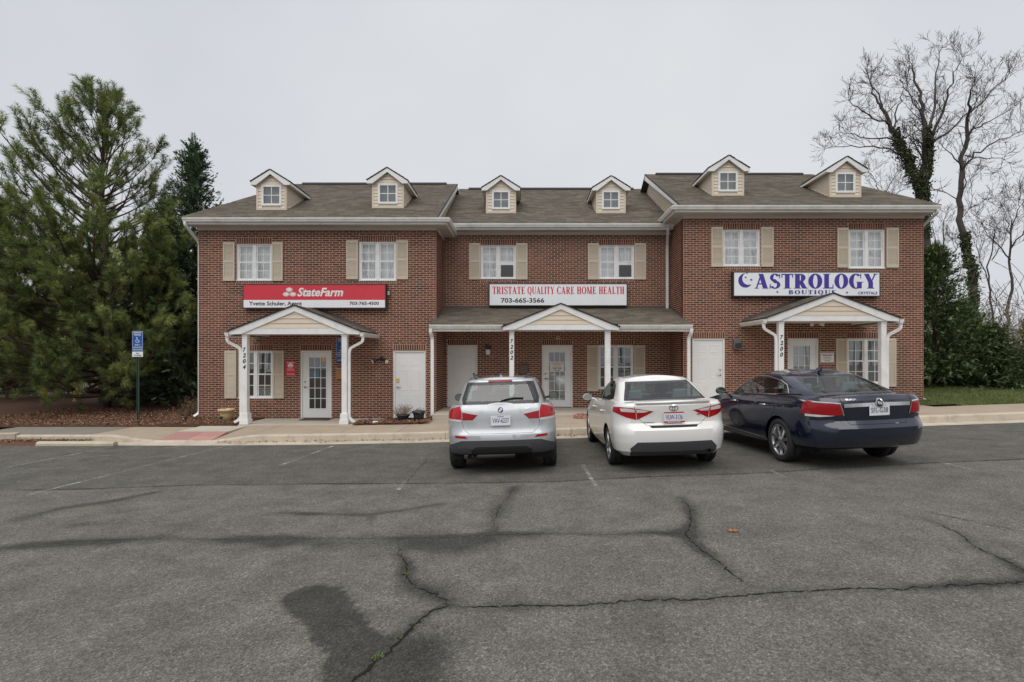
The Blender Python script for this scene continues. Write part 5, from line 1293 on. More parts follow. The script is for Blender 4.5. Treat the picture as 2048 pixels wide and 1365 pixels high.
# ---- silver SUV
c = place_car('suv', 'silver SUV parked in the middle, square to its wall with dark lower bumper', -.352, 9.20, 0.0)
zt = lerpf((-.8, 1.10), (.8, 1.03), (2.2, .98), (3.5, .80))
def zl_(a, b_, c_): return lerpf((-.8, a), (1.4, b_), (3.5, c_))
suv = dict(paint=M['paint_silver'], wb=2.76, r=.335, track=.77, tw=.225, spokes=5, belt=1.0,
  taper=lerpf((-.9, .90), (-.2, .985), (.6, 1.0), (2.4, 1.0), (3.6, .93)), cab_taper=lerpf((-.9, .87), (.5, 1.0), (1.6, 1.0), (2.4, .97)),
  deck_crown=lambda y: .05, roof_crown=lambda y: .035,
  tub=[(-.62, 3.35, .76, .20, .25, .05, .1, zl_(.30, .22, .24)), (-.79, 3.52, .86, .24, .3, .07, .12, zl_(.345, .26, .30)), (-.845, 3.58, .888, .26, .34, .08, .14, zl_(.42, .34, .38)), (-.864, 3.59, .899, .27, .36, .085, .15, zl_(.55, .46, .50)),
       (-.862, 3.58, .904, .27, .36, .085, .15, zl_(.64, .58, .58)), (-.835, 3.55, .904, .27, .36, .085, .15, zl_(.685, .68, .64)), (-.815, 3.5, .900, .27, .36, .085, .16, zl_(.75, .76, .69)), (-.815, 3.47, .897, .27, .36, .085, .16, zl_(.86, .84, .73)),
       (-.805, 3.43, .889, .27, .36, .085, .16, zl_(.95, .90, .76)), (-.79, 3.40, .872, .26, .36, .08, .16, zl_(1.03, .955, .785)), (-.755, 3.34, .83, .25, .36, .08, .16, zt)],
  cab=[(-.765, 2.36, .775, .22, .4, .06, .22, lambda y: zt(y) - .03), (-.745, 2.25, .77, .22, .38, .06, .22, lambda y: zt(y) + .03), (-.68, 1.98, .725, .22, .33, .06, .2, lerpf((-.8, 1.24), (2, 1.20))), (-.62, 1.72, .675, .22, .3, .06, .18, lerpf((-.8, 1.36), (2, 1.34))),
       (-.585, 1.52, .63, .22, .28, .06, .16, lerpf((-.8, 1.435), (2, 1.435))), (-.55, 1.38, .585, .22, .26, .06, .15, lerpf((-.8, 1.475), (2, 1.485))), (-.48, 1.25, .53, .22, .26, .06, .14, lerpf((-.8, 1.49), (2, 1.505)))],
  well=[(-.66, -.66), (.66, -.66), (.72, .4), (.74, 1.6), (.6, 2.15), (-.6, 2.15), (-.74, 1.6), (-.72, .4)],
  lamps=[('tail_light', [(.612, .880), (.86, .893), (.86, .985), (.78, 1.045), (.64, 1.085), (.612, .99)], 'tail_red', .004), ('tail_light', [(.36, .945), (.44, .868), (.602, .868), (.602, .99)], 'tail_dark2', .004),
         ('reverse_light', [(.612, .845), (.86, .857), (.86, .884), (.612, .871)], 'tail_clear', .003), ('reflector', [(.52, .585), (.72, .60), (.72, .635), (.56, .625)], 'tail_red', .004)],
  rear_trim=[('diffuser', [(-.48, .1), (.48, .1), (.47, .40), (.40, .455), (-.40, .455), (-.47, .40)], 'underbody'), ('lower_bumper', [(-.9, .1), (.9, .1), (.9, .555), (.62, .555), (.50, .60), (-.50, .60), (-.62, .555), (-.9, .555)], 'cladding')],
  side_trim=[('sill_cladding', [(-.3, .1), (3.2, .1), (3.2, .34), (-.3, .37)], 'cladding')],
  lids=[('tailgate', [(-.50, .66), (.50, .66), (.585, .74), (.62, .95), (.62, 1.16), (-.62, 1.16), (-.62, .95), (-.585, .74)])],
  doors=[('door', [(.42, .40), (1.28, .40), (1.28, 1.3), (.2, 1.3), (.2, .80)]), ('door', [(1.30, .40), (2.28, .40), (2.3, .7), (2.2, 1.3), (1.30, 1.3)])],
  handles=(.45, 1.48), handle_z=.86, handle_mat='paint_silver', mirror=(.855, 1.92, 1.08), mirror_size=(.20, .16),
  glass=[('rear_window', 'rear', [(-.56, 1.155), (.56, 1.155), (.565, 1.19), (.50, 1.40), (-.50, 1.40), (-.565, 1.19)], .05, 'car_glass'), ('windscreen', 'front', [(-.62, 1.03), (.62, 1.03), (.53, 1.45), (-.53, 1.45)], 0, 'car_glass'),
         ('side_window', 'side', [(-.42, 1.14), (.30, 1.10), (.30, 1.42), (-.1, 1.42)], 0, 'car_glass_dark'), ('side_window', 'side', [(.34, 1.10), (1.25, 1.07), (1.25, 1.44), (.34, 1.43)], 0, 'car_glass_dark'), ('side_window', 'side', [(1.30, 1.07), (2.12, 1.03), (1.6, 1.40), (1.45, 1.44), (1.30, 1.44)], 0, 'car_glass')])
M['paint_silver_'] = M['paint_silver']
bt, bc, body, roof = car_shell(c, suv)
seats(c, (-.36, .36), 1.15, .95, 1.36, M['seat_grey']); seats(c, (-.40, 0, .40), .12, .95, 1.30, M['seat_grey'], .25)
MB().box(-.66, .66, 1.95, 2.15, .9, 1.06).build('dashboard', M['cabin'], c, bevel=.04)
number_plate(c, 0, .858, -.845, .05, 'VAV-6237', slogan=('VIRGINIA', .10, .052, 'plate_ink'))
e = MB(); stick(e, bt, 'rear', disc2d(.042, 22), 0, 1.015, .003); e.build('badge', M['ink'], c)
for q, (a0, m_) in enumerate(((0, 'white_badge'), (90, 'blue_badge'), (180, 'white_badge'), (270, 'blue_badge'))):
    M.setdefault('white_badge', mat('white_badge', (.75, .76, .78), .3)); M.setdefault('blue_badge', mat('blue_badge', (.05, .22, .60), .3))
    v = [(0, 0)] + [(.029 * math.cos(math.radians(a0 + 15 * k)), .029 * math.sin(math.radians(a0 + 15 * k))) for k in range(7)]; e = MB(); stick(e, bt, 'rear', (np.array(v), [(0, k, k + 1) for k in range(1, 7)]), 0, 1.015, .0055); e.build('badge', M[m_], c)
e = MB(); stick(e, bt, 'rear', text2d('X1', 1, .02, .1, width=.10, height=.033), .38, 1.005, .004); e.build('badge_lettering', M['chrome'], c)
e = MB(); stick(e, bc, 'rear', (np.array([(-.19, 0), (.19, 0), (.19, .028), (-.19, .028)]), [(0, 1, 2, 3)]), 0, 1.442, .012); e.build('brake_light', M['tail_dark'], c)
p0, n0 = surf(bc, 'rear', 0, 1.15); w0 = [surf(bc, 'rear', u, z) for u, z in ((0, 1.135), (.03, 1.155), (.2, 1.185), (.36, 1.18))]
MB().tube([p + n * .02 for p, n in w0 if p is not None], .009, 6).build('rear_wiper', M['black'], c)
for s in (-1, 1):
    q_ = [surf(bc, 'top', s * x_, y_) for x_, y_ in ((.40, -.36), (.445, -.2), (.48, .1), (.505, .5), (.505, .9), (.47, 1.15))]
    q_ = [p + Vector((0, 0, (.006, .045, .05, .05, .045, .006)[k])) for k, (p, n) in enumerate(q_) if p is not None]
    MB().tube(q_, .016, 8).build('roof_rail', M['metal_dark'], c, smooth=True)
MB().add([(-.03, -.28, 1.50), (.03, -.28, 1.50), (.015, -.06, 1.50), (-.015, -.06, 1.50), (0, -.285, 1.585), (0, -.24, 1.58)], [(0, 1, 4), (1, 2, 5, 4), (2, 3, 5), (3, 0, 4, 5)]).build('aerial', M['paint_silver'], c)
for x in (-.50, -.42): MB().tube([(x, -.80, .30), (x, -.45, .31)], .034, 14, cap=False).tube([(x, -.60, .30), (x, -.58, .30)], .030, 12).build('exhaust_pipe', M['steel'], c, smooth=True)
MB().tube([(-.62, -.42, .29), (.2, -.42, .29)], .09, 12).build('silencer', M['steel'], c, smooth=True)

# ---- white saloon
c = place_car('saloon_car', 'pearl white saloon with red and clear tail lights between the silver and navy cars', 2.27, 9.08, math.radians(0.3), 2.7)
zt2 = lerpf((-.95, 1.065), (-.35, 1.06), (1.9, .985), (3.5, .74))
def zs_(a, b_, c_): return lerpf((-.95, a), (1.2, b_), (3.55, c_))
sal = dict(paint=M['paint_white'], wb=2.70, r=.318, track=.765, tw=.205, spokes=10, belt=.98,
  taper=lerpf((-1.05, .93), (-.4, .99), (.6, 1.0), (2.3, 1.0), (3.6, .92)), cab_taper=lerpf((-.9, .90), (.3, 1.0), (1.4, 1.0), (2.3, .97)),
  deck_crown=lambda y: .035 if y > -.4 else .028, roof_crown=lambda y: .055,
  tub=[(-.80, 3.4, .74, .2, .25, .05, .1, zs_(.25, .19, .2)), (-.93, 3.52, .84, .28, .32, .09, .14, zs_(.33, .23, .26)), (-.985, 3.58, .872, .32, .36, .11, .16, zs_(.45, .34, .36)), (-1.005, 3.60, .885, .34, .38, .12, .17, zs_(.57, .48, .46)), (-1.0, 3.59, .889, .34, .38, .12, .18, zs_(.655, .60, .53)),
       (-.965, 3.56, .888, .33, .38, .12, .18, zs_(.70, .70, .58)), (-.925, 3.52, .884, .32, .38, .12, .18, zs_(.76, .77, .62)), (-.930, 3.49, .880, .31, .38, .12, .18, zs_(.86, .83, .66)), (-.950, 3.46, .872, .30, .38, .12, .18, zs_(.95, .885, .69)), (-.955, 3.42, .855, .29, .38, .12, .18, zs_(1.02, .935, .715)), (-.93, 3.36, .815, .27, .38, .12, .18, zt2)],
  cab=[(-.62, 2.34, .775, .22, .42, .05, .25, lambda y: zt2(y) - .03), (-.56, 2.22, .765, .22, .4, .05, .25, lambda y: zt2(y) + .02), (-.38, 1.95, .715, .2, .34, .06, .2, lerpf((-.6, 1.165), (2, 1.14))), (-.18, 1.62, .66, .2, .3, .06, .18, lerpf((-.6, 1.275), (2, 1.27))), (.0, 1.36, .61, .2, .28, .06, .16, lerpf((-.6, 1.355), (2, 1.36))), (.14, 1.16, .555, .2, .26, .06, .15, lerpf((-.6, 1.40), (2, 1.41)))],
  well=[(-.62, -.38), (.62, -.38), (.70, .4), (.72, 1.5), (.6, 2.1), (-.6, 2.1), (-.72, 1.5), (-.70, .4)],
  lamps=[('reverse_light', [(.575, .93), (.76, .94), (.775, .985), (.70, .992), (.575, .972)], 'tail_clear', .006), ('reverse_light', [(.36, .948), (.43, .926), (.548, .926), (.552, .972)], 'tail_clear', .006), ('tail_light', [(.552, .815), (.70, .855), (.86, .93), (.86, 1.0), (.78, 1.01), (.566, .99)], 'tail_red', .004), ('tail_light', [(.30, .94), (.42, .875), (.543, .812), (.556, .988)], 'tail_red', .004)],
  rear_trim=[('boot_shadow_line', [(-.34, .69), (.34, .69), (.37, .722), (-.37, .722)], 'underbody'), ('lower_valance', [(-.62, .1), (.62, .1), (.66, .38), (.56, .48), (-.56, .48), (-.66, .38)], 'cladding')],  # first strip: shadow line below the boot lid, put in as near-black colour
  lids=[('boot_lid', [(-.40, .728), (.40, .728), (.505, .82), (.57, .98), (.57, 1.1), (-.57, 1.1), (-.57, .98), (-.505, .82)])],
  doors=[('door', [(.42, .34), (1.22, .34), (1.22, 1.2), (.1, 1.2), (.05, .78), (.2, .62)]), ('door', [(1.24, .34), (2.24, .34), (2.26, .6), (2.2, 1.2), (1.24, 1.2)])],
  handles=(.42, 1.45), handle_z=.865, handle_mat='paint_white', mirror=(.855, 1.86, 1.02), mirror_mat='paint_white', mirror_size=(.20, .135),
  glass=[('rear_window', 'rear', [(-.60, 1.115), (.60, 1.115), (.50, 1.33), (-.50, 1.33)], .035, 'car_glass'), ('windscreen', 'front', [(-.62, 1.03), (.62, 1.03), (.52, 1.37), (-.52, 1.37)], 0, 'car_glass'),
         ('side_window', 'side', [(.02, 1.10), (.40, 1.055), (1.18, 1.03), (1.18, 1.36), (.60, 1.345), (.25, 1.27)], .02, 'car_glass_dark'), ('side_window', 'side', [(1.25, 1.03), (2.1, 1.0), (1.55, 1.30), (1.30, 1.36), (1.25, 1.36)], .015, 'car_glass')])
bt, bc, body, roof = car_shell(c, sal)
seats(c, (-.36, .36), 1.15, .9, 1.28, M['seat_light']); seats(c, (-.38, .38), .10, .9, 1.22, M['seat_light'], .27)
MB().box(-.64, .64, 1.85, 2.05, .85, 1.0).build('dashboard', M['cabin'], c, bevel=.04)
e = MB(); pts = []
for k in range(13):
    u = -.56 + 1.12 * k / 12; y = -.955 + .12 * (u / .81) ** 2; pts.append((u, y))
rg = [[(u, y, 1.045), (u, y - .02, 1.07), (u, y + .16, 1.09), (u, y + .16, 1.075)] for u, y in pts]
e.add([p for r_ in rg for p in r_], [(4 * k + q, 4 * k + (q + 1) % 4, 4 * k + 4 + (q + 1) % 4, 4 * k + 4 + q) for k in range(12) for q in range(4)] + [(0, 1, 2, 3), (51, 50, 49, 48)])
e.build('boot_spoiler', M['paint_white'], c)
number_plate(c, 0, .845, -.958, -.05, 'VUW-3136', frame='plate_red', slogan=('MARYLAND', .19, -.0795, 'plate'))
for rx, ry, dz in ((.072, .048, 0), (.026, .043, .002), (.05, .018, .024)):
    e = MB(); stick(e, bt, 'rear', ring2d(rx, ry, .011), 0, .985 + dz, .006); e.build('badge', M['chrome'], c)
e = MB(); stick(e, bt, 'rear', text2d('COROLLA', 1, .02, .1, width=.16, height=.02), -.45, .76, .004); e.build('badge_lettering', M['ink'], c)
e = MB(); stick(e, bt, 'rear', disc2d(.03, 14), .40, .875, .004).build('sticker', M['paper'], c)
e = MB(); stick(e, bt, 'rear', text2d('I\u2665D', 1, .02, 0, width=.085, height=.03), .355, .86, .0055); e.build('sticker_print', M['plate_red'], c)
MB().tube([(.52, -.93, .33), (.52, -.6, .33)], .03, 12, cap=False).build('exhaust_pipe', M['steel'], c, smooth=True)

# ---- navy saloon
c = place_car('saloon_car', 'navy blue saloon with chrome boot strip parked at an angle at the right', 5.05, 8.86, math.radians(4.3), 2.837)
zt3 = lerpf((-1.15, 1.075), (-.3, 1.075), (1.9, .99), (3.7, .76))
def zn_(a, b_, c_): return lerpf((-1.1, a), (1.2, b_), (3.7, c_))
nav = dict(paint=M['paint_navy'], wb=2.837, r=.348, track=.79, tw=.245, spokes=7, belt=1.0, arch=.05,
  taper=lerpf((-1.2, .92), (-.4, .99), (.6, 1.0), (2.4, 1.0), (3.8, .92)), cab_taper=lerpf((-.9, .88), (.3, 1.0), (1.4, 1.0), (2.4, .97)),
  deck_crown=lambda y: .035, roof_crown=lambda y: .055,
  tub=[(-.9, 3.55, .78, .2, .25, .05, .1, zn_(.31, .22, .23)), (-1.03, 3.68, .88, .30, .32, .09, .14, zn_(.35, .26, .29)), (-1.10, 3.74, .912, .36, .36, .12, .16, zn_(.43, .35, .38)), (-1.135, 3.77, .925, .38, .38, .13, .17, zn_(.52, .48, .48)), (-1.14, 3.76, .929, .38, .38, .13, .18, zn_(.63, .60, .55)), (-1.11, 3.73, .928, .38, .38, .13, .18, zn_(.68, .71, .6)),
       (-1.075, 3.69, .924, .37, .38, .13, .18, zn_(.74, .78, .64)), (-1.085, 3.66, .918, .36, .38, .13, .18, zn_(.86, .85, .68)), (-1.10, 3.62, .908, .34, .38, .13, .18, zn_(.96, .905, .71)), (-1.09, 3.58, .885, .32, .38, .13, .18, zn_(1.03, .955, .735)), (-1.05, 3.50, .84, .28, .38, .12, .18, zt3)],
  cab=[(-.80, 2.42, .80, .24, .42, .05, .25, lambda y: zt3(y) - .03), (-.72, 2.30, .79, .24, .4, .05, .25, lambda y: zt3(y) + .02), (-.46, 2.0, .735, .2, .34, .06, .2, lerpf((-.6, 1.175), (2, 1.15))), (-.16, 1.66, .68, .2, .3, .06, .18, lerpf((-.6, 1.275), (2, 1.28))), (.08, 1.42, .62, .2, .28, .06, .16, lerpf((-.6, 1.36), (2, 1.37))), (.26, 1.2, .56, .2, .26, .06, .15, lerpf((-.6, 1.40), (2, 1.41)))],
  well=[(-.62, -.5), (.62, -.5), (.72, .4), (.74, 1.5), (.6, 2.15), (-.6, 2.15), (-.74, 1.5), (-.72, .4)],
  lamps=[('tail_light', [(.50, .835), (.62, .82), (.90, .84), (.90, 1.0), (.86, 1.03), (.56, 1.0)], 'tail_dark2', .005), ('reverse_light', [(.49, .80), (.62, .785), (.88, .805), (.88, .838), (.62, .818), (.495, .833)], 'tail_clear', .004)],
  lids=[('boot_lid', [(-.42, .69), (.42, .69), (.47, .78), (.53, 1.0), (.53, 1.12), (-.53, 1.12), (-.53, 1.0), (-.47, .78)])],
  doors=[('door', [(.44, .38), (1.30, .38), (1.30, 1.2), (.05, 1.2), (.0, .84), (.22, .68)]), ('door', [(1.32, .38), (2.36, .38), (2.38, .65), (2.3, 1.2), (1.32, 1.2)])],
  side_trim=[], handles=(.44, 1.52), handle_z=.895, handle_mat='chrome', mirror=(.885, 1.95, 1.06), mirror_mat='paint_navy', mirror_size=(.20, .15),
  glass=[('rear_window', 'rear', [(-.60, 1.125), (.60, 1.125), (.50, 1.335), (-.50, 1.335)], .03, 'car_glass'), ('windscreen', 'front', [(-.64, 1.04), (.64, 1.04), (.53, 1.37), (-.53, 1.37)], 0, 'car_glass'),
         ('side_window', 'side', [(-.05, 1.115), (.26, 1.085), (.26, 1.27), (.10, 1.225)], .014, 'car_glass_dark'), ('side_window', 'side', [(.31, 1.08), (1.26, 1.05), (1.26, 1.34), (.75, 1.345), (.31, 1.285)], .014, 'car_glass_dark'), ('side_window', 'side', [(1.33, 1.05), (2.2, 1.01), (1.62, 1.29), (1.36, 1.34), (1.33, 1.34)], .014, 'car_glass')])
bt, bc, body, roof = car_shell(c, nav)
seats(c, (-.37, .37), 1.2, .9, 1.30, M['seat_light']); seats(c, (-.38, .38), .18, .9, 1.24, M['seat_light'], .27)
MB().box(-.66, .66, 1.95, 2.15, .87, 1.02).build('dashboard', M['cabin'], c, bevel=.04)
def strip(b, bvh, view, pts, w_, lift_):
    prev = None
    for (u, z) in pts:
        p, n = surf(bvh, view, u, z); q, m_ = surf(bvh, view, u, z - w_)
        if p is None or q is None: prev = None; continue
        cur = (p + n * lift_, q + m_ * lift_)
        if prev: b.poly([prev[0], cur[0], cur[1], prev[1]])
        prev = cur
    return b
e = MB(); strip(e, bt, 'rear', [(-.50 + k * .05, .985 + .012 * (1 - abs(-.50 + k * .05) / .5)) for k in range(21)], .048, .012); e.build('boot_strip', M['chrome'], c)
e = MB(); stick(e, bt, 'rear', disc2d(.062, 24), 0, .985, .016); e.build('badge', M['chrome'], c)
e = MB(); stick(e, bt, 'rear', disc2d(.047, 24), 0, .985, .018); e.build('badge', M['ink'], c)
for u in (-.022, 0, .022):
    e = MB(); stick(e, bt, 'rear', (np.array([(-.009, .02), (-.009, -.008), (0, -.024), (.009, -.008), (.009, .02)]), [(4, 3, 2, 1, 0)]), u, .985 - u * .3, .0195); e.build('badge', M['chrome'], c)
for s in (-1, 1):   # chrome brow over each lamp
    e = MB(); strip(e, bt, 'rear', [(s * (.54 + .32 * k / 8), 1.004 + .028 * k / 8) for k in range(9)], .017, .008)
    a = [surf(bt, 'rear', s * u, z) for u, z in ((.545, 1.0), (.51, .90), (.49, .815))]; b_ = [surf(bt, 'rear', s * u, z) for u, z in ((.56, 1.0), (.525, .90), (.505, .815))]
    for k in range(2): e.poly([a[k][0] + a[k][1] * .008, b_[k][0] + b_[k][1] * .008, b_[k + 1][0] + b_[k + 1][1] * .008, a[k + 1][0] + a[k + 1][1] * .008])
    e.build('lamp_trim', M['chrome'], c)
    view = 'right' if s > 0 else 'left'
    e = MB(); strip(e, bt, view, [(.45 + .08 * k, .345 + .002 * k) for k in range(24)], .016, .008); e.build('sill_strip', M['chrome'], c)
    for line_ in ([(-.09, 1.105), (.06, 1.235), (.28, 1.30), (.75, 1.362), (1.36, 1.357), (1.64, 1.305), (2.22, 1.02)], [(-.09, 1.105), (.26, 1.072), (1.3, 1.032), (2.22, .99)]):
        q = []
        for (u0, z0), (u1, z1) in zip(line_, line_[1:]):
            for k in range(6):
                p, n = surf(bc, view, u0 + (u1 - u0) * k / 6, z0 + (z1 - z0) * k / 6)
                if p is not None: q.append(p + n * .004)
        if len(q) > 2: MB().tube(q, .008, 5).build('window_trim', M['chrome'], c)
number_plate(c, 0, .885, -1.098, -.04, 'SFL-G38', ink='ink')
e = MB(); stick(e, bt, 'rear', text2d('BUICK', 1, .02, 0, width=.15, height=.022), -.46, 1.035, .004); e.build('badge_lettering', M['chrome'], c)
MB().add([(-.025, .22, 1.43), (.025, .22, 1.43), (.015, .40, 1.44), (-.015, .40, 1.44), (0, .21, 1.515), (0, .26, 1.51)], [(0, 1, 4), (1, 2, 5, 4), (2, 3, 5), (3, 0, 4, 5)]).build('aerial', M['paint_navy'], c)

# ------------------------------------------------------------------ signs
def star2d(r, n=6):
    v = [(0, 0)] + [((r if k % 2 == 0 else r * .42) * math.cos(math.pi * k / n + .5), (r if k % 2 == 0 else r * .42) * math.sin(math.pi * k / n + .5)) for k in range(2 * n)]
    return np.array(v), [(0, k + 1, (k + 1) % (2 * n) + 1) for k in range(2 * n)]
def sign_box(name, label, a, b_, t, d, Yw, depth=.2, cat='sign'):
    Y = Yw - depth; x0, x1, z0, z1 = SX(a, Y), SX(b_, Y), SZ(d, Y), SZ(t, Y)
    o = thing(name, ((x0 + x1) / 2, Yw, z0), label, cat, 'lit wall signs')
    c = MB(); e = .028
    c.box(x0, x1, Y + .02, Yw - .012, z0, z1)
    for q in ((x0, x1, z0, z0 + e), (x0, x1, z1 - e, z1)): c.box(q[0], q[1], Y, Y + .02, q[2], q[3])
    for q in ((x0, x0 + e), (x1 - e, x1)): c.box(q[0], q[1], Y + .0005, Y + .02, z0 + e, z1 - e)
    c.build('cabinet', M['metal_dark'], o); return o, x0 + e, x1 - e, z0 + e, z1 - e, Y
def put_text(o, name, vf, m, px, py_bottom, Y, jig=.0):
    b = MB(); flat_xz(b, vf, SX(px, Y), Y, SZ(py_bottom, Y), jig=jig); return b.build(name, M[m], o)
def mpx(n, Y): return n * Y / F
o, x0, x1, z0, z1, Y = sign_box('wall_sign', 'red and white lit insurance sign above the left porch', 484.7, 771.8, 567.8, 617.4, YF)
zs_ = SZ(600.3, Y)
MB().box(x0, x1, Y + .008, Y + .02, zs_, z1).build('red_panel', M['sign_red'], o); MB().box(x0, x1, Y + .0085, Y + .02, z0, zs_ - .001).build('white_panel', M['sign_white'], o)
put_text(o, 'lettering', text2d('StateFarm', 1, .028, .28, width=mpx(92, Y), height=mpx(17.5, Y)), 'white', 594.5, 593.4, Y + .005)
for cx_, cy_ in ((578.4, 579.8), (572.0, 588.9), (585.6, 588.9)):
    for s_, m_, dy in ((1, 'white', .006), (.84, 'sign_red', .005), (.74, 'white', .004)):
        b = MB(); v, f = disc2d(mpx(4.4, Y) * s_, 22, 1.5); flat_xz(b, (v, f), SX(cx_, Y), Y + dy, SZ(cy_, Y)); b.build('emblem', M[m_], o)
put_text(o, 'lettering', text2d('Yvette Schuler, Agent', 1, .022, 0, width=mpx(106, Y), height=mpx(10.6, Y)), 'ink', 497.8, 613.8, Y + .005)
put_text(o, 'lettering', text2d('703-765-4500', 1, .022, 0, width=mpx(59, Y), height=mpx(6.6, Y)), 'ink', 699, 610.3, Y + .005)
MB().box(SX(773.5, Y), SX(778, Y), YF - .12, YF - .008, SZ(590, Y), SZ(582, Y)).build('junction_box', M['steel'], o)

o, x0, x1, z0, z1, Y = sign_box('wall_sign', 'white lit sign with red serif lettering above the middle porch', 977.6, 1255, 567, 612.5, YM)
MB().box(x0, x1, Y + .008, Y + .02, z0, z1).build('white_panel', M['sign_white'], o)
xx_ = 985.0
for wd, n in (('TRISTATE', 65), ('QUALITY', 54), ('CARE', 35), ('HOME', 39), ('HEALTH', 51)):
    put_text(o, 'lettering', serif2d(wd, mpx(14.6, Y), mpx(n, Y), .20, .075, .05), 'sign_ink_red', xx_, 588.4, Y + .006, .0004); xx_ += n + 4.9
put_text(o, 'lettering', text2d('703-665-3566', 1, .024, 0, width=mpx(86.5, Y), height=mpx(9.6, Y)), 'ink', 1002, 606, Y + .005)

o, x0, x1, z0, z1, Y = sign_box('wall_sign', 'white lit sign with purple moon, stars and lettering above the right porch', 1466.5, 1761, 543.5, 593.5, YF)
xs_ = SX(1617, Y)
MB().box(x0, xs_ - .004, Y + .008, Y + .02, z0, z1).build('white_panel', M['sign_white'], o); MB().box(xs_ + .004, x1, Y + .0075, Y + .02, z0, z1).build('white_panel', M['sign_white'], o)
put_text(o, 'lettering', serif2d('ASTROLOGY', mpx(29.5, Y), mpx(246, Y), .25, .08, .035), 'sign_purple', 1509, 577.6, Y + .006, .0004)
put_text(o, 'lettering', serif2d('BOUTIQUE', mpx(8.2, Y), mpx(95, Y), .22, .09, .16), 'sign_purple', 1577, 589, Y + .006, .0004)
put_text(o, 'lettering', text2d('CRYSTALS', 1, .03, 0, width=mpx(39, Y), height=mpx(5.8, Y)), 'sign_purple', 1716, 589.4, Y + .005)
b = MB(); n = 26; R_ = mpx(14.3, Y); cx_, cz_ = SX(1491, Y), SZ(561.4, Y)
outer = [(cx_ + R_ * math.cos(math.radians(70 + 250 * k / n)), cz_ + R_ * math.sin(math.radians(70 + 250 * k / n))) for k in range(n + 1)]
inner = [(cx_ + R_ * .42 + R_ * .86 * math.cos(math.radians(96 + 198 * k / n)), cz_ + R_ * .26 + R_ * .86 * math.sin(math.radians(96 + 198 * k / n))) for k in range(n + 1)]
for k in range(n): b.poly([(p[0], Y + .005, p[1]) for p in (outer[k], outer[k + 1], inner[k + 1], inner[k])])
b.build('crescent_moon', M['sign_purple'], o)
for px_, py_, r_ in ((1491.5, 555, 2.6), (1502.8, 560, 3.2), (1555, 584.5, 3.0), (1694.3, 585.8, 3.0)):
    b = MB(); flat_xz(b, star2d(mpx(r_, Y)), SX(px_, Y), Y + .005, SZ(py_, Y)); b.build('star', M['sign_purple'], o)

def flat_sign(name, label, cat, a, b_, t, d, Y, m, th=.006, group=None):
    x0, x1, z0, z1 = SX(a, Y), SX(b_, Y), SZ(d, Y), SZ(t, Y)
    o = MB().box(x0, x1, Y, Y + th, z0, z1).build(name, M[m], None, ((x0 + x1) / 2, Y, z0)); tag(o, label, cat, group); return o, x0, x1, z0, z1
def lines(o, x0, x1, z0, z1, Y, rows, m, dy=-.002):
    """rows: (text, left, right, bottom, top) in fractions of the sheet"""
    for s_, a, b_, c_, d_ in rows:
        v = MB(); flat_xz(v, text2d(s_, 1, .02, 0, width=(x1 - x0) * (b_ - a), height=(z1 - z0) * (d_ - c_)), x0 + (x1 - x0) * a, Y + dy, z0 + (z1 - z0) * c_); v.build('lettering', M[m], o)
Yp_ = YF - .016
o, *R_ = flat_sign('wall_plaque', 'small red office plaque between window and glass door', 'plaque', 571, 591, 722, 752.6, Yp_, 'sign_red')
lines(o, *R_, Yp_, (('StateFarm', .16, .84, .83, .93), ('Schuler', .28, .72, .55, .61), ('Insurance', .2, .8, .45, .51), ('Agency Inc', .15, .85, .35, .42), ('703-765-4500', .12, .88, .1, .16)), 'white')
for du, dv in ((0, .045), (-.055, -.03), (.055, -.03)):
    b = MB(); flat_xz(b, disc2d(.036, 14, 1.3), (R_[0] + R_[1]) / 2 + du * .75, Yp_ - .002, R_[2] + (R_[3] - R_[2]) * .73 + dv * .7); b.build('emblem', M['white'], o)
def wheelchair(o, cx_, cz_, h, Y, m='white'):
    b = MB(); flat_xz(b, ring2d(h * .30, h * .30, h * .07, 18, 130, 400), cx_ - h * .03, Y, cz_ - h * .12); b.build('wheelchair_symbol', M[m], o)
    b = MB(); flat_xz(b, disc2d(h * .085, 12), cx_ - h * .10, Y - .0003, cz_ + h * .42)
    for q in ([(-.14, .32), (-.06, .32), (-.03, -.02), (-.12, -.02)], [(-.10, .06), (.2, .06), (.2, -.03), (-.10, -.03)], [(.13, .05), (.21, .05), (.33, -.3), (.25, -.3)], [(.25, -.3), (.33, -.3), (.40, -.24), (.38, -.2)]): b.poly([(cx_ + u * h, Y - .0006, cz_ + w_ * h) for u, w_ in q])
    b.build('wheelchair_symbol', M[m], o)
def reserved_sign(o, x0, x1, z0, z1, Y, low):
    """o is the blue plate; border, words and symbol"""
    e = .012; b = MB()
    for q in ((x0 + .006, x1 - .006, z0 + .006, z0 + e), (x0 + .006, x1 - .006, z1 - e, z1 - .006), (x0 + .006, x0 + e, z0 + e, z1 - e), (x1 - e, x1 - .006, z0 + e, z1 - e)): b.poly([(q[0], Y - .002, q[2]), (q[1], Y - .002, q[2]), (q[1], Y - .002, q[3]), (q[0], Y - .002, q[3])])
    b.build('border', M['white'], o)
    lines(o, x0, x1, z0, z1, Y, (('RESERVED', .14, .86, .88, .95), ('PARKING', .18, .82, .77, .85), ('PENALTY', .25, .75, .29, .35), ('$100-500 FINE', .1, .9, .17, .235), ('TOW-AWAY ZONE', .1, .9, .06, .125)), 'white')
    wheelchair(o, (x0 + x1) / 2, z0 + (z1 - z0) * .55, (z1 - z0) * .30, Y - .0025)
o, *R_ = flat_sign('parking_sign', 'blue accessible parking sign on the wall half hidden by the left porch post', 'sign', 672.5, 697, 675.7, 713.6, Yp_, 'blue'); reserved_sign(o, *R_, Yp_, 0)
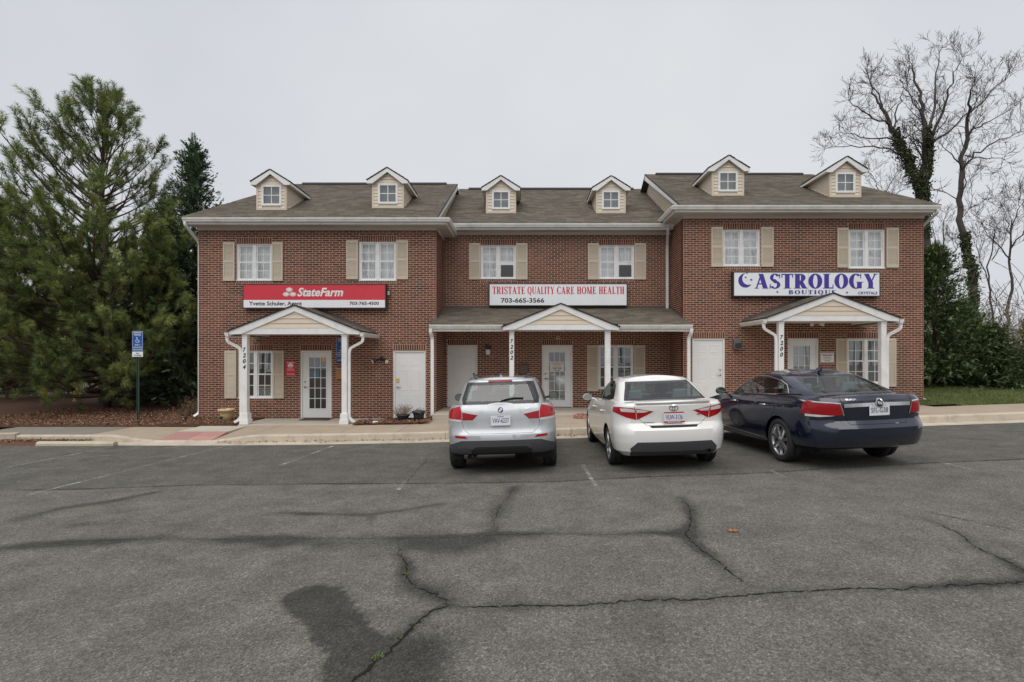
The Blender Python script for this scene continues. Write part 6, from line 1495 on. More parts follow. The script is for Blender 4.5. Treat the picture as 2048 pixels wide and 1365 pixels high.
o, *R_ = flat_sign('parking_sign', 'small blue van accessible plate under the blue wall sign', 'sign', 672.5, 697, 714.4, 724, Yp_, 'blue'); lines(o, *R_, Yp_, (('VAN', .35, .65, .55, .85), ('ACCESSIBLE', .1, .9, .15, .45)), 'white')
o, *R_ = flat_sign('wall_poster', 'white printed astrology notice between glass door and window of the right unit', 'poster', 1639.4, 1669.5, 704.5, 727, Yp_, 'paper')
M['print_brown'] = mat('print_brown', (.22, .06, .06), .6, .1, 8.)
for k, (a, c_, dd, ee) in enumerate(((.1, .9, .78, .82), (.18, .82, .64, .70), (.25, .75, .5, .54), (.2, .8, .36, .40), (.3, .7, .22, .26), (.02, .98, .92, .97), (.02, .98, .03, .08), (.01, .05, .1, .9), (.95, .99, .1, .9))):
    b = MB(); b.poly([(R_[0] + (R_[1] - R_[0]) * u, Yp_ - .002 - .0002 * k, R_[2] + (R_[3] - R_[2]) * w_) for u, w_ in ((a, dd), (c_, dd), (c_, ee), (a, ee))]); b.build('print', M['print_brown'], o)
Yg = YF + .035
o, *R_ = flat_sign('door_notice', 'light blue notice taped inside the left glass door', 'notice', 620.5, 638.5, 741.5, 756, Yg + .03, 'paper', .002)
M['print_blue'] = mat('print_blue', (.16, .38, .62), .6, .2, 30.); b = MB(); b.box(R_[0] + .004, R_[1] - .004, Yg + .028, Yg + .0295, R_[2] + .004, R_[3] - .004).build('print', M['print_blue'], o)
M['orange'] = mat('orange_sticker', (.85, .42, .02), .5)
o, *R_ = flat_sign('door_sticker', 'orange sticker in the top corner of the left glass door', 'sticker', 644.5, 650.6, 716, 723, Yg + .008, 'orange', .002)
o, *R_ = flat_sign('door_sticker', 'orange sticker beside the lock of the left white door', 'sticker', 792, 799.5, 757.5, 763.5, Yg + .006, 'orange', .002)
o, *R_ = flat_sign('window_notice', 'yellow and white security notice in the lower left window', 'notice', 519, 546, 772, 792, YF + .07, 'paper', .002)
MB().box(R_[0] + .002, R_[1] - .002, YF + .067, YF + .069, R_[2] + (R_[3] - R_[2]) * .77, R_[3] - .002).build('header_band', M['yellow'], o)
lines(o, *R_, YF + .067, (('SECURITY NOTICE', .06, .94, .8, .95), ('NO TRESPASSING', .05, .95, .54, .7), ('VIOLATORS WILL', .05, .95, .3, .46), ('BE PROSECUTED', .05, .75, .06, .22)), 'ink')
o, *R_ = flat_sign('window_notice', 'white paper notice in the upper pane of the lower left window', 'notice', 532, 544, 727, 744.5, YF + .08, 'paper', .002)
b = MB(); flat_xz(b, ring2d(.03, .04, .008), (R_[0] + R_[1]) / 2, YF + .078, (R_[2] + R_[3]) / 2); b.build('print', M['ink'], o)
Ym_ = YM + .035
o, *R_ = flat_sign('door_notice', 'white opening hours notice on the middle glass door', 'notice', 1100, 1128, 725, 743.5, Ym_ - .002, 'paper', .003)
lines(o, *R_, Ym_ - .002, (('TRISTATE QUALITY CARE', .06, .94, .82, .93), ('HOME HEALTH', .25, .75, .66, .77)), 'sign_ink_red'); lines(o, *R_, Ym_ - .002, (('Monday - Friday', .2, .8, .4, .52), ('9:00AM - 5:00PM', .18, .82, .25, .36), ('703-665-3566', .3, .72, .08, .17)), 'ink')

# free-standing accessible parking sign in the mulch bed
yS = 15.4; xS = SX(275.5, yS); zb_ = walk_z(xS) + .02
o = thing('parking_sign', (xS, yS, zb_), 'blue accessible parking sign on a green post in the mulch', 'sign')
b = MB(); b.box(xS - .032, xS - .022, yS, yS + .03, zb_, SZ(664, yS)).box(xS + .022, xS + .032, yS, yS + .03, zb_, SZ(664, yS)).box(xS - .022, xS + .022, yS + .024, yS + .032, zb_, SZ(664, yS)); M['post_green'] = mat('post_green', (.035, .07, .055), .6, .2, 6.); b.build('post', M['post_green'], o)
x0, x1, z0, z1 = xS - .153, xS + .153, SZ(703.3, yS), SZ(662.5, yS); pl = MB().box(x0, x1, yS - .008, yS - .002, z0, z1).build('sign_plate', M['blue'], o); reserved_sign(pl, x0, x1, z0, z1, yS - .008, 0)
z0, z1 = SZ(714, yS), SZ(704, yS); pl = MB().box(x0, x1, yS - .008, yS - .002, z0, z1).build('sign_plate', M['sign_white'], o); lines(pl, x0, x1, z0, z1, yS - .008, (('VAN', .35, .65, .55, .82), ('ACCESSIBLE', .12, .88, .16, .42)), 'ink')

# ------------------------------------------------------------------ small things on and by the walls
def boxed(name, label, cat, parts, base, group=None):
    o = thing(name, base, label, cat, group)
    for nm, b, m in parts: b.build(nm, M[m], o)
    return o
Y = YM
M['lamp_glass'] = mat('frosted_glass', (.74, .74, .70), .3, .04, 4.)
x = SX(976.5, Y); zt_ = SZ(691, Y)
boxed('wall_lamp', 'dark wall lantern with white glass beside the middle panel door', 'lamp', [('back_plate', MB().box(x - .05, x + .05, Y - .03, Y - .008, zt_ - .26, zt_ - .02), 'metal_dark'), ('hood', MB().hexa([(x - .09, Y - .17, zt_ - .14), (x + .09, Y - .17, zt_ - .14), (x + .09, Y - .03, zt_ - .14), (x - .09, Y - .03, zt_ - .14), (x - .07, Y - .14, zt_), (x + .07, Y - .14, zt_), (x + .07, Y - .03, zt_), (x - .07, Y - .03, zt_)]), 'metal_dark'), ('lamp_shade', MB().hexa([(x - .06, Y - .14, zt_ - .31), (x + .06, Y - .14, zt_ - .31), (x + .06, Y - .04, zt_ - .31), (x - .06, Y - .04, zt_ - .31), (x - .075, Y - .155, zt_ - .145), (x + .075, Y - .155, zt_ - .145), (x + .075, Y - .035, zt_ - .145), (x - .075, Y - .035, zt_ - .145)]), 'lamp_glass')], (x, Y, zt_ - .3))
Y = YF; x = SX(1472, Y); zt_ = SZ(678.5, Y); M['lamp_grey'] = mat('grey_lamp_housing', (.13, .125, .125), .5, .15, 6.)
boxed('wall_lamp', 'grey boxy wall lamp beside the white door of the right unit', 'lamp', [('housing', MB().hexa([(x - .105, Y - .16, zt_ - .30), (x + .105, Y - .16, zt_ - .30), (x + .105, Y - .008, zt_ - .30), (x - .105, Y - .008, zt_ - .30), (x - .105, Y - .12, zt_), (x + .105, Y - .12, zt_), (x + .105, Y - .008, zt_), (x - .105, Y - .008, zt_)]), 'lamp_grey'), ('lens', MB().box(x - .085, x + .085, Y - .168, Y - .158, zt_ - .28, zt_ - .13), 'hub')], (x, Y, zt_ - .3))
def flood(label, x, y, z, m, sc, drop):
    o = thing('flood_light', (x, y, z), label, 'lamp'); b = MB(); b.tube([(x, y, z), (x, y - .05 * (1 - drop), z - .05 * drop)], .055 * sc, 14); b.build('mount', M[m], o, smooth=False)
    for s in (-1, 1):
        p0 = Vector((x + s * .02, y - .04, z - .03)); p1 = Vector((x + s * .11 * sc, y - .10, z - .045)); p2 = Vector((x + s * .21 * sc, y - .20, z - .10 * sc))
        h = MB(); h.tube([p0, p1], .014, 8).tube([p1, p1.lerp(p2, .35), p2], [.028 * sc, .05 * sc, .066 * sc], 16); q = h.build('lamp_head', M[m], o, smooth=True)
        d = (p2 - p1).normalized(); MB().tube([p2 - d * .002, p2 + d * .006], .056 * sc, 16).build('lens', M['lamp_glass'], q)
    return o
flood('black twin floodlight on the brick beside the left white door', SX(763, YF), YF - .008, SZ(717, YF), 'black', 1.0, 0)
flood('white twin floodlight under the right porch ceiling', SX(1628, 15.7), 15.7, 2.86, 'white', .8, 1)
x0, x1, z0, z1, Y = SX(1038.8, YM), SX(1056, YM), SZ(747.7, YM), SZ(729, YM), YM; M['mail_brown'] = mat('mailbox_brown', (.13, .085, .075), .5, .12, 6.)
boxed('mailbox', 'brown wall mailbox beside the middle glass door', 'mailbox', [('box', MB().hexa([(x0 + .01, Y - .10, z0), (x1 - .01, Y - .10, z0), (x1 - .01, Y - .008, z0), (x0 + .01, Y - .008, z0), (x0 + .005, Y - .12, z1 - .03), (x1 - .005, Y - .12, z1 - .03), (x1 - .005, Y - .008, z1 - .03), (x0 + .005, Y - .008, z1 - .03)]), 'mail_brown'), ('lid', MB().hexa([(x0 - .006, Y - .135, z1 - .03), (x1 + .006, Y - .135, z1 - .03), (x1 + .006, Y - .008, z1 - .029), (x0 - .006, Y - .008, z1 - .029), (x0 - .006, Y - .13, z1 - .012), (x1 + .006, Y - .13, z1 - .012), (x1 + .006, Y - .008, z1 + .012), (x0 - .006, Y - .008, z1 + .012)]), 'mail_brown')], ((x0 + x1) / 2, Y, z0))
x0, x1, z0, z1, Y = SX(673.5, YF), SX(694, YF), SZ(758, YF), SZ(737.5, YF), YF; M['drop_wood'] = mat('drop_box_wood', (.34, .16, .06), .5, .25, 12., stretch=(1, 1, 5))
boxed('drop_box', 'brown wooden drop box on the wall behind the left porch post', 'box', [('box', MB().box(x0, x1, Y - .11, Y - .008, z0, z1), 'drop_wood'), ('lid', MB().box(x0 - .012, x1 + .012, Y - .125, Y - .008, z1 + .001, z1 + .018), 'steel')], ((x0 + x1) / 2, Y, z0))
x, z, Y = SX(1116, YM), SZ(675.5, YM), YM
boxed('security_camera', 'small round white security camera above the middle glass door', 'camera', [('dome', MB().tube([(x, Y - .008, z), (x, Y - .06, z), (x, Y - .085, z)], [.055, .055, .04], 18), 'white'), ('lens', MB().tube([(x, Y - .084, z), (x, Y - .09, z)], .033, 16), 'ink')], (x, Y, z - .05))
for k, (w_, lb) in enumerate(((mU1, 'grey air conditioner in the upper middle window nearer the red sign'), (mU2, 'grey air conditioner in the upper middle window nearer the downspout'))):
    xm = (w_[0] + w_[1]) / 2; x0, x1 = xm + .088, w_[1] - .094; z0 = w_[2] + .09; z1 = z0 + .385; Y = YM + .015; M['ac_grey'] = mat('ac_grey', (.12, .125, .125), .6, .1, 8.) if k == 0 else M['ac_grey']
    o = thing('air_conditioner', ((x0 + x1) / 2, YM, z0), lb, 'air conditioner', 'window air conditioners'); b = MB(); b.box(x0, x1, Y + .01, YM + .17, z0, z1); b.build('case', M['ac_grey'], o)
    for q in range(14):
        z = z0 + .02 + q * (z1 - z0 - .04) / 14; MB().box(x0 + .015, x1 - .015, Y, Y + .012, z, z + .012).build('grille_slat', M['ac_grey'], o)
# mat, pots, lights, stones
x0, x1 = SX(604, 16), SX(661, 16)
o = MB().box(x0, x1, 15.75, 16.28, zl + .0, zl + .012).build('door_mat', M['cabin'], None, ((x0 + x1) / 2, 16, zl)); tag(o, 'thin dark door mat at the left glass door', 'mat')
MB().box(x0 + .05, x1 - .05, 15.80, 16.23, zl + .0125, zl + .015).build('woven_field', M['mulch_bed'], o)
def pot(name, label, x, y, z, r0, r1, h, m, lip=.02, wavy=0.0):
    o = thing(name, (x, y, z), label, 'pot'); b = MB(); n = 36
    prof = [(0, .004), (r0, .0), (r0 + (r1 - r0) * .5, h * .5), (r1, h - .06), (r1 + lip, h - .055), (r1 + lip * 1.3, h), (r1 + lip * .2, h), (r1 - .02, h - .09), (0, h - .10)]
    vs = []
    for r_, zz in prof:
        for k in range(n):
            a = 2 * math.pi * k / n; q = 1 + (wavy * math.sin(a * 7) if zz > h - .07 and r_ > r1 else 0); vs.append((x + r_ * q * math.cos(a), y + r_ * q * math.sin(a), z + zz + (wavy * .12 * math.cos(a * 7) if zz > h - .02 else 0)))
    b.add(vs, [(i * n + k, i * n + (k + 1) % n, (i + 1) * n + (k + 1) % n, (i + 1) * n + k) for i in range(len(prof) - 1) for k in range(n)]); b.build('pot_body', M[m], o, smooth=True)
    s = MB(); s.lathe([(0, z + h - .085), (r1 - .025, z + h - .08)], x, y, 20); s.build('soil', M['soil'], o); return o
pot('flower_pot', 'empty beige scalloped flower pot in the mulch below the left window', SX(453, 15.5), 15.5, walk_z(-8) + .05, .13, .195, .34, 'terracotta', .02, .05)
pot('flower_pot', 'dark low pot holding the round dry bush by the left white door', SX(806, 15.35), 15.35, walk_z(-3.4) + .03, .14, .17, .18, 'pot_black')
pot('flower_pot', 'dark grey bucket pot with straggly plant beside the downspout', SX(837.5, 15.3), 15.3, walk_z(-3) + .03, .13, .165, .27, 'pot_black')
def sprig(b, r, base, d, L, w_, depth, wr, leaf=None, lm=None):
    """thin branching twig"""
    p = Vector(base); pts = [p.copy()]; dd = Vector(d).normalized()
    n = 4
    for k in range(n):
        dd = (dd + Vector((r.gauss(0, wr), r.gauss(0, wr), r.gauss(0, wr * .6) + .03))).normalized(); p = p + dd * (L / n); pts.append(p.copy())
        if depth > 0 and k >= 1:
            for _ in range(2): sprig(b, r, p, dd + Vector((r.gauss(0, .6), r.gauss(0, .6), r.gauss(0, .4))), L * r.uniform(.4, .65), w_ * .6, depth - 1, wr, leaf, lm)
        if leaf and k >= 2 and r.random() < leaf:
            a = Vector((r.gauss(0, 1), r.gauss(0, 1), r.gauss(0, .6))).normalized() * lm; c_ = a.cross(dd).normalized() * lm * .45; b.poly([p, p + a * .5 + c_, p + a, p + a * .5 - c_], r.uniform(.3, 1))
    b.tube(pts, [w_ * (1 - .7 * k / n) for k in range(n + 1)], 3, False, .25)
M['dry_twig'] = mat('dry_twigs', (.23, .155, .095), .9, .25, 10., rnd=.35); M['plant_green'] = mat('pot_plant', (.10, .12, .035), .8, .3, 8., rnd=.4)
r_ = random.Random(3); x, y, z = SX(806, 15.35), 15.35, walk_z(-3.4) + .12
b = MB()
for k in range(46):
    a = r_.uniform(0, 6.28); e = r_.uniform(-.1, 1.5); sprig(b, r_, (x + .04 * math.cos(a), y + .04 * math.sin(a), z + .02), (math.cos(a) * math.cos(e), math.sin(a) * math.cos(e), math.sin(e) + .25), .26, .004, 1, .2, .5, .03)
o = b.build('dry_bush', M['dry_twig'], None, (x, y, z)); tag(o, 'round dry brown bush in a low pot by the left white door', 'bush')
x, y, z = SX(837.5, 15.3), 15.3, walk_z(-3) + .22; b = MB()
for k in range(34):
    a = r_.uniform(0, 6.28); e = r_.uniform(.2, 1.5); sprig(b, r_, (x + .1 * math.cos(a), y + .1 * math.sin(a), z), (math.cos(a) * math.cos(e), math.sin(a) * math.cos(e), math.sin(e)), r_.uniform(.08, .2), .003, 0, .25, .9, .04)
o = b.build('potted_plant', M['plant_green'], None, (x, y, z)); tag(o, 'straggly green and brown plant in the dark bucket pot', 'plant')
x, y, z = SX(384, 16.8), 16.8, walk_z(-10) + .06; b = MB()
for k in range(70):
    a = r_.uniform(0, 6.28); e = r_.uniform(.3, 1.5); sprig(b, r_, (x + .2 * r_.gauss(0, .5), y + .2 * r_.gauss(0, .5), z), (math.cos(a) * math.cos(e), math.sin(a) * math.cos(e), math.sin(e)), r_.uniform(.3, .5), .004, 1, .15, .4, .03)
o = b.build('dry_shrub', M['dry_twig'], None, (x, y, z)); tag(o, 'dry brown shrub at the left corner of the brick wall', 'shrub')
for px_, lb in ((371, 'small black path light in the mulch nearer the parking sign'), (442.5, 'small black path light in the mulch next to the beige pot')):
    y = 15.05; x = SX(px_, y); z = walk_z(x) + .03
    boxed('path_light', lb, 'lamp', [('stake', MB().tube([(x, y, z), (x, y, z + .12)], .008, 6), 'black'), ('shade', MB().lathe([(.0, z + .20), (.05, z + .185), (.055, z + .16), (.03, z + .15), (.03, z + .11), (.0, z + .11)], x, y, 14), 'black')], (x, y, z), 'path lights')
def rock(name, label, x, y, z, r0, m, seed):
    r = random.Random(seed); bm = bmesh.new(); bmesh.ops.create_icosphere(bm, subdivisions=2, radius=r0)
    for v in bm.verts: v.co = Vector((v.co.x * 1.3, v.co.y, v.co.z * .7)) * r.uniform(.82, 1.12)
    me = bpy.data.meshes.new(name); bm.to_mesh(me); bm.free(); me.materials.append(M[m]); o = link(name, me, None, (x, y, z)); tag(o, label, 'stone'); return o
rock('stone', 'white stone at the edge of the mulch by the left porch', SX(750, 14.75), 14.75, walk_z(-4) + .05, .07, 'white', 4)
# scalloped pinkish edging ring on the pavement before the middle porch
M['edging'] = mat('edging_block', (.42, .21, .16), .9, .18, 9., .4, 60., rnd=.15)
y = 15.1; xc = SX(1172, y); z = walk_z(xc); o = thing('planter_ring', (xc, y, z), 'low ring of pinkish edging blocks beside the white car', 'planter')
for k in range(14):
    a = 2 * math.pi * k / 14; cx_, cy_ = xc + .32 * math.cos(a), y + .32 * math.sin(a); b = MB(); u = Vector((-math.sin(a), math.cos(a), 0)) * .066; v = Vector((math.cos(a), math.sin(a), 0)) * .03; c0 = Vector((cx_, cy_, z))
    q = [c0 - u - v, c0 + u - v, c0 + u + v, c0 - u + v]; t_ = [p + Vector((0, 0, .075)) for p in q]; m1, m2 = c0 - v + Vector((0, 0, .10)), c0 + v + Vector((0, 0, .10))
    b.add(q + t_ + [m1, m2], [(0, 1, 5, 8, 4), (2, 3, 7, 9, 6), (1, 2, 6, 5), (3, 0, 4, 7), (4, 8, 9, 7), (8, 5, 6, 9)], .2 + .6 * r_.random()); b.build('edging_block', M['edging'], o)
MB().lathe([(0, z + .05), (.29, z + .045)], xc, y, 18).build('soil', M['mulch_bed'], o)
# wheel stop
xw0, xw1 = SX(80, 12.32), SX(234, 12.32); zw = lot_z(-10, 12.3); M['stop'] = mat('wheel_stop_concrete', (.50, .45, .33), .9, .15, 3., .3, 90., dirt=(.33, .28, .18, .6), dscale=2.)
pr = [(12.20, 0), (12.20, .06), (12.235, .105), (12.325, .105), (12.36, .06), (12.36, 0)]
o = MB().prism([(xw0, a, zw + c_ + .002) for a, c_ in pr], (xw1 - xw0, 0, 0)).build('wheel_stop', M['stop'], None, ((xw0 + xw1) / 2, 12.28, zw), bevel=.012); tag(o, 'concrete wheel stop at the far left parking bay', 'wheel stop')
for x in (xw0 + .3, xw1 - .3): MB().tube([(x, 12.28, zw + .10), (x, 12.28, zw + .112)], .012, 8).build('anchor_bolt', M['steel'], o)
# fallen oak leaf and weeds in the cracks
x, y = on_lot(1467, 1064); z = lot_z(x, y) + .008; b = MB(); M['leaf_orange'] = mat('oak_leaf', (.42, .16, .05), .8, .2, 20.)
ol = []
for k in range(22):
    a = 2 * math.pi * k / 22; rr = .038 * (1 if k % 3 else .5) * (1 + .6 * abs(math.cos(a))); ol.append((x + rr * math.cos(a), y + rr * .75 * math.sin(a), z + .012 * (k % 2)))
n = len(ol); b.add([(x, y, z + .004)] + ol, [(0, 1 + k, 1 + (k + 1) % n) for k in range(n)]); o = b.build('fallen_leaf', M['leaf_orange'], None, (x, y, z)); tag(o, 'single orange oak leaf lying on the asphalt', 'leaf')
M['weed'] = mat('weed', (.085, .12, .03), .8, .3, 20., rnd=.3)
for k, (px_, py_, lb) in enumerate(((803, 1099, 'weeds at the top of the left crack'), (811, 1150, 'weeds halfway down the left crack'), (826, 1250, 'weeds in the wide crack below the junction'), (801, 1276, 'weeds in the middle of the wide crack'), (752, 1318, 'largest weeds in the wide crack near the dark stain'))):
    x, y = on_lot(px_, py_); z = lot_z(x, y) + .002; b = MB(); sc = (.35, .45, .3, .35, .6)[k]
    for q in range(40):
        a = r_.uniform(0, 6.28); L = r_.uniform(.02, .055) * sc; bx, by = x + r_.gauss(0, .03) * sc, y + r_.gauss(0, .025) * sc; e = r_.uniform(.2, 1.2); d = Vector((math.cos(a) * math.cos(e), math.sin(a) * math.cos(e), math.sin(e))) * L; s_ = Vector((-math.sin(a), math.cos(a), 0)) * .006 * sc
        p = Vector((bx, by, z)); b.poly([p - s_, p + s_, p + d * .6 + s_ * 1.4, p + d, p + d * .6 - s_ * 1.4], r_.random() + .01)
    o = b.build('weeds', M['weed'], None, (x, y, z)); tag(o, lb + ' in the asphalt', 'weeds', None, 'stuff')

# ------------------------------------------------------------------ trees, shrubs, lawn, far background
def leaf_mat(name, stops, rough=.75, trans=.12):
    m, t, b, n, l = new_mat(name); a = n.new('ShaderNodeAttribute'); a.attribute_name = 'rnd'
    c = ramp(t, a.outputs['Fac'], stops); c = mixc(t, 1.0, c, ramp(t, noise(t, .9, 3), [(.3, .7), (.7, 1.25)]), 'MULTIPLY')
    l.new(c, b.inputs['Base Color']); b.inputs['Roughness'].default_value = rough; b.inputs['Specular IOR Level'].default_value = .25
    return m
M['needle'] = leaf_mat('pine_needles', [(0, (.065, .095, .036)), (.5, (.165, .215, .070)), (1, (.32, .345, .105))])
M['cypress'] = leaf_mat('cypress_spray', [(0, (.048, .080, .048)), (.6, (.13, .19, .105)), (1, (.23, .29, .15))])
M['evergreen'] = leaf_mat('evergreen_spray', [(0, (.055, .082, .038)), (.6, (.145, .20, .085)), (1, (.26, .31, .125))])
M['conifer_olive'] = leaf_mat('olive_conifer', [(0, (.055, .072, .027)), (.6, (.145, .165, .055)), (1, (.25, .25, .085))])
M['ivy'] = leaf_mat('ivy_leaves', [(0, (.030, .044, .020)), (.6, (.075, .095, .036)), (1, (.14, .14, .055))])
M['bark_pine'] = mat('pine_bark', (.085, .058, .042), .95, .35, 6., .8, 18., bdist=.02, stretch=(3, 3, .7)); M['bark_grey'] = mat('grey_bark', (.075, .062, .052), .95, .3, 5., .6, 16., bdist=.02, stretch=(3, 3, .7)); M['twig'] = mat('grey_twigs', (.062, .049, .043), .95, .2, 5.); M['brush'] = mat('brush_twigs', (.20, .15, .125), .95, .25, 3.)
class Soup:
    """fast triangle / quad collector"""
    def __init__(s): s.v = []; s.f = []; s.a = []; s.n = 0
    def tris(s, A, B, C, a):
        k = len(A); s.v.append(np.stack([A, B, C], 1).reshape(-1, 3)); s.f.append((np.arange(k * 3) + s.n).reshape(-1, 3)); s.a.append(np.broadcast_to(a, k)); s.n += 3 * k
    def build(s, name, mat_, parent=None, base=(0, 0, 0), kind=None):
        v = np.concatenate(s.v) - np.array(org(parent) if parent is not None else base); f = np.concatenate(s.f); a = np.concatenate(s.a).astype(np.float32)
        me = bpy.data.meshes.new(name); me.vertices.add(len(v)); me.vertices.foreach_set('co', v.astype(np.float32).ravel()); me.loops.add(f.size); me.loops.foreach_set('vertex_index', f.ravel().astype(np.int32))
        me.polygons.add(len(f)); me.polygons.foreach_set('loop_start', np.arange(0, f.size, 3, dtype=np.int32)); me.polygons.foreach_set('loop_total', np.full(len(f), 3, np.int32)); me.update(calc_edges=True)
        at = me.attributes.new('rnd', 'FLOAT', 'FACE'); at.data.foreach_set('value', a); me.materials.append(mat_)
        o = link(name, me, parent, (0, 0, 0) if parent is not None else base)
        if kind: o['kind'] = kind
        return o
def unit(v): return v / (np.linalg.norm(v, axis=-1, keepdims=True) + 1e-9)
def tufts(S, P, D, L, n, nl, wd, R, shade):
    """bottle-brush needle clusters: P base points, D directions, L shoot length"""
    m = len(P); P = np.repeat(P, n, 0); D = np.repeat(unit(D), n, 0); Ls = np.repeat(L, n); sh = np.repeat(shade, n)
    t = R.rand(m * n); base = P + D * (Ls * t)[:, None]; rnd = unit(R.randn(m * n, 3)); per = unit(rnd - D * (rnd * D).sum(1, keepdims=True)); k = R.uniform(.45, 1.15, m * n)
    d = unit(D * .75 + per * k[:, None]); ln = nl * R.uniform(.7, 1.15, m * n) * (1 - .35 * t); tip = base + d * ln[:, None] - np.array([0, 0, 1]) * (ln * .10)[:, None]
    side = unit(np.cross(d, R.randn(m * n, 3))) * (wd / 2)
    S.tris(base - side, base + side, tip, np.clip(sh + R.uniform(-.2, .2, m * n), 0, 1))
def sprays(S, P, D, L, R, shade, n=9, droop=.15, wd=.03):
    """flat feathery conifer sprays"""
    m = len(P); D = unit(D); up = np.array([0, 0, 1.0]); sd = unit(np.cross(D, up) + 1e-6); nrm = unit(np.cross(sd, D))
    roll = R.normal(0, .6, m); sd2 = sd * np.cos(roll)[:, None] + nrm * np.sin(roll)[:, None]
    tip = P + D * L[:, None] - up * (L * droop)[:, None]; w = sd2 * wd * .6
    S.tris(P - w, P + w, tip, np.clip(shade, 0, 1))
    for q in range(n):
        t = .08 + .86 * q / n
        for s in (-1, 1):
            b = P + (tip - P) * t; ln = L * (.40 * (1 - t) + .12) * R.uniform(.7, 1.2, m); d = unit(D * .9 + sd2 * s * .85 + R.normal(0, .14, (m, 3))); e = b + d * ln[:, None] - up * (ln * .12)[:, None]; ww = unit(np.cross(d, nrm)) * (wd * .5) + D * (wd * .35)
            S.tris(b - ww, b + ww, e, np.clip(shade + R.uniform(-.18, .18, m), 0, 1))
def pine(name, label, X, Y, z0, H, reach, R, r0=.19, bottom=.9, dens=1.0):
    """open long-needled pine: whorls of upswept limbs, fat needle brushes at every shoot end"""
    o = thing(name, (X, Y, z0), label, 'tree'); tr = MB(); br = MB(); S = Soup()
    n = 16; pts = [(X + .05 * math.sin(k * .9), Y + .05 * math.cos(k * 1.3), z0 - .1 + (H * .985) * k / n) for k in range(n + 1)]; tr.tube(pts, [r0 * (1 - .93 * (k / n)) for k in range(n + 1)], 10); tr.build('trunk', M['bark_pine'], o, smooth=True)
    z = bottom; Ps = []; Ds = []; Ls = []; Sh = []
    while z < H * .95:
        f = z / H; nb = R.randint(7, 10) if f < .45 else (R.randint(5, 8) if f < .8 else R.randint(3, 6)); a0 = R.uniform(0, 6.28)
        for k in range(nb):
            a = a0 + 2 * math.pi * k / nb + R.normal(0, .3); Lb = reach(f, math.cos(a)) * R.uniform(.78, 1.12); el = (-.10 if z < 1.1 else -.30 + 1.35 * f) + R.normal(0, .10)
            d = np.array([math.cos(a) * math.cos(el), math.sin(a) * math.cos(el), math.sin(el)]); p = np.array([X, Y, z0 + z + R.uniform(-.15, .15)]); q = [p]
            ns = max(4, int(Lb / .36))
            for i in range(ns):
                d = unit(d + R.normal(0, .06, 3) + np.array([0, 0, .06 + .03 * (1 - f)])); p = p + d * Lb / ns; q.append(p); t = (i + 1) / ns
                if t > .30:
                    for _ in range(R.randint(2, 4) if f < .42 else R.randint(1, 3)):
                        ba = unit(d * R.uniform(.5, 1.0) + R.normal(0, .50, 3) + np.array([0, 0, .22])); bl = (.30 + .55 * (1 - t)) * R.uniform(.6, 1.25) * min(1, Lb / 1.5)
                        e = p + ba * bl; br.tube([tuple(p), tuple(p + ba * bl * .5 + R.normal(0, .02, 3)), tuple(e)], [.011, .009, .006], 3, False)
                        sh = R.beta(2.2, 2.2) * (.5 + .5 * t) + .12
                        for c_ in range(1 + int(R.rand() < (.8 if f < .45 else .35)) + int(R.rand() < (.35 if f < .45 else 0))):
                            Ps.append(p + ba * bl * (1 - .33 * c_)); Ds.append(unit(ba + R.normal(0, .28, 3) + np.array([0, 0, .45]))); Ls.append(R.uniform(.18, .34) * (1 if f < .45 else 1.35)); Sh.append(sh + R.normal(0, .08))
            for _ in range(2): Ps.append(p); Ds.append(unit(d + R.normal(0, .2, 3) + np.array([0, 0, .6]))); Ls.append(.5); Sh.append(R.uniform(.35, .85))
            rb = .012 + .011 * Lb; br.tube([tuple(x) for x in q], [rb * (1 - .8 * i / ns) for i in range(ns + 1)], 5, False)
        z += R.uniform(.40, .58) * (1 - .30 * f) * (.62 if f < .4 else 1)
    for e in range(6): Ps.append(np.array([X, Y, z0 + H - .16 * e])); Ds.append(np.array([R.normal(0, .12), R.normal(0, .12), 1.])); Ls.append(.35); Sh.append(.45)
    br.build('branches', M['bark_pine'], o, kind='stuff')
    tufts(S, np.array(Ps), np.array(Ds), np.array(Ls), int(72 * dens), .26, .013, R, np.array(Sh)); S.build('crown', M['needle'], o); return o
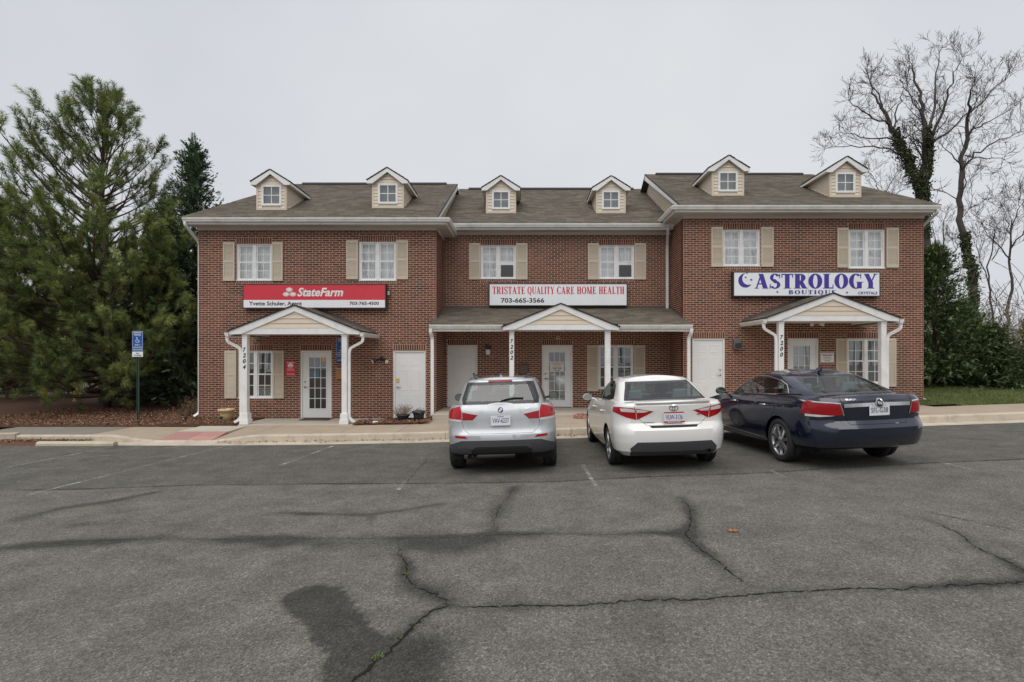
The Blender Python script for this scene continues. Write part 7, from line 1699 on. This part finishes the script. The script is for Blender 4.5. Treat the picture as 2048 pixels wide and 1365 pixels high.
def conifer(name, label, X, Y, z0, H, rad, R, mt='cypress', nsp=1500, size=.55, up=.35, gap=.0, trunk=.12, group=None):
    """dense cypress-like tree clothed to the ground"""
    o = thing(name, (X, Y, z0), label, 'tree', group); MB().tube([(X, Y, z0 - .1), (X, Y, z0 + H * .5), (X, Y, z0 + H * .97)], [trunk, trunk * .6, .015], 8).build('trunk', M['bark_pine'], o, smooth=True)
    S = Soup(); nb = int(nsp * .34); m = 13; size *= .80; f = R.rand(nb) ** 1.35 * .97; a = R.uniform(0, 2 * math.pi, nb)
    Lb = rad * (1 - f) ** .85 * R.uniform(.55, 1.18, nb) * (1 + .18 * np.sin(a * 3 + f * 23)) + .12; el = up - .22 + .45 * f + R.normal(0, .16, nb)
    D0 = np.stack([np.cos(a) * np.cos(el), np.sin(a) * np.cos(el), np.sin(el)], 1); B = np.stack([np.full(nb, X), np.full(nb, Y), z0 + .1 + f * H], 1)
    t = np.tile(np.linspace(.22, 1.0, m), nb); Bk = np.repeat(B, m, 0); Dk = np.repeat(D0, m, 0); Lk_ = np.repeat(Lb, m); fk = np.repeat(f, m)
    P = Bk + Dk * (Lk_ * t)[:, None] + np.array([0, 0, 1.0]) * (Lk_ * .16 * t ** 2)[:, None] + R.normal(0, .045, (nb * m, 3))
    D = Dk + R.normal(0, .45, (nb * m, 3)) + np.array([0, 0, .22]); L = size * .62 * R.uniform(.6, 1.2, nb * m) * (1 - .45 * t) * (1 - .35 * fk) * np.minimum(1, Lk_ / .7 + .25)
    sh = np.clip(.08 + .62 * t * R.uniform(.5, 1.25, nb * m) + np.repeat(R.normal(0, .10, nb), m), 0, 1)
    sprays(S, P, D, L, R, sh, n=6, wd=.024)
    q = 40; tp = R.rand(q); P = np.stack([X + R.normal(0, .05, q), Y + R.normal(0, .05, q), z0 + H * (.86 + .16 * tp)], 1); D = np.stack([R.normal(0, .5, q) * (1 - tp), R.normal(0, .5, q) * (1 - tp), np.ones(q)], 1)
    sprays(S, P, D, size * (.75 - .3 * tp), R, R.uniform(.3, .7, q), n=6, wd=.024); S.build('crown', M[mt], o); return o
R = np.random.RandomState(11)
reach = lambda f, c: (4.4 if c > 0 else 5.9) * (1 - f) ** .74 + .28
pine('pine_tree', 'tall long-needled pine beside the left unit', SX(207, 19.2), 19.2, .03, 10.9, reach, R, .20, .62, 1.0)
pine('pine_tree', 'shorter pine behind the tall one at the far left edge', -21.6, 22.6, .0, 8.0, lambda f, c: 3.6 * (1 - f) ** .6 + .2, R, .16, .55, .8)
conifer('cypress_tree', 'dark feathery cypress rising behind the left roof edge', SX(388, 20.2), 20.2, .05, 9.9, 2.75, R, 'cypress', 3300, .85, .45)
conifer('cypress_tree', 'dark cypress between the pine and the brick corner', SX(325, 22.0), 22.0, .05, 8.2, 2.5, R, 'cypress', 2800, .8, .25)
conifer('cypress_tree', 'low dark evergreen behind the far left pine', -26.0, 27.0, .05, 6.0, 2.6, R, 'cypress', 1600, .8, .2)

# right: evergreen trees beside and behind the right unit
conifer('evergreen_tree', 'dark evergreen against the right brick corner', 15.2, 20.0, .62, 5.3, 2.4, R, 'evergreen', 2400, .7, .40)
conifer('evergreen_tree', 'evergreen tree second from the right brick corner', 17.4, 21.5, .68, 3.3, 1.9, R, 'evergreen', 1500, .62, .5)
conifer('evergreen_tree', 'olive evergreen at the right edge of the lawn', 18.0, 18.6, .62, 2.9, 1.5, R, 'conifer_olive', 1000, .6, .6)
conifer('evergreen_tree', 'tall olive evergreen at the far right behind the lawn', 20.2, 20.5, .68, 4.3, 1.6, R, 'conifer_olive', 1000, .65, .7)
conifer('evergreen_tree', 'low dark evergreen bush behind the lawn between the taller ones', 16.4, 19.0, .62, 2.3, 1.5, R, 'evergreen', 1500, .5, .3)

# bare trees
def twiggy(b, r, p, d, L, rad, depth, lim, up=.05, wig=.16, fan=.75, kids=(2, 4)):
    n = 4 if depth > 1 else 3; p = np.array(p, float); d = unit(np.array(d, float)); q = [tuple(p)]
    for k in range(n):
        d = unit(d + r.normal(0, wig, 3) + np.array([0, 0, up])); p = p + d * (L / n); q.append(tuple(p))
        if depth > 0 and k >= (0 if depth < 3 else 1):
            for _ in range(r.randint(*kids) if k == n - 1 else int(r.rand() < .62)):
                twiggy(b, r, p, d + r.normal(0, fan, 3) * np.array([1, .9, .8]), L * r.uniform(.42, .72), rad * .55, depth - 1, lim, up, wig, fan, kids)
    b.tube(q, [max(lim, rad * (1 - .55 * k / n)) for k in range(n + 1)], 3 if depth < 2 else 5, False)
def px_limb(line, Y, dy=0.0):
    m = len(line); line = [(x, y + (26 * (1 - y / 400) if y < 400 else 0)) for x, y in line]; return [np.array([SX(x, Y + dy * k / m), Y + dy * k / m, SZ(y, Y + dy * k / m)]) for k, (x, y) in enumerate(line)]
def bare_tree(label, Y, limbs, seed, ivy_to, depth=2, lim=.0068):
    r = np.random.RandomState(seed); trunk = px_limb(limbs[0][0], Y); b0 = trunk[0]
    o = thing('bare_tree', tuple(b0), label, 'tree'); tb = MB(); tw = MB(); lv = []
    for li, (line, r0, r1, ns) in enumerate(limbs):
        P = px_limb(line, Y, 0 if li == 0 else r.uniform(-2.5, 2.5)); m = len(P); r0, r1 = r0 * .72, r1 * .6
        if li:   # start where the photo's limb leaves: keep the first point on the parent's depth
            P[0][1] = Y
        Q = []
        for k in range(m - 1):
            for t in (0, .33, .66): Q.append(P[k] * (1 - t) + P[k + 1] * t + (r.normal(0, .05, 3) if (k or t) else 0))
        Q.append(P[-1]); rad = [r0 + (r1 - r0) * k / (len(Q) - 1) for k in range(len(Q))]
        tb.tube([tuple(x) for x in Q], rad, 7, False)
        for k, x in enumerate(Q):
            if x[2] < ivy_to and rad[k] > .09: lv.append((x, rad[k]))
        for k in range(1, len(Q)):
            if li == 0 and k < len(Q) * .6: continue
            d = unit(Q[k] - Q[k - 1])
            for _ in range(ns if k < len(Q) - 1 else ns + 2):
                if r.rand() < .46 or k == len(Q) - 1: twiggy(tw, r, Q[k], d * .7 + r.normal(0, .7, 3) + np.array([0, 0, .25]), r.uniform(.55, 1.25) * (1.1 - .35 * k / len(Q)), max(.011, rad[k] * .26), depth, lim, .09, .13, .55, (2, 4))
    tb.build('trunk', M['bark_grey'], o, smooth=True); c_ = tw.build('crown', M['twig'], o)
    S = Soup()
    for x, q in lv:
        n = 240; a = r.uniform(0, 6.28, n); rr = q + r.exponential(.05, n); P = np.stack([x[0] + rr * np.cos(a), x[1] + rr * np.sin(a), x[2] + r.uniform(-.35, .35, n)], 1); u = unit(r.randn(n, 3)) * .065; w_ = unit(np.cross(u, r.randn(n, 3))) * .05
        S.tris(P - u, P + w_, P + u, np.clip(r.beta(2, 2.5, n), 0, 1)); S.tris(P - u, P - w_, P + u, np.clip(r.beta(2, 2.5, n), 0, 1))
    if lv: S.build('ivy', M['ivy'], o)
    return o
bare_tree('large bare tree with ivy-clad fork behind the right roof', 32, [
 ([(1862, 640), (1858, 560), (1850, 470), (1845, 400), (1843, 372)], .50, .40, 0),
 ([(1843, 375), (1822, 335), (1805, 300), (1795, 270), (1780, 235), (1765, 205), (1750, 180), (1742, 150)], .33, .04, 2),
 ([(1806, 300), (1775, 290), (1730, 288), (1690, 285), (1650, 290)], .08, .02, 3), ([(1795, 272), (1760, 270), (1720, 265), (1680, 255)], .08, .02, 3), ([(1780, 240), (1745, 225), (1715, 205), (1700, 190)], .08, .02, 3),
 ([(1765, 210), (1755, 175), (1740, 150), (1735, 130)], .07, .02, 3), ([(1788, 245), (1795, 200), (1805, 170), (1815, 150)], .07, .02, 3), ([(1812, 312), (1815, 290), (1830, 270), (1832, 240)], .05, .015, 2),
 ([(1843, 375), (1853, 330), (1857, 290), (1855, 250), (1845, 215), (1840, 170), (1828, 130), (1820, 105)], .33, .03, 3),
 ([(1857, 255), (1868, 215), (1872, 160), (1875, 110), (1885, 75)], .13, .02, 3), ([(1860, 270), (1880, 225), (1895, 180), (1905, 130), (1925, 95)], .13, .02, 3), ([(1862, 282), (1895, 255), (1925, 225), (1950, 190), (1975, 150)], .09, .02, 2), ([(1845, 218), (1825, 190), (1810, 160), (1800, 135)], .06, .02, 3)], 5, 15.3)
bare_tree('slender leaning bare tree at the right edge of the roof', 29, [
 ([(1950, 660), (1945, 570), (1935, 500), (1920, 440), (1917, 400), (1924, 340), (1930, 290)], .27, .17, 1),
 ([(1930, 292), (1938, 220), (1940, 180), (1950, 140)], .15, .02, 3), ([(1924, 335), (1905, 300), (1885, 285)], .06, .015, 2), ([(1926, 332), (1950, 300), (1985, 280), (2020, 265), (2040, 255)], .08, .015, 2),
 ([(1932, 262), (1960, 240), (1990, 225), (2030, 200)], .07, .015, 3), ([(1938, 216), (1970, 185), (2000, 150), (2020, 130)], .07, .015, 3), ([(1930, 305), (1960, 310), (2000, 312), (2018, 320)], .05, .012, 2), ([(1918, 405), (1928, 370), (1930, 345)], .07, .03, 1), ([(1921, 440), (1945, 415), (1970, 400)], .03, .012, 2)], 8, 8.6)
bare_tree('small bare tree at the right edge of the photo', 34, [
 ([(2015, 660), (2018, 600), (2022, 540), (2020, 490), (2024, 440)], .14, .06, 2), ([(2020, 500), (2040, 470), (2060, 440), (2075, 400)], .07, .02, 3), ([(2021, 520), (1995, 490), (1975, 470), (1960, 440)], .06, .015, 3), ([(2022, 470), (2010, 440), (2005, 410)], .05, .015, 3), ([(2022, 455), (2035, 420), (2040, 400)], .05, .015, 3)], 12, -5)
bare_tree('thin bare sapling beside the ivy-clad trunk', 36, [
 ([(1885, 660), (1888, 600), (1890, 540), (1885, 480), (1888, 440)], .10, .04, 2), ([(1888, 560), (1900, 520), (1915, 490)], .05, .015, 3), ([(1887, 520), (1870, 480), (1862, 440)], .05, .015, 3)], 15, 6.5)
bare_tree('forked bare sapling right of the leaning tree', 36, [
 ([(1985, 660), (1982, 600), (1975, 550), (1985, 500), (1990, 460)], .10, .04, 2), ([(1978, 570), (1965, 530), (1955, 500), (1950, 470)], .05, .015, 3), ([(1984, 520), (2005, 490), (2010, 460)], .05, .015, 3)], 16, -5)
bare_tree('bare tree crown showing above the right roof beside the dormer', 40, [
 ([(1775, 640), (1775, 500), (1772, 420), (1770, 380)], .2, .07, 2), ([(1771, 400), (1755, 370), (1745, 350), (1740, 335)], .05, .015, 3), ([(1771, 385), (1785, 360), (1795, 340)], .05, .015, 3), ([(1772, 405), (1795, 385), (1815, 375)], .05, .015, 3)], 17, -5)
# tangled bare brush behind the evergreens
r = np.random.RandomState(21); proto = []
for k in range(3):
    b = MB()
    for s in range(20): twiggy(b, r, (r.normal(0, .6), r.normal(0, .6), 0), (r.normal(0, .45), r.normal(0, .45), 1), r.uniform(1.5, 2.6), .022, 2, .009, .06, .14, .6, (2, 3))
    proto.append(b.mesh('brush', M['brush']))
spots = [(18, 26), (20.5, 28), (23, 25.5), (25.5, 29), (27.5, 27), (22, 31), (29, 31), (19.5, 32), (25, 33), (31, 28), (33, 32), (17, 30)]
words_ = ['nearest the right brick corner', 'second along behind the evergreens', 'behind the olive evergreen', 'behind the slender tree', 'at the far right edge', 'between the two bare saplings', 'beyond the right edge tree', 'behind the ivy-clad trunk', 'in the back row at the right', 'outermost at the right', 'at the back beyond the right edge', 'in the back row by the roof corner']
for k, ((x, y), wd) in enumerate(zip(spots, words_)):
    o = link('brush', proto[k % 3], None, (x, y, ground_z(x, y) - .05)); o.rotation_euler = (0, 0, r.uniform(0, 6)); s = r.uniform(.9, 1.35); o.scale = (s, s, s * r.uniform(.9, 1.2)); tag(o, 'tangled bare brown brush ' + wd, 'bush', 'bare brush behind the evergreens')
# far wood closing the view
b = MB(); r = np.random.RandomState(31)
for k in range(230):
    x = r.uniform(-160, 170); y = r.uniform(75, 120); h = r.uniform(5, 8.5)
    if -55 < x < 25 and False: continue
    b.tube([(x, y, 0), (x + r.normal(0, .4), y, h * .5), (x + r.normal(0, .7), y, h)], [.16, .11, .04], 4, False)
    for s in range(9):
        z = h * r.uniform(.35, 1); d = r.normal(0, 1, 3); d[2] = abs(d[2]) + .5; twiggy(b, r, (x, y, z), d, r.uniform(1.2, 2.6), .05, 1, .025, .05, .2, .7, (2, 4))
o = b.build('treeline', M['brush']); tag(o, 'far bare wood along the horizon', 'wood', None, 'stuff')
o = link('treeline', o.data, None, (0, 25, -1)); o.rotation_euler = (0, 0, math.pi); o.scale = (1, .75, 2.0); tag(o, 'tall bare wood across the lot, mirrored in the window panes', 'wood', None, 'stuff')
b = MB(); n = 160
for k in range(n):
    x = -170 + 350 * k / n; h = 1.2 + 1.6 * r.rand(); y = r.uniform(62, 70)
    S_ = 14
    for q in range(S_): 
        p = np.array([x + r.normal(0, 1.2), y + r.normal(0, 1.5), .5 + h * r.rand()]); u = unit(r.randn(3)) * .7; w_ = unit(np.cross(u, r.randn(3))) * .4; b.poly([p - u, p + w_, p + u, p - w_], r.rand())
o = b.build('undergrowth', M['undergrowth'] if 'undergrowth' in M else mat('undergrowth_leaves', (.085, .068, .045), .95, .35, .5, rnd=.4)); tag(o, 'far brown undergrowth below the bare wood', 'undergrowth', None, 'stuff')

# lawn on the right
g = mound(XR1 + .02, 34, 14.79, 23, .02, lambda x, y: walk_z(min(x, 15)) - .015 + (y - 14.8) * .042, amp=.015, n=60, m_=30, name='lawn', label='green lawn right of the units'); g.data.materials.clear(); M['turf'] = mat('turf', (.075, .095, .028), .95, .35, 3., .6, 30.); g.data.materials.append(M['turf'])
g = mound(XR1 - 1.59, XR1 + .04, 15.21, YF - .004, .02, lambda x, y: walk_z(x) + .0, amp=.01, n=12, m_=8, name='lawn', label='small grass strip at the foot of the right corner'); g.data.materials.clear(); g.data.materials.append(M['turf'])
M['grass'] = leaf_mat('grass_blades', [(0, (.065, .090, .026)), (.6, (.135, .175, .050)), (1, (.25, .24, .10))])
R = np.random.RandomState(9); n = 26000; x = R.uniform(XR1 + .03, 20, n); y = 14.80 + (R.rand(n) ** 1.3) * 6; z = np.array([walk_z(min(a, 15)) for a in x]) + .0 + (y - 14.8) * .042
P = np.stack([x, y, z], 1); d = R.normal(0, .03, (n, 3)); d[:, 2] = R.uniform(.03, .085, n); s = np.stack([np.cos(x * 99), np.sin(x * 99), x * 0], 1) * .006
S = Soup(); S.tris(P - s, P + s, P + d, np.clip(R.beta(2, 2, n), 0, 1)); n2 = 2500; x = R.uniform(XR1 - 1.58, XR1 + .05, n2); y = R.uniform(15.2, YF - .02, n2); P = np.stack([x, y, np.array([walk_z(a) for a in x]) + .012], 1); S.tris(P - s[:n2], P + s[:n2], P + d[:n2], np.clip(R.beta(2, 2, n2), 0, 1)); o = S.build('grass', M['grass']); tag(o, 'short grass of the lawn right of the units', 'grass', None, 'stuff')

# left background seen through the pines: fence, bollards, a brick house
xf0, xf1, yf_ = -34, -11.2, 25.2; o = thing('metal_fence', (-22, yf_, .1), 'black metal picket fence behind the pines', 'fence')
for zz in (.25, 1.35): MB().box(xf0, xf1, yf_, yf_ + .03, zz, zz + .04).build('rail', M['black'], o)
for k in range(10): x = xf0 + (xf1 - xf0) * k / 9; MB().box(x - .03, x + .03, yf_ - .01, yf_ + .05, -.1, 1.6).build('post', M['black'], o)
b = MB(); k = xf0 + .1
while k < xf1: b.box(k - .009, k + .009, yf_ + .004, yf_ + .022, .1, 1.5); k += .115
b.build('pickets', M['black'], o, kind='stuff')
for px_, lb in ((90, 'yellow bollard behind the pines nearer the left edge'), (152, 'yellow bollard behind the pine trunk')):
    y = 21.6; x = SX(px_, y); z = .08; b = MB(); b.lathe([(.09, z), (.09, z + .85), (.08, z + .92), (.045, z + .97), (0, z + .98)], x, y, 18); b2 = boxed('bollard', lb, 'bollard', [('post', b, 'yellow'), ('collar', MB().lathe([(.12, z), (.12, z + .04), (.09, z + .05)], x, y, 18), 'kerb')], (x, y, z), 'yellow bollards')
hx0, hx1, hy = -46, -30.5, 40; o = thing('brick_house', ((hx0 + hx1) / 2, hy, 0), 'pinkish brick house far behind the pines', 'house'); M['pink_brick'] = mat('pale_brick', (.30, .18, .15), .9, .15, 1.); M['pale_roof'] = mat('pale_roof', (.30, .31, .33), .8, .12, 2.)
MB().box(hx0, hx1, hy, hy + 9, -.2, 4.4).build('wall', M['pink_brick'], o)
rf = MB().prism([(hx0 - .4, hy - .5, 4.4), (hx0 - .4, hy + 9.5, 4.4), (hx0 - .4, hy + 4.5, 7.2)], (hx1 - hx0 + .8, 0, 0)).build('roof', M['pale_roof'], o)
for k in range(4):
    x = hx0 + 2 + k * 3.6; wn = MB().box(x - .06, x + 1.26, hy - .06, hy - .002, 1.2, 2.9).build('window', M['white'], o); MB().box(x, x + 1.2, hy - .07, hy - .061, 1.26, 2.84).build('pane', M['glass_dark'], wn)
b = MB().box(-33, -24, 29.5, 29.8, -.2, .75); o = b.build('retaining_wall', M['kerb'], None, (-28, 29.6, -.2)); tag(o, 'low pale concrete wall behind the fence at the far left', 'wall')
